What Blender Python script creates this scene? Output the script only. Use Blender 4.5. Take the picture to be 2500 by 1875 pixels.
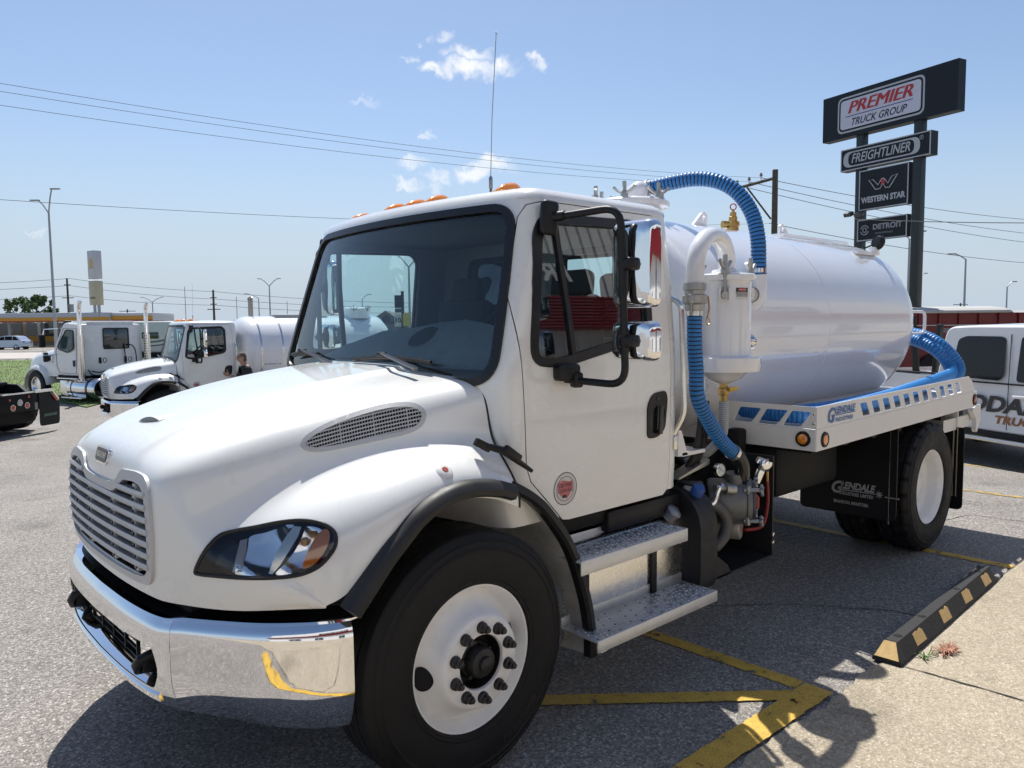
import bpy, bmesh, math, random
import numpy as np
from mathutils import Vector, Matrix, Euler
from mathutils.geometry import delaunay_2d_cdt
from mathutils.bvhtree import BVHTree
random.seed(7)
R = math.radians
for o in list(bpy.data.objects): bpy.data.objects.remove(o)
scene = bpy.context.scene
COL = scene.collection

# ------------------------------------------------------------------ camera
CP = np.array([-1.9074, -3.446, 1.8608]); YAW, PITCH, ROLL, FPX = 0.8302, -0.0796, -0.0108, 1884.0
fw = np.array([math.cos(PITCH)*math.cos(YAW), math.cos(PITCH)*math.sin(YAW), math.sin(PITCH)])
rt = np.cross(fw, [0, 0, 1]); rt /= np.linalg.norm(rt); up = np.cross(rt, fw)
RT = math.cos(ROLL)*rt + math.sin(ROLL)*up; UP = -math.sin(ROLL)*rt + math.cos(ROLL)*up
cam = bpy.data.cameras.new('camera'); co = bpy.data.objects.new('camera', cam); COL.objects.link(co)
cam.sensor_width = 36; cam.lens = FPX/2500*36; cam.clip_start = .05; cam.clip_end = 6000
m = Matrix.Identity(4)
for i in range(3): m[i][0] = RT[i]; m[i][1] = UP[i]; m[i][2] = -fw[i]; m[i][3] = CP[i]
co.matrix_world = m; scene.camera = co
def ray(px, py): return fw*FPX + RT*(px-1250) - UP*(py-937.5)
def bp(px, py, ax, v):
    d = ray(px, py); i = 'xyz'.index(ax); return CP + d*((v-CP[i])/d[i])
def dep(px, py, D): return CP + ray(px, py)/FPX*D
def gp(px, py, z=-.6): return bp(px, py, 'z', z)

# ------------------------------------------------------------------ light
SUN = np.array([.262, .452, 1.0]); SUN /= np.linalg.norm(SUN)
w = bpy.data.worlds.new('World'); scene.world = w; w.use_nodes = True
nt = w.node_tree; nt.nodes.clear()
def N(t, ty, **k):
    n = t.nodes.new(ty)
    for a, b in k.items(): setattr(n, a, b)
    return n
def L(t, a, b): t.links.new(a, b)
sky = N(nt, 'ShaderNodeTexSky', sky_type='NISHITA', sun_disc=False)
sky.sun_elevation = math.asin(SUN[2]); sky.sun_rotation = math.atan2(SUN[0], SUN[1])
sky.altitude = 400; sky.air_density = 1.0; sky.dust_density = 1.0; sky.ozone_density = 2.0
bg = N(nt, 'ShaderNodeBackground'); bg.inputs['Strength'].default_value = .105
wo = N(nt, 'ShaderNodeOutputWorld')
# clouds: small cumulus puffs at fixed directions of the sky
tc = N(nt, 'ShaderNodeTexCoord')
def cloud_mask(dirs):
    nz = N(nt, 'ShaderNodeTexNoise'); nz.inputs['Scale'].default_value = 26; nz.inputs['Detail'].default_value = 6; nz.inputs['Roughness'].default_value = .62
    L(nt, tc.outputs['Generated'], nz.inputs['Vector'])
    def dot(v):
        n = N(nt, 'ShaderNodeVectorMath', operation='DOT_PRODUCT'); n.inputs[1].default_value = tuple(v); L(nt, tc.outputs['Generated'], n.inputs[0]); return n.outputs['Value']
    c = dot(fw); a = dot(RT*FPX); b = dot(UP*FPX)
    cm_ = N(nt, 'ShaderNodeMath', operation='MAXIMUM'); cm_.inputs[1].default_value = .2; L(nt, c, cm_.inputs[0])
    cb = N(nt, 'ShaderNodeCombineXYZ'); L(nt, a, cb.inputs[0]); L(nt, b, cb.inputs[1])
    dv = N(nt, 'ShaderNodeVectorMath', operation='DIVIDE'); L(nt, cb.outputs[0], dv.inputs[0]); cc = N(nt, 'ShaderNodeCombineXYZ'); L(nt, cm_.outputs[0], cc.inputs[0]); L(nt, cm_.outputs[0], cc.inputs[1]); cc.inputs[2].default_value = 1; L(nt, cc.outputs[0], dv.inputs[1])
    wv = N(nt, 'ShaderNodeVectorMath', operation='MULTIPLY_ADD'); wv.inputs[1].default_value = (150, 130, 0); L(nt, nz.outputs['Color'], wv.inputs[0]); L(nt, dv.outputs[0], wv.inputs[2])
    acc = None
    for (px, py, rx, ry, st) in dirs:
        s1 = N(nt, 'ShaderNodeVectorMath', operation='MULTIPLY_ADD'); s1.inputs[1].default_value = (1/rx, 1/ry, 0); s1.inputs[2].default_value = (-(px-1250+75)/rx, -(937.5-py+65)/ry, 0); L(nt, wv.outputs[0], s1.inputs[0])
        ln = N(nt, 'ShaderNodeVectorMath', operation='LENGTH'); L(nt, s1.outputs[0], ln.inputs[0])
        mr = N(nt, 'ShaderNodeMapRange', interpolation_type='SMOOTHSTEP'); mr.inputs['From Min'].default_value = 1.2; mr.inputs['From Max'].default_value = .25; mr.inputs['To Max'].default_value = st; L(nt, ln.outputs['Value'], mr.inputs['Value'])
        if acc is None: acc = mr.outputs[0]
        else: mx = N(nt, 'ShaderNodeMath', operation='MAXIMUM'); L(nt, acc, mx.inputs[0]); L(nt, mr.outputs[0], mx.inputs[1]); acc = mx.outputs[0]
    fr = N(nt, 'ShaderNodeMath', operation='GREATER_THAN'); fr.inputs[1].default_value = .25; L(nt, c, fr.inputs[0])
    f0 = N(nt, 'ShaderNodeMath', operation='MULTIPLY'); L(nt, acc, f0.inputs[0]); L(nt, fr.outputs[0], f0.inputs[1])
    br = N(nt, 'ShaderNodeMapRange'); br.inputs['From Min'].default_value = .33; br.inputs['From Max'].default_value = .56; br.inputs['To Min'].default_value = .3; L(nt, nz.outputs['Fac'], br.inputs['Value'])
    f = N(nt, 'ShaderNodeMath', operation='MULTIPLY', use_clamp=True); L(nt, f0.outputs[0], f.inputs[0]); L(nt, br.outputs[0], f.inputs[1])
    return f.outputs[0]
clouds = [(1075, 80, 34, 20, .75), (1150, 125, 60, 22, .95), (1065, 170, 42, 20, .9), (1160, 165, 85, 30, 1), (1225, 160, 45, 28, .95), (1310, 148, 26, 20, 1),
          (1015, 150, 16, 12, .5), (1020, 100, 14, 9, .5), (1170, 410, 60, 26, .9), (1210, 400, 40, 26, .9), (1000, 400, 50, 18, .6), (990, 450, 28, 14, .8), (1065, 435, 45, 16, .75), (1045, 455, 30, 12, .65), (1045, 345, 14, 10, .5), (895, 243, 30, 10, .3), (98, 560, 25, 9, .35)]
cm = cloud_mask(clouds)
mix = N(nt, 'ShaderNodeMixRGB'); mix.inputs['Color2'].default_value = (7.4, 7.6, 7.9, 1)
sz = N(nt, 'ShaderNodeSeparateXYZ'); L(nt, tc.outputs['Generated'], sz.inputs[0])
hzr = N(nt, 'ShaderNodeMapRange', interpolation_type='SMOOTHSTEP'); hzr.inputs['From Min'].default_value = .0; hzr.inputs['From Max'].default_value = .27; hzr.inputs['To Min'].default_value = .96; hzr.inputs['To Max'].default_value = 0; L(nt, sz.outputs[2], hzr.inputs['Value'])
hzm = N(nt, 'ShaderNodeMixRGB'); hzm.inputs['Color2'].default_value = (4.05, 4.75, 5.55, 1); L(nt, hzr.outputs[0], hzm.inputs['Fac']); L(nt, sky.outputs[0], hzm.inputs['Color1'])
L(nt, cm, mix.inputs['Fac']); L(nt, hzm.outputs[0], mix.inputs['Color1']); L(nt, mix.outputs[0], bg.inputs['Color']); L(nt, bg.outputs[0], wo.inputs['Surface'])
sl = bpy.data.lights.new('sun', 'SUN'); so = bpy.data.objects.new('sun', sl); COL.objects.link(so)
sl.energy = 4.7; sl.angle = R(.53); sl.color = (1, .97, .91)
so.rotation_euler = Vector(-SUN).to_track_quat('-Z', 'Y').to_euler(); so.location = (0, 0, 30)
vs = scene.view_settings; vs.view_transform = 'Standard'; vs.look = 'None'; vs.exposure = .34; vs.gamma = 1; vs.use_curve_mapping = False
scene.render.engine = 'CYCLES'; w.cycles.sampling_method = 'MANUAL'; w.cycles.sample_map_resolution = 512
scene.cycles.max_bounces = 6; scene.cycles.transparent_max_bounces = 12; scene.cycles.glossy_bounces = 4; scene.cycles.adaptive_threshold = .025; scene.cycles.caustics_reflective = False; scene.cycles.caustics_refractive = False

# ------------------------------------------------------------------ materials
MATS = {}
def P(name, col, rough=.5, metal=0, spec=.5, coat=0, coatr=.03, var=0, vscale=6, bump=0, bscale=40, emis=None, alpha=None, dirt=0, trans=0, detail=4, coords='Object'):
    if name in MATS: return MATS[name]
    mt = bpy.data.materials.new(name); mt.use_nodes = True; t = mt.node_tree; b = t.nodes['Principled BSDF']
    b.inputs['Base Color'].default_value = (*col, 1); b.inputs['Roughness'].default_value = rough; b.inputs['Metallic'].default_value = metal
    b.inputs['Specular IOR Level'].default_value = spec; b.inputs['Coat Weight'].default_value = coat; b.inputs['Coat Roughness'].default_value = coatr
    b.inputs['Transmission Weight'].default_value = trans
    if emis: b.inputs['Emission Color'].default_value = (*emis[:3], 1); b.inputs['Emission Strength'].default_value = emis[3]
    if var or bump or dirt:
        c = N(t, 'ShaderNodeTexCoord')
        if var or dirt:
            n = N(t, 'ShaderNodeTexNoise'); n.inputs['Scale'].default_value = vscale; n.inputs['Detail'].default_value = detail; n.inputs['Roughness'].default_value = .6
            L(t, c.outputs[coords], n.inputs['Vector'])
            r = N(t, 'ShaderNodeMapRange'); r.inputs['From Min'].default_value = .3; r.inputs['From Max'].default_value = .7; r.inputs['To Min'].default_value = 1-var; r.inputs['To Max'].default_value = 1+var
            L(t, n.outputs['Fac'], r.inputs['Value'])
            mm = N(t, 'ShaderNodeVectorMath', operation='SCALE'); mm.inputs[0].default_value = col; L(t, r.outputs[0], mm.inputs['Scale'])
            L(t, mm.outputs[0], b.inputs['Base Color'])
            rr = N(t, 'ShaderNodeMapRange'); rr.inputs['From Min'].default_value = .3; rr.inputs['From Max'].default_value = .7; rr.inputs['To Min'].default_value = rough*.85; rr.inputs['To Max'].default_value = min(1, rough*1.2)
            L(t, n.outputs['Fac'], rr.inputs['Value']); L(t, rr.outputs[0], b.inputs['Roughness'])
        if bump:
            n2 = N(t, 'ShaderNodeTexNoise'); n2.inputs['Scale'].default_value = bscale; n2.inputs['Detail'].default_value = 3
            L(t, c.outputs[coords], n2.inputs['Vector'])
            bn = N(t, 'ShaderNodeBump'); bn.inputs['Strength'].default_value = bump; bn.inputs['Distance'].default_value = .01
            L(t, n2.outputs['Fac'], bn.inputs['Height']); L(t, bn.outputs[0], b.inputs['Normal'])
    MATS[name] = mt; return mt
def glass(name, tint, refl=1.0, rough=.0, base=.04):
    if name in MATS: return MATS[name]
    mt = bpy.data.materials.new(name); mt.use_nodes = True; t = mt.node_tree; t.nodes.clear()
    tr = N(t, 'ShaderNodeBsdfTransparent'); tr.inputs[0].default_value = (*tint, 1)
    g = N(t, 'ShaderNodeBsdfGlossy'); g.inputs['Roughness'].default_value = rough; g.inputs['Color'].default_value = (1, 1, 1, 1)
    fr = N(t, 'ShaderNodeFresnel'); fr.inputs['IOR'].default_value = 1.55
    ml = N(t, 'ShaderNodeMath', operation='MULTIPLY', use_clamp=True); ml.inputs[1].default_value = refl; L(t, fr.outputs[0], ml.inputs[0])
    mx = N(t, 'ShaderNodeMixShader'); L(t, ml.outputs[0], mx.inputs[0]); L(t, tr.outputs[0], mx.inputs[1]); L(t, g.outputs[0], mx.inputs[2])
    o = N(t, 'ShaderNodeOutputMaterial'); L(t, mx.outputs[0], o.inputs[0]); MATS[name] = mt; return mt
WHITE = P('white_paint', (.80, .805, .78), .28, coat=.9, coatr=.04, var=.012, vscale=3)
TANKW = P('tank_white', (.80, .803, .825), .22, coat=1, coatr=.03, var=.012, vscale=2)
WHITEM = P('white_satin', (.78, .77, .75), .45, var=.03, vscale=5)
WHEELW = P('wheel_white', (.86, .86, .85), .38, var=.06, vscale=9)
CHROME = P('chrome', (.86, .86, .87), .045, metal=1)
STEEL = P('stainless', (.72, .71, .69), .16, metal=1, var=.05, vscale=12)
ALU = P('brushed_aluminium', (.86, .85, .82), .26, metal=1, var=.06, vscale=14)
ALUST = P('step_aluminium', (.68, .69, .70), .42, metal=.6, var=.06, vscale=20)
BLACKP = P('black_plastic', (.010, .010, .0115), .42, spec=.35, var=.2, vscale=25)
BLACKG = P('black_gloss', (.012, .012, .014), .18)
RUBBER = P('tyre_rubber', (.0105, .0105, .0115), .6, spec=.3, var=.35, vscale=14, bump=.12, bscale=120)
FLARE = P('flare_rubber', (.020, .020, .020), .48, spec=.45, var=.25, vscale=10)
SEAL = P('seal_rubber', (.012, .012, .013), .38, spec=.4)
DARK = P('chassis_black', (.006, .006, .007), .6, spec=.3)
FLAP = P('flap_black', (.007, .007, .0085), .5, spec=.3, var=.2, vscale=8)
GREYP = P('grille_grey', (.50, .505, .51), .42, coat=.2)
INTER = P('interior_grey', (.30, .33, .35), .65, var=.1, vscale=15)
LINER = P('interior_liner', (.24, .26, .28), .8)
AMBER = P('amber_lens', (.85, .27, .02), .12, coat=1, spec=.8)
AMBERD = P('amber_inner', (.9, .42, .05), .3, coat=1)
REDL = P('red_lens', (.55, .03, .02), .15, coat=1)
REDH = P('red_hose', (.25, .02, .02), .4)
CASTG = P('cast_grey', (.20, .20, .195), .5, metal=.5, var=.12, vscale=30, bump=.1, bscale=90)
PUMPC = P('pump_cover', (.03, .034, .05), .42, var=.2, vscale=30)
CASTL = P('cast_light', (.42, .42, .40), .4, metal=.8, var=.1, vscale=40)
BRASS = P('brass', (.55, .36, .13), .32, metal=1, var=.15, vscale=30)
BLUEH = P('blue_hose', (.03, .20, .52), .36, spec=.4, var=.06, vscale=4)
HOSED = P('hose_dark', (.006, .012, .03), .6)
BLUECAP = P('blue_cap', (.03, .09, .33), .4)
TEXTW = P('decal_white', (.62, .62, .62), .5)
TEXTB = P('decal_black', (.018, .018, .02), .45)
TEXTR = P('decal_red', (.55, .035, .03), .45)
GLASSW = glass('windshield_glass', (.80, .94, .96), 1.05)
GLASSS = glass('side_glass', (.78, .92, .90), 1.9)
LENS = glass('lamp_lens', (.93, .93, .93), 1.0)
GAUGE = P('gauge_face', (.62, .62, .60), .35, coat=1)

# ------------------------------------------------------------------ mesh helpers
class MB:
    def __init__(s): s.v = []; s.f = []; s.m = []
    def add(s, v, f, mi=0):
        o = len(s.v); s.v += [tuple(map(float, p)) for p in v]; s.f += [tuple(i+o for i in q) for q in f]; s.m += [mi]*len(f); return s
    def box(s, c, d, rot=None, bev=0, mi=0, seg=2):
        bm = bmesh.new(); bmesh.ops.create_cube(bm, size=1); bmesh.ops.scale(bm, vec=d, verts=bm.verts)
        if bev: bmesh.ops.bevel(bm, geom=bm.edges[:], offset=min(bev, min(d)*.48), segments=seg, profile=.5, affect='EDGES')
        M = Matrix.Translation(c) @ (rot.to_matrix().to_4x4() if rot is not None else Matrix.Identity(4))
        bm.verts.index_update(); s.add([M @ v.co for v in bm.verts], [[v.index for v in f.verts] for f in bm.faces], mi); bm.free(); return s
    def hexa(s, P8, mi=0):   # bottom 4 ccw, top 4 ccw
        return s.add(P8, [(3, 2, 1, 0), (4, 5, 6, 7), (0, 1, 5, 4), (1, 2, 6, 5), (2, 3, 7, 6), (3, 0, 4, 7)], mi)
    def lathe(s, prof, o=(0, 0, 0), ax=(0, 0, 1), n=32, mi=0, closed=False):
        ax = Vector(ax).normalized(); a = ax.orthogonal().normalized(); b = ax.cross(a); o = Vector(o); V = []; F = []
        for (r, h) in prof:
            for k in range(n):
                t = 2*math.pi*k/n; V.append(o+ax*h+(a*math.cos(t)+b*math.sin(t))*max(r, 1e-5))
        m_ = len(prof)
        for i in range(m_-1 if not closed else m_):
            j = (i+1) % m_
            for k in range(n): F.append((i*n+k, i*n+(k+1) % n, j*n+(k+1) % n, j*n+k))
        return s.add(V, F, mi)
    def cyl(s, p0, p1, r0, r1=None, n=16, mi=0):
        p0 = Vector(p0); p1 = Vector(p1); r1 = r0 if r1 is None else r1; h = (p1-p0).length
        return s.lathe([(0, 0), (r0, 0), (r1, h), (0, h)], p0, p1-p0, n, mi)
    def tube(s, path, r, n=10, mi=0, closed=False, caps=True):
        pts = [Vector(p) for p in path]; m_ = len(pts); V = []; F = []
        rf = r if callable(r) else (lambda i: r)
        t0 = (pts[1]-pts[0]).normalized(); a = t0.orthogonal().normalized()
        for i, p in enumerate(pts):
            if closed: t = (pts[(i+1) % m_]-pts[i-1]).normalized()
            else: t = (pts[min(i+1, m_-1)]-pts[max(i-1, 0)]).normalized()
            a = (a-t*a.dot(t)); a = a.normalized() if a.length > 1e-6 else t.orthogonal().normalized(); b = t.cross(a)
            for k in range(n):
                q = 2*math.pi*k/n; V.append(p+(a*math.cos(q)+b*math.sin(q))*rf(i))
        for i in range(m_ if closed else m_-1):
            j = (i+1) % m_
            for k in range(n): F.append((i*n+k, i*n+(k+1) % n, j*n+(k+1) % n, j*n+k))
        if caps and not closed: F.append(tuple(range(n-1, -1, -1))); F.append(tuple((m_-1)*n+k for k in range(n)))
        return s.add(V, F, mi)
    def sweep(s, path, frames, prof, closed=False, mi=0):  # prof list of (a,b), frames list of (A,B)
        V = []; F = []; n = len(prof); m_ = len(path)
        for p, (A, B) in zip(path, frames):
            p = Vector(p); A = Vector(A); B = Vector(B)
            for (a, b) in prof: V.append(p+A*a+B*b)
        for i in range(m_ if closed else m_-1):
            j = (i+1) % m_
            for k in range(n): F.append((i*n+k, i*n+(k+1) % n, j*n+(k+1) % n, j*n+k))
        if not closed: F.append(tuple(range(n-1, -1, -1))); F.append(tuple((m_-1)*n+k for k in range(n)))
        return s.add(V, F, mi)
    def grid(s, G, mi=0, flip=False):
        h = len(G); w_ = len(G[0]); F = []
        for i in range(h-1):
            for j in range(w_-1):
                q = (i*w_+j, i*w_+j+1, (i+1)*w_+j+1, (i+1)*w_+j); F.append(q[::-1] if flip else q)
        return s.add([p for r_ in G for p in r_], F, mi)
    def prism(s, poly, fn, d0, d1, mi=0):   # fn(u,v,d)->xyz
        n = len(poly); V = [fn(u, v, d0) for u, v in poly]+[fn(u, v, d1) for u, v in poly]
        return s.add(V, [tuple(range(n-1, -1, -1)), tuple(range(n, 2*n))]+[(k, (k+1) % n, n+(k+1) % n, n+k) for k in range(n)], mi)
    def merge(s, o): return s.add(o.v, o.f)
    def xf(s, M):
        s.v = [tuple(M @ Vector(p)) for p in s.v]; return s
    def flipy(s):
        r = MB(); r.v = [(a, -b, c) for a, b, c in s.v]; r.f = [tuple(reversed(q)) for q in s.f]; r.m = list(s.m); return r
def mesh_of(name, mb, mats, ang=38, weld=False):
    me = bpy.data.meshes.new(name); me.from_pydata(mb.v, [], mb.f); me.update()
    if not isinstance(mats, (list, tuple)): mats = [mats]
    for q in mats: me.materials.append(q)
    me.polygons.foreach_set('material_index', mb.m)
    bm = bmesh.new(); bm.from_mesh(me)
    if weld: bmesh.ops.remove_doubles(bm, verts=bm.verts, dist=1e-5)
    bmesh.ops.recalc_face_normals(bm, faces=bm.faces); bm.to_mesh(me); bm.free()
    me.polygons.foreach_set('use_smooth', [True]*len(me.polygons))
    if ang is not None: me.set_sharp_from_angle(angle=R(ang))
    return me
def obj(name, mb, mats, parent=None, ang=38, weld=False, label=None):
    me = mb if isinstance(mb, bpy.types.Mesh) else mesh_of(name, mb, mats, ang, weld)
    o = bpy.data.objects.new(name, me); COL.objects.link(o)
    if parent is not None: o.parent = parent
    if label: o['label'] = label
    return o
def tag(o, label=None, cat=None, group=None, kind=None):
    if label: o['label'] = label
    if cat: o['category'] = cat
    if group: o['group'] = group
    if kind: o['kind'] = kind
    return o
def thing(name, label, cat, loc=(0, 0, 0), rz=0, group=None):
    o = bpy.data.objects.new(name, None); o.empty_display_size = .2; COL.objects.link(o)
    o.location = loc; o.rotation_euler = (0, 0, rz); return tag(o, label, cat, group)
def copy_tree(o, parent=None):
    c = o.copy(); COL.objects.link(c); c.parent = parent
    for ch in list(o.children): copy_tree(ch, c)
    return c
def inpoly(x, y, poly):
    c = False; n = len(poly); j = n-1
    for i in range(n):
        a, b = poly[i], poly[j]
        if (a[1] > y) != (b[1] > y) and x < (b[0]-a[0])*(y-a[1])/(b[1]-a[1])+a[0]: c = not c
        j = i
    return c
def inpoly_np(X, Y, poly):
    c = np.zeros(len(X), bool); n = len(poly); j = n-1
    for i in range(n):
        a, b = poly[i], poly[j]
        if a[1] != b[1]:
            t = ((a[1] > Y) != (b[1] > Y)) & (X < (b[0]-a[0])*(Y-a[1])/(b[1]-a[1])+a[0]); c ^= t
        j = i
    return c
def densify(poly, sp, closed=True):
    out = []; n = len(poly)
    for i in range(n if closed else n-1):
        a = np.array(poly[i], float); b = np.array(poly[(i+1) % n], float); k = max(1, int(np.linalg.norm(b-a)/sp))
        out += [tuple(a+(b-a)*t/k) for t in range(k)]
    if not closed: out.append(tuple(poly[-1]))
    return out
def catmull(pts, k=6, closed=False):
    P_ = [np.array(p, float) for p in pts]; n = len(P_); out = []
    for i in range(n if closed else n-1):
        if closed: a, b, c, d = P_[i-1], P_[i], P_[(i+1) % n], P_[(i+2) % n]
        else: a, b, c, d = P_[max(i-1, 0)], P_[i], P_[i+1], P_[min(i+2, n-1)]
        for t in range(k):
            u = t/k; out.append(.5*((2*b)+(-a+c)*u+(2*a-5*b+4*c-d)*u*u+(-a+3*b-3*c+d)*u**3))
    if not closed: out.append(P_[-1])
    return [tuple(p) for p in out]
def roundpoly(pts, r, k=5):
    out = []; n = len(pts); rr = r if isinstance(r, (list, tuple)) else [r]*n
    for i in range(n):
        p = np.array(pts[i], float); a = np.array(pts[i-1], float)-p; b = np.array(pts[(i+1) % n], float)-p
        la, lb = np.linalg.norm(a), np.linalg.norm(b); q = min(rr[i], la*.48, lb*.48); A = p+a/la*q; B = p+b/lb*q
        for t in range(k+1):
            u = t/k; out.append(tuple((1-u)**2*A+2*u*(1-u)*p+u*u*B))
    return out
def offset2(poly, d):
    n = len(poly); out = []; ar = sum(poly[i-1][0]*poly[i][1]-poly[i][0]*poly[i-1][1] for i in range(n)); sg = 1 if ar > 0 else -1
    for i in range(n):
        a = np.array(poly[i-1]); b = np.array(poly[(i+1) % n]); t = b-a; t = t/(np.linalg.norm(t)+1e-9)
        out.append((poly[i][0]+sg*t[1]*d, poly[i][1]-sg*t[0]*d))
    return out
def cdt(outer, holes=(), sp=.05, edge_sp=None, extra=()):
    es = edge_sp or sp; V = []; E_ = []
    rings = [densify(outer, es)]+[densify(h, es) for h in holes]
    for r_ in rings:
        o = len(V); V += r_; E_ += [(o+i, o+(i+1) % len(r_)) for i in range(len(r_))]
    A = np.array(rings[0]); x0, y0 = A.min(0); x1, y1 = A.max(0)
    xs = np.arange(x0+sp*.5, x1, sp); ys = np.arange(y0+sp*.5, y1, sp)
    if len(xs) and len(ys):
        X, Y = [q.ravel() for q in np.meshgrid(xs, ys)]; k = inpoly_np(X, Y, rings[0])
        for h in rings[1:]: k &= ~inpoly_np(X, Y, h)
        X, Y = X[k], Y[k]
        if len(X):
            B = np.array(V); d = np.sqrt(((np.stack([X, Y], 1)[:, None]-B[None])**2).sum(2)).min(1); k = d > sp*.35
            V += list(zip(X[k], Y[k]))
    r_ = delaunay_2d_cdt([Vector(p) for p in V], E_, [], 0, 1e-7)
    vo = [(p[0], p[1]) for p in r_[0]]; F = []
    C = np.array([[sum(vo[i][k] for i in f)/3 for k in (0, 1)] for f in r_[2]])
    keep = inpoly_np(C[:, 0], C[:, 1], rings[0])
    for h in rings[1:]: keep &= ~inpoly_np(C[:, 0], C[:, 1], h)
    for f, k in zip(r_[2], keep):
        if k: F.append(tuple(f))
    return vo, F
def patch(mb, outer, holes, fn, sp=.05, th=0, edge_sp=None, mi=0):
    """triangulated plate: fn(u,v,d)->xyz, d = distance along the outward side; thickness th goes inward"""
    vo, F = cdt(outer, holes, sp, edge_sp); n = len(vo); V = [fn(u, v, 0) for u, v in vo]
    if not th: return mb.add(V, F, mi)
    V += [fn(u, v, -th) for u, v in vo]; FF = list(F)+[tuple(i+n for i in reversed(f)) for f in F]
    ec = {}
    for f in F:
        for a, b in zip(f, f[1:]+f[:1]): ec[(a, b)] = 1
    for (a, b) in ec:
        if (b, a) not in ec: FF.append((b, a, a+n, b+n))
    return mb.add(V, FF, mi)
def text_poly(body, size=1, shear=0, bold=0, sx=1, align='CENTER', space=1):
    c = bpy.data.curves.new('t', 'FONT'); c.body = body; c.size = size; c.shear = shear; c.offset = bold; c.align_x = align; c.align_y = 'CENTER'; c.space_character = space; c.resolution_u = 3
    o = bpy.data.objects.new('t', c); COL.objects.link(o)
    me = bpy.data.meshes.new_from_object(o.evaluated_get(bpy.context.evaluated_depsgraph_get()))
    V = [(v.co.x*sx, v.co.y) for v in me.vertices]; F = [tuple(p.vertices) for p in me.polygons]
    bpy.data.objects.remove(o); bpy.data.curves.remove(c); bpy.data.meshes.remove(me); return V, F
def text(mb, body, fn, size, mi=0, fit=None, **k):
    V, F = text_poly(body, size, **k)
    if fit:
        xs = [v[0] for v in V]; ww = max(xs)-min(xs); cx = (max(xs)+min(xs))/2; V = [((x-cx)*fit/ww, y) for x, y in V]
    return mb.add([fn(x, y, 0) for x, y in V], F, mi)
def plane_fn(o, U, V_, W=None):
    o = np.array(o, float); U = np.array(U, float); V_ = np.array(V_, float); W = np.cross(U, V_) if W is None else np.array(W, float)
    return lambda u, v, d=0: tuple(o+U*u+V_*v+W*d)
def sstep(a, b, x):
    t = np.clip((x-a)/(b-a), 0, 1); return t*t*(3-2*t)
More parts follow.
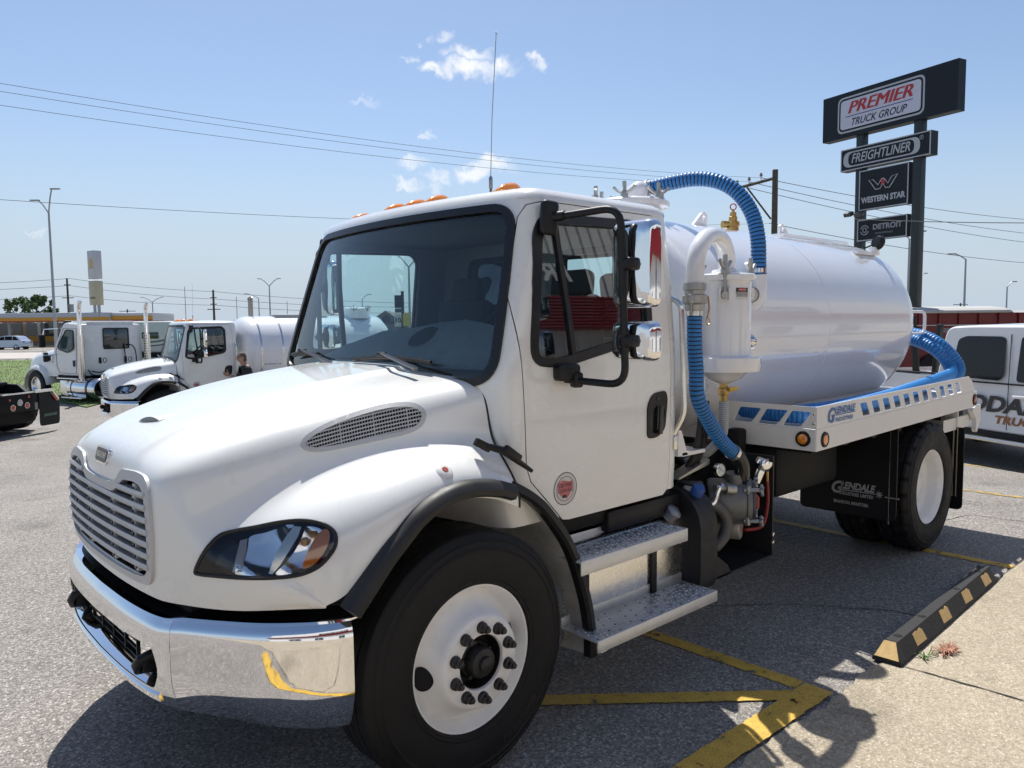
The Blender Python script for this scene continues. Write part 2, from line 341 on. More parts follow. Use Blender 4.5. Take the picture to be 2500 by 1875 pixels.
# ------------------------------------------------------------------ ground
def gz(x, y):
    x = np.asarray(x, float); y = np.asarray(y, float)
    a = .55*sstep(2.5, 14, y); b = .24*sstep(6.5, 11, x)
    return -np.minimum(a+b*(1-a/.55), .62)-.0*x
def aggregate(name, cols, scale, dark, big=.12, rough=.85, bump=.5, patchcol=None):
    mt = bpy.data.materials.new(name); mt.use_nodes = True; t = mt.node_tree; b = t.nodes['Principled BSDF']; b.inputs['Roughness'].default_value = rough; b.inputs['Specular IOR Level'].default_value = .35
    g = N(t, 'ShaderNodeNewGeometry')
    vo = N(t, 'ShaderNodeTexVoronoi', feature='F1'); vo.inputs['Scale'].default_value = scale; L(t, g.outputs['Position'], vo.inputs['Vector'])
    cr = N(t, 'ShaderNodeValToRGB'); sep = N(t, 'ShaderNodeSeparateColor'); L(t, vo.outputs['Color'], sep.inputs[0]); L(t, sep.outputs[0], cr.inputs[0])
    el = cr.color_ramp.elements
    while len(el) < len(cols): el.new(.5)
    for e, (p, c) in zip(el, cols): e.position = p; e.color = (*c, 1)
    de = N(t, 'ShaderNodeTexVoronoi', feature='DISTANCE_TO_EDGE'); de.inputs['Scale'].default_value = scale; L(t, g.outputs['Position'], de.inputs['Vector'])
    dm = N(t, 'ShaderNodeMapRange'); dm.inputs['From Max'].default_value = .10; dm.inputs['To Min'].default_value = .0; L(t, de.outputs['Distance'], dm.inputs['Value'])
    n3 = N(t, 'ShaderNodeTexNoise'); n3.inputs['Scale'].default_value = scale*.5; n3.inputs['Detail'].default_value = 2; L(t, g.outputs['Position'], n3.inputs['Vector'])
    gt = N(t, 'ShaderNodeMapRange'); gt.inputs['From Min'].default_value = .31; gt.inputs['From Max'].default_value = .45; L(t, n3.outputs['Fac'], gt.inputs['Value'])
    mlt = N(t, 'ShaderNodeMath', operation='MULTIPLY'); L(t, dm.outputs[0], mlt.inputs[0]); L(t, gt.outputs[0], mlt.inputs[1])
    m1 = N(t, 'ShaderNodeMixRGB'); m1.inputs['Color1'].default_value = (*dark, 1); L(t, mlt.outputs[0], m1.inputs['Fac']); L(t, cr.outputs[0], m1.inputs['Color2'])
    nb = N(t, 'ShaderNodeTexNoise'); nb.inputs['Scale'].default_value = .55; nb.inputs['Detail'].default_value = 8; nb.inputs['Roughness'].default_value = .65; L(t, g.outputs['Position'], nb.inputs['Vector'])
    mr = N(t, 'ShaderNodeMapRange'); mr.inputs['From Min'].default_value = .3; mr.inputs['From Max'].default_value = .7; mr.inputs['To Min'].default_value = 1-big; mr.inputs['To Max'].default_value = 1+big; L(t, nb.outputs['Fac'], mr.inputs['Value'])
    # oil stains
    ns = N(t, 'ShaderNodeTexNoise'); ns.inputs['Scale'].default_value = 1.3; ns.inputs['Detail'].default_value = 6; L(t, g.outputs['Position'], ns.inputs['Vector'])
    sm = N(t, 'ShaderNodeMapRange'); sm.inputs['From Min'].default_value = .60; sm.inputs['From Max'].default_value = .72; sm.inputs['To Min'].default_value = 1; sm.inputs['To Max'].default_value = .70; L(t, ns.outputs['Fac'], sm.inputs['Value'])
    mm = N(t, 'ShaderNodeMath', operation='MULTIPLY'); L(t, mr.outputs[0], mm.inputs[0]); L(t, sm.outputs[0], mm.inputs[1])
    sc = N(t, 'ShaderNodeVectorMath', operation='SCALE'); L(t, m1.outputs[0], sc.inputs[0]); L(t, mm.outputs[0], sc.inputs['Scale']); L(t, sc.outputs[0], b.inputs['Base Color'])
    bn = N(t, 'ShaderNodeBump'); bn.inputs['Strength'].default_value = bump; bn.inputs['Distance'].default_value = .004; L(t, mlt.outputs[0], bn.inputs['Height']); L(t, bn.outputs[0], b.inputs['Normal'])
    return mt
ASPH = aggregate('asphalt_aggregate', [(0, (.17, .153, .137)), (.4, (.275, .25, .222)), (.75, (.35, .32, .286)), (1, (.54, .505, .455))], 92, (.12, .113, .106), .17)
CONC = aggregate('apron_concrete', [(0, (.31, .262, .192)), (.45, (.40, .34, .25)), (.8, (.45, .385, .29)), (1, (.56, .50, .40))], 110, (.25, .21, .155), .15, bump=.25)
ROAD = aggregate('road_concrete', [(0, (.40, .365, .33)), (1, (.48, .44, .4))], 8, (.42, .385, .345), .08, bump=0)
def axis_pts(lo, hi, core0, core1, step):
    a = list(np.arange(core0, core1+1e-6, step)); s_ = step; q = core1
    while q < hi: s_ *= 1.35; q += s_; a.append(q)
    s_ = step; q = core0
    while q > lo: s_ *= 1.35; q -= s_; a.insert(0, q)
    return a
xs = axis_pts(-900, 2500, -6, 18, .6); ys = axis_pts(-900, 2500, -6, 26, .6)
g = MB(); g.grid([[(x, y, float(gz(x, y))) for x in xs] for y in ys])
ground = tag(obj('ground', g, ASPH), kind='structure')
def drape(mb, poly, dz, sp=.4, mi=0):
    return patch(mb, poly, [], lambda u, v, d=0: (u, v, float(gz(u, v))+dz), sp, edge_sp=sp, mi=mi)
# concrete apron along the dealership, ragged edge against the asphalt
edge = [(-30, -1.72)]+[(x, -1.80+.012*math.sin(x*7)+.018*random.uniform(-1, 1)-.012*(x-1)*.5) for x in np.arange(-2, 7, .07)]+[(40, -2.1)]
ap = MB(); patch(ap, edge+[(40, -8.4), (-30, -8.4)], [], lambda u, v, d=0: (u, v, float(gz(u, v))+.012), 1.2, edge_sp=2)
apron = tag(obj('apron_pavement', ap, CONC), kind='structure')
JOINT = P('joint_dark', (.035, .032, .03), .9)
def strip(mb, path, wd, dz, jit=0, mi=0):
    pts = []
    for a, b in zip(path[:-1], path[1:]):
        a = np.array(a, float); b = np.array(b, float); k = max(2, int(np.linalg.norm(b-a)/.05)); pts += [a+(b-a)*t/k for t in range(k)]
    pts.append(np.array(path[-1], float)); off = 0; Lf = []; Rt_ = []
    for i, p in enumerate(pts):
        t = pts[min(i+1, len(pts)-1)]-pts[max(i-1, 0)]; t = t/np.linalg.norm(t); n = np.array([-t[1], t[0]]); off = off*.8+random.uniform(-jit, jit); ww = wd*(1+random.uniform(-.5, .5)*(jit > 0))
        for s_, l in ((1, Lf), (-1, Rt_)):
            q = p+n*(off+s_*ww/2); l.append((q[0], q[1], float(gz(*q))+dz))
    return mb.grid([Lf, Rt_], mi)
ck = MB(); strip(ck, [(2.30, -1.88), (2.33, -2.4), (2.36, -4.5), (2.38, -8)], .012, .016, .004); strip(ck, [(5.6, -2.0), (5.6, -8)], .012, .016, .003); strip(ck, [(-1.2, -1.8), (-1.2, -8)], .012, .016, .003)
obj('expansion_joint', ck, JOINT, apron)
for pth in [[(1.95, -.15), (2.3, -.62), (2.75, -1.05), (3.1, -1.55), (3.15, -1.8)], [(-.2, 3.2), (1.4, 2.4), (2.6, 1.0)], [(5.3, -.9), (6.1, -1.05), (6.2, -1.55), (6.0, -1.75)], [(3.4, .9), (4.6, 1.6), (7, 1.4)]]:
    ck = MB(); strip(ck, pth, .008, .003, .012); obj('pavement_crack', ck, JOINT, ground)
# yellow paint, worn through
def worn_paint(name, col, thr):
    mt = bpy.data.materials.new(name); mt.use_nodes = True; t = mt.node_tree; b = t.nodes['Principled BSDF']; b.inputs['Roughness'].default_value = .7
    g = N(t, 'ShaderNodeNewGeometry'); n = N(t, 'ShaderNodeTexNoise'); n.inputs['Scale'].default_value = 9; n.inputs['Detail'].default_value = 9; n.inputs['Roughness'].default_value = .72; L(t, g.outputs['Position'], n.inputs['Vector'])
    v = N(t, 'ShaderNodeTexVoronoi', feature='DISTANCE_TO_EDGE'); v.inputs['Scale'].default_value = 80; L(t, g.outputs['Position'], v.inputs['Vector'])
    cr = N(t, 'ShaderNodeMapRange'); cr.inputs['From Max'].default_value = .12; cr.inputs['To Min'].default_value = .55; L(t, v.outputs['Distance'], cr.inputs['Value'])
    c2 = N(t, 'ShaderNodeMapRange'); c2.inputs['From Min'].default_value = .35; c2.inputs['From Max'].default_value = .65; c2.inputs['To Min'].default_value = .72; L(t, n.outputs['Fac'], c2.inputs['Value'])
    mu = N(t, 'ShaderNodeMath', operation='MULTIPLY'); L(t, cr.outputs[0], mu.inputs[0]); L(t, c2.outputs[0], mu.inputs[1])
    sc = N(t, 'ShaderNodeVectorMath', operation='SCALE'); sc.inputs[0].default_value = col; L(t, mu.outputs[0], sc.inputs['Scale']); L(t, sc.outputs[0], b.inputs['Base Color'])
    th = N(t, 'ShaderNodeMapRange'); th.inputs['From Min'].default_value = thr; th.inputs['From Max'].default_value = thr+.03; L(t, n.outputs['Fac'], th.inputs['Value'])
    tr = N(t, 'ShaderNodeBsdfTransparent'); mx = N(t, 'ShaderNodeMixShader'); o = t.nodes['Material Output']
    L(t, th.outputs[0], mx.inputs[0]); L(t, tr.outputs[0], mx.inputs[1]); L(t, b.outputs[0], mx.inputs[2]); L(t, mx.outputs[0], o.inputs[0]); return mt
YEL = worn_paint('yellow_line_paint', (.74, .46, .07), .385); YEL2 = worn_paint('faded_line_paint', (.55, .36, .08), .44)
def ragged(a, b, wd):
    a = np.array(a, float); b = np.array(b, float); t = (b-a)/np.linalg.norm(b-a); n = np.array([-t[1], t[0]]); k = int(np.linalg.norm(b-a)/.03)
    A = [a+(b-a)*i/k+n*(wd/2+random.uniform(-.004, .004)) for i in range(k+1)]; B = [a+(b-a)*i/k-n*(wd/2+random.uniform(-.004, .004)) for i in range(k+1)]
    return [tuple(p) for p in A]+[tuple(p) for p in reversed(B)]
for nm, a, b, wd, z, mt in [('stall_line', (1.725, -1.62), (1.62, 3.4), .10, .0045, YEL), ('curb_line', (1.74, -1.715), (-2.4, -1.64), .145, .018, YEL), ('hatch_line', (1.60, -1.66), (.42, -.62), .10, .0085, YEL),
                          ('stall_line', (4.63, -1.86), (4.62, 3.4), .10, .0045, YEL), ('stall_line', (7.37, -1.7), (7.34, 3.4), .10, .0045, YEL2), ('stall_line', (10.1, -1.6), (10.1, 3.2), .10, .0045, YEL2), ('stall_line', (12.9, -1.6), (12.9, 3.2), .10, .0045, YEL2)]:
    q = MB(); drape(q, ragged(a, b, wd), z, .08 if a[0] < 6 else .3); tag(obj(nm, q, mt), kind='structure')
# grass verge, road
GRASS = P('grass_blades', (.14, .20, .05), .8, var=.4, vscale=.6, coords='Object')
GRASSG = P('grass_soil', (.12, .17, .045), .95, var=.35, vscale=1.2)
vp_ = [gp(-260, 950)[:2], gp(0, 940)[:2], gp(140, 985)[:2], gp(212, 1000)[:2], gp(300, 975)[:2], gp(760, 915)[:2], gp(760, 880)[:2], gp(300, 880)[:2], gp(-260, 885)[:2]]
q = MB(); drape(q, [tuple(p) for p in vp_], .03, 2.0); verge = tag(obj('grass_verge', q, GRASSG), kind='structure')
gb = MB(); poly = [tuple(p) for p in vp_]; A = np.array(poly); cnt = 0
while cnt < 14000:
    u = random.random()**1.6; x_ = random.uniform(-260, 460); y_ = 885+u*118
    p = gp(x_, y_)
    if inpoly(p[0], p[1], poly):
        h = random.uniform(.03, .09); a = random.uniform(0, 6.28); wd = .012; dx, dy = math.cos(a)*wd, math.sin(a)*wd; lx, ly = random.uniform(-.06, .06), random.uniform(-.06, .06); z = float(gz(p[0], p[1]))+.03
        gb.add([(p[0]-dx, p[1]-dy, z), (p[0]+dx, p[1]+dy, z), (p[0]+lx, p[1]+ly, z+h)], [(0, 1, 2)]); cnt += 1
tag(obj('verge_grass', gb, GRASS, ang=None), 'mown green grass on the verge beside the road', 'grass', kind='stuff')
q = MB(); drape(q, [tuple(gp(*p)[:2]) for p in [(-500, 885), (300, 880), (900, 872), (900, 856), (300, 860), (-500, 866)]], .03, 12); tag(obj('road', q, ROAD), kind='structure')
q = MB()
for a_, b_ in [((-500, 885), (900, 872)), ((-500, 866), (900, 856))]:
    a = gp(*a_); b = gp(*b_); d = (b-a)/np.linalg.norm(b-a); n = np.array([-d[1], d[0], 0])*.15
    q.hexa([a-n+[0, 0, -.05], a+n+[0, 0, -.05], b+n+[0, 0, -.05], b-n+[0, 0, -.05], a-n+[0, 0, .14], a+n+[0, 0, .14], b+n+[0, 0, .14], b-n+[0, 0, .14]])
tag(obj('road_kerb', q, P('kerb_concrete', (.38, .36, .33), .9)), kind='structure')

# ------------------------------------------------------------------ rubber parking block
RUBB = P('recycled_rubber', (.016, .016, .017), .7, var=.4, vscale=60, bump=.4, bscale=160)
REFL = P('reflective_tape', (.62, .42, .17), .55, var=.12, vscale=40)
blk = thing('parking_block', 'black rubber parking block with worn tan tape patches beside the yellow chevron', 'parking block', (2.28, -1.905, .012))
bd = np.array([4.20-2.28, -1.83+1.905, 0]); BL = np.linalg.norm(bd); bd /= BL; bn_ = np.array([-bd[1], bd[0], 0])
def bl(u, v, z): return tuple(bd*u+bn_*v+np.array([0, 0, z]))
q = MB(); prof = [(0, 0), (0, .022), (.045, .105), (.105, .105), (.15, .022), (.15, 0)]
us = [0, .07]+[.07+.12*i for i in range(1, 14)]+[BL-.07, BL]; G = []
for u in us:
    k = 0 if u in (0, BL) else 1
    G.append([bl(u, v if k else (.02+v*.75 if z > .05 else v), z if k or z < .05 else .03) for v, z in prof])
for i in range(len(G)-1): pass
q.grid(G); q.add(G[0], [(0, 1, 2, 3, 4, 5)]); q.add(G[-1], [(5, 4, 3, 2, 1, 0)])
obj('block_body', q, RUBB, blk, ang=25)
for u in (.16, .55, 1.2, 1.68):
    c = MB(); c.lathe([(0, .0012), (.022, .0012), (.024, -.0), (.0, -.001)], bl(u, .075, .1056), (0, 0, 1), 20); obj('bolt_hole', c, P('hole_black', (.004, .004, .004), .9), blk)
sl_ = np.array(bl(0, .045, .105))-np.array(bl(0, 0, .022)); sl_ = sl_/np.linalg.norm(sl_); so_ = np.cross(bd, sl_); so_ = so_ if so_[1] < 0 else -so_
for u0 in (.26, .72, 1.16, 1.60):
    pts = [(u0, .012), (u0+.15, .008), (u0+.155, .07), (u0+.12, .082), (u0+.1, .074), (u0+.06, .084), (u0+.01, .08)]
    pts = [(a+random.uniform(-.006, .006), b+random.uniform(-.004, .004)) for a, b in pts]
    o_ = np.array(bl(0, 0, .022)); c = MB(); patch(c, pts, [], lambda u, v, d=0: tuple(o_+bd*u+sl_*v+so_*(.0025+d)), .05, th=.002); obj('tape_patch', c, REFL, blk)
for u0 in (.2, .7, 1.15):
    o2 = np.array(bl(0, .15, .022)); s2 = np.array(bl(0, .105, .105))-o2; s2 /= np.linalg.norm(s2); w2 = np.cross(s2, bd); w2 = w2 if w2[1] > 0 else -w2
    c = MB(); patch(c, [(u0, .01), (u0+.15, .012), (u0+.15, .08), (u0, .082)], [], lambda u, v, d=0: tuple(o2+bd*u+s2*v+w2*(.0025+d)), .05, th=.002); obj('tape_patch', c, REFL, blk)
e0 = np.array(bl(.0, .0, .022)); c = MB()
pe = [bl(-.001, .012, .026), bl(-.001, .138, .026), bl(.066, .112, .098), bl(.066, .052, .100)]; pe = [tuple(np.array(p)-bd*.004+np.array([0, 0, .003])) for p in pe]
pb = [tuple(np.array(p)+bd*.003-np.array([0, 0, .002])) for p in pe]; c.hexa(pb+pe); obj('tape_patch', c, REFL, blk)
# weeds against the block
for nm, lab, col, o_, n_, hh in [('dry_weed', 'dead pinkish dry weed tuft at the foot of the parking block', (.36, .17, .11), (2.66, -2.0, .012), 46, .075), ('green_weed', 'small green weed sprig at the foot of the parking block', (.07, .14, .03), (2.52, -1.935, .012), 16, .06)]:
    q = MB()
    for i in range(n_*2):
        a = random.uniform(0, 6.28); r_ = random.uniform(0, .06); l = random.uniform(.25, .75)*hh; b0 = np.array([math.cos(a)*r_*1.5, math.sin(a)*r_*.6, 0]); t1 = b0+np.array([math.cos(a)*l*.5, math.sin(a)*l*.5, l*.5]); t2 = t1+np.array([math.cos(a)*l*.6, math.sin(a)*l*.5, -l*.12])
        s_ = np.array([-math.sin(a), math.cos(a), 0])*.0035
        q.add([b0-s_, b0+s_, t1+s_, t1-s_, t2], [(0, 1, 2, 3), (3, 2, 4)])
    o = tag(obj(nm, q, P(nm+'_leaf', col, .8, var=.3, vscale=60), ang=None), lab, 'weed'); o.location = o_
# ================================================================== the truck (x rearward from the front axle, y to the passenger side)
truck = thing('tank_truck', 'white vacuum tank truck with blue hoses and chrome bumper, nearest the camera', 'truck')
# ---------- hood: control cage, subdivided
XS = [.25, .10, -.15, -.40, -.62, -.80, -.93]
cage = [
 # w,z at each station, then tail points (x,w,z) down the nose
 ([(0, 1.675), (0, 1.662), (0, 1.636), (0, 1.600), (0, 1.556), (0, 1.505), (0, 1.450)], [(-1.010, 0, 1.398), (-1.043, 0, 1.335), (-1.055, 0, 1.12), (-1.056, 0, .95), (-1.045, 0, .865)]),
 ([(.22, 1.674), (.22, 1.66), (.21, 1.633), (.21, 1.596), (.20, 1.551), (.20, 1.50), (.20, 1.445)], [(-1.008, .20, 1.393), (-1.040, .2, 1.33), (-1.052, .2, 1.12), (-1.053, .2, .95), (-1.042, .2, .865)]),
 ([(.39, 1.668), (.385, 1.654), (.38, 1.626), (.375, 1.588), (.37, 1.541), (.365, 1.49), (.36, 1.435)], [(-1.004, .36, 1.384), (-1.036, .36, 1.32), (-1.046, .36, 1.12), (-1.045, .36, .95), (-1.032, .36, .865)]),
 ([(.43, 1.651), (.425, 1.635), (.42, 1.606), (.415, 1.567), (.41, 1.520), (.405, 1.468), (.40, 1.414)], [(-1.002, .40, 1.362), (-1.033, .41, 1.305), (-1.042, .42, 1.12), (-1.040, .42, .95), (-1.026, .415, .865)]),
 ([(.70, 1.632), (.68, 1.612), (.65, 1.577), (.62, 1.535), (.60, 1.489), (.58, 1.440), (.565, 1.391)], [(-.998, .553, 1.345), (-1.028, .553, 1.285), (-1.036, .56, 1.12), (-1.028, .56, .95), (-1.012, .55, .865)]),
 ([(.875, 1.605), (.835, 1.584), (.782, 1.547), (.735, 1.503), (.700, 1.456), (.668, 1.407), (.640, 1.357)], [(-.984, .612, 1.312), (-1.004, .612, 1.25), (-1.010, .615, 1.12), (-1.004, .615, .95), (-.99, .605, .865)]),
 ([(.918, 1.515), (.885, 1.497), (.835, 1.463), (.785, 1.421), (.748, 1.374), (.714, 1.323), (.675, 1.27)], [(-.965, .655, 1.225), (-.980, .66, 1.165), (-.985, .665, 1.08), (-.979, .665, .95), (-.967, .655, .865)]),
 ([(.935, 1.405), (.905, 1.395), (.862, 1.385), (.812, 1.345), (.775, 1.288), (.745, 1.222), (.708, 1.16)], [(-.945, .715, 1.125), (-.953, .722, 1.075), (-.953, .728, 1.02), (-.946, .728, .93), (-.935, .72, .865)]),
 ([(.958, 1.345), (.945, 1.355), (.92, 1.345), (.876, 1.300), (.838, 1.235), (.81, 1.158), (.785, 1.095)], [(-.908, .795, 1.06), (-.908, .802, 1.02), (-.905, .808, .98), (-.90, .808, .92), (-.89, .80, .865)]),
 ([(1.02, 1.285), (1.02, 1.335), (1.012, 1.340), (.982, 1.290), (.945, 1.215), (.915, 1.125), (.872, 1.055)], [(-.85, .878, 1.03), (-.852, .886, 1.0), (-.85, .892, .96), (-.845, .89, .91), (-.835, .88, .868)]),
 ([(1.085, 1.215), (1.09, 1.29), (1.095, 1.308), (1.085, 1.252), (1.05, 1.165), (1.015, 1.078), (.96, 1.012)], [(-.775, .96, 1.0), (-.777, .965, .97), (-.775, .967, .935), (-.77, .965, .90), (-.76, .955, .872)]),
 ([(1.12, 1.15), (1.13, 1.225), (1.14, 1.25), (1.135, 1.19), (1.115, 1.06), (1.075, .99), (1.03, .965)], [(-.70, 1.03, .955), (-.70, 1.035, .94), (-.70, 1.035, .92), (-.695, 1.03, .895), (-.685, 1.02, .875)]),
 ([(1.12, 1.09), (1.13, 1.165), (1.14, 1.195), (1.14, 1.13), (1.125, .94), (1.10, .90), (1.08, .89)], [(-.63, 1.08, .885), (-.63, 1.08, .882), (-.63, 1.08, .88), (-.63, 1.075, .877), (-.63, 1.07, .875)]),
]
# outer lines hug the plan curve at the front: x positions for the last station rows
XO = {9: [.25, .10, -.15, -.40, -.60, -.74, -.83], 10: [.25, .10, -.15, -.38, -.57, -.68, -.755], 11: [.25, .10, -.15, -.37, -.54, -.63, -.685], 12: [.25, .10, -.15, -.37, -.535, -.60, -.625], 8: [.25, .10, -.15, -.40, -.61, -.78, -.895]}
CG = []
for j, (st, tail) in enumerate(cage):
    xx = XO.get(j, XS); CG.append([(x, wz[0], wz[1]) for x, wz in zip(xx, st)]+list(tail))
nj = len(CG); ni = len(CG[0]); V = []; idx = {}
for side in (-1, 1):
    for j in range(nj):
        for i in range(ni):
            if j == 0 and side == 1: idx[(side, j, i)] = idx[(-1, 0, i)]; continue
            x, w_, z = CG[j][i]; idx[(side, j, i)] = len(V); V.append((x, side*w_, z))
F = []
for side in (-1, 1):
    for j in range(nj-1):
        for i in range(ni-1):
            f = [idx[(side, j, i)], idx[(side, j, i+1)], idx[(side, j+1, i+1)], idx[(side, j+1, i)]]; F.append(f if side == -1 else f[::-1])
me = bpy.data.meshes.new('cage'); me.from_pydata(V, [], F); me.update()
# crease on the two hood ridges
oc = bpy.data.objects.new('cage', me); COL.objects.link(oc)
cr = me.attributes.new('crease_edge', 'FLOAT', 'EDGE')
ek = {tuple(sorted(e.vertices)): e.index for e in me.edges}
for side in (-1, 1):
    for i in range(0, 7):
        for jj, val in ((2, .5), (3, .3)):
            e = ek.get(tuple(sorted((idx[(side, jj, i)], idx[(side, jj, i+1)]))))
            if e is not None: cr.data[e].value = val
md = oc.modifiers.new('s', 'SUBSURF'); md.levels = 4; md.render_levels = 4; md.boundary_smooth = 'PRESERVE_CORNERS'
hm = bpy.data.meshes.new_from_object(oc.evaluated_get(bpy.context.evaluated_depsgraph_get()))
bpy.data.objects.remove(oc)
hv = np.array([v.co[:] for v in hm.vertices]); hf = [tuple(p.vertices) for p in hm.polygons]
bm = bmesh.new(); bm.from_mesh(hm); bmesh.ops.recalc_face_normals(bm, faces=bm.faces); bm.to_mesh(hm); bm.free(); hm.update()
hn = np.array([v.normal[:] for v in hm.vertices])
if hn[np.argmax(hv[:, 2])][2] < 0: hn = -hn
hf = [tuple(p.vertices) for p in hm.polygons]
BV = BVHTree.FromPolygons([tuple(p) for p in hv], hf)
def hood_px(px, py, d=0, far=False):
    dr = Vector(ray(px, py)).normalized(); h = BV.ray_cast(Vector(CP), dr)
    if h[0] is None:
        h = BV.find_nearest(Vector(CP)+dr*3.1); n = h[1]
        if n.dot(dr) > 0: n = -n
        return tuple(h[0]+n*d)
    n = h[1]
    if n.dot(dr) > 0: n = -n
    return tuple(h[0]+n*d)
def project(Q):
    d = np.asarray(Q, float)-CP; z = d@fw; return np.stack([1250+FPX*(d@RT)/z, 937.5-FPX*(d@UP)/z], 1)
# outlines as they fall on the driver-side sheet metal
HL = catmull([(478, 1392), (500, 1347), (535, 1309), (575, 1296), (625, 1287), (680, 1276), (735, 1271), (785, 1278), (815, 1298), (820, 1325), (808, 1352), (777, 1384), (735, 1402), (680, 1410), (600, 1411), (530, 1406), (486, 1401)], 4, True)
VENT = catmull([(734, 1088), (745, 1066), (790, 1038), (860, 1010), (940, 988), (1000, 984), (1030, 995), (1040, 1015), (1028, 1042), (995, 1060), (930, 1075), (860, 1090), (790, 1103), (752, 1102)], 4, True)
GR_W = lambda z: .525+.05*math.sin(math.pi*min(max((z-.92)/.39, 0), 1))
HVm = hv.copy(); HVm[:, 1] = -np.abs(HVm[:, 1]); nm_ = hn.copy(); nm_[:, 1] = np.where(hv[:, 1] > 0, -hn[:, 1], hn[:, 1])
pq = project(HVm); fac = ((HVm-CP)*nm_).sum(1) < 0
inH = inpoly_np(pq[:, 0], pq[:, 1], offset2(HL, -4)) & fac & (HVm[:, 0] < -.4) & (HVm[:, 1] < -.5)
inV = inpoly_np(pq[:, 0], pq[:, 1], offset2(VENT, -9)) & fac & (HVm[:, 0] > -.75) & (HVm[:, 1] < -.5)
gw = np.array([GR_W(z) for z in hv[:, 2]])-.028
notch = (np.abs(hv[:, 1]) < .25) & (hv[:, 2] > 1.238)
inG = (np.abs(hv[:, 1]) < gw) & (hv[:, 2] > .945) & (hv[:, 2] < 1.30) & (hv[:, 0] < -.93) & ~notch
hv2 = hv.copy(); hv2[inH] -= hn[inH]*.062; hv2[inV] -= hn[inV]*.03; hv2[inG, 0] += .11
rec = inH | inV | inG
hb = MB(); hb.add(hv2, hf)
hb.m = [1 if sum(rec[i] for i in f) >= 1 else 0 for f in hf]
hood = obj('hood', hb, [WHITE, BLACKP], truck, ang=60)
edge_h = [i for i in range(len(hv)) if hv[i][0] > .2495 and hv[i][1] <= 0]; edge_h.sort(key=lambda i: (hv[i][1], hv[i][2]))
for sg_ in (-1, 1):
    pth = sorted([tuple(hv[i]) for i in range(len(hv)) if abs(hv[i][0]-.25) < .0008 and hv[i][1]*sg_ >= -1e-6], key=lambda p: (-abs(p[1]), p[2]))
    q = MB(); q.tube([(p[0]+.004, p[1], p[2]) for p in pth[::2]], .0055, 5); obj('hood_gap', q, SEAL, truck)
# sharp transitions at recesses come from the angle limit
def both(name, mb, mats, parent, **k):
    a = obj(name, mb, mats, parent, **k); b = obj(name, mb.flipy(), mats, parent, **k); return a, b
def hoodfn(c0=0): return lambda u, v, d=0: hood_px(u, v, c0+d)
# headlight (driver and passenger): bezel, bowls, lens
def smooth_fn(poly, d0, d1, dish):
    cx = sum(p[0] for p in poly)/len(poly); cy = sum(p[1] for p in poly)/len(poly); rx = max(abs(p[0]-cx) for p in poly); ry = max(abs(p[1]-cy) for p in poly)
    def f(u, v, d=0):
        q = min(1, ((u-cx)/rx)**2+((v-cy)/ry)**2); return hood_px(u, v, d0+(d1-d0)*(1-q)*dish+d)
    return f
LAMPC = P('lamp_reflector', (.93, .93, .94), .10, metal=1)
def headlight(flip):
    fl = (lambda m: m.flipy()) if flip else (lambda m: m)
    q = MB(); ring = [hood_px(u, v, .001) for u, v in HL]; q.tube(ring, .0075, 8, closed=True); bez = obj('headlight', fl(q), SEAL, truck)
    q = MB(); inner = offset2(HL, -3); patch(q, inner, [], hoodfn(-.05), 14, edge_sp=8); obj('lamp_housing', fl(q), BLACKG, bez)
    lo = catmull([(572, 1402), (590, 1340), (606, 1305), (640, 1293), (690, 1281), (716, 1279), (697, 1310), (674, 1350), (656, 1396), (640, 1405)], 3, True)
    q = MB(); patch(q, lo, [], smooth_fn(lo, -.006, -.034, 1.0), 9, edge_sp=6, th=.003); obj('low_beam_reflector', fl(q), LAMPC, bez)
    q = MB(); patch(q, [(565, 1398), (585, 1318), (603, 1313), (598, 1345), (588, 1398)], [], hoodfn(-.006), 10, edge_sp=8, th=.02); obj('light_guide', fl(q), P('frosted_guide', (.55, .56, .56), .25, coat=1), bez)
    hb_ = [(655, 1400), (672, 1352), (695, 1312), (716, 1283), (735, 1285), (728, 1305), (705, 1345), (683, 1380), (664, 1402)]
    q = MB(); patch(q, hb_, [], hoodfn(-.004), 9, edge_sp=6, th=.02); obj('reflector_fin', fl(q), P('satin_reflector', (.72, .68, .6), .22, metal=1), bez)
    tu = catmull([(672, 1401), (690, 1380), (712, 1345), (736, 1300), (748, 1284), (775, 1287), (797, 1303), (790, 1330), (768, 1365), (740, 1390), (700, 1403)], 3, True)
    q = MB(); patch(q, tu, [], smooth_fn(tu, -.006, -.036, 1.0), 8, edge_sp=6, th=.003); obj('signal_reflector', fl(q), LAMPC, bez)
    q = MB(); c_ = Vector(hood_px(741, 1318, -.028)); q.lathe([(.0, .02), (.012, .017), (.016, .008), (.016, -.012)], c_, (-.7, -.7, .1), 16); obj('signal_bulb', fl(q), AMBERD, bez)
    am = catmull([(738, 1388), (748, 1352), (768, 1314), (790, 1291), (804, 1298), (803, 1322), (789, 1352), (764, 1380)], 3, True)
    q = MB(); patch(q, am, [], hoodfn(-.003), 6, edge_sp=5, th=.010); obj('side_reflector', fl(q), AMBER, bez)
    q = MB(); patch(q, offset2(HL, -1), [], hoodfn(.002), 14, edge_sp=7); obj('lamp_lens', fl(q), LENS, bez)
headlight(False); headlight(True)
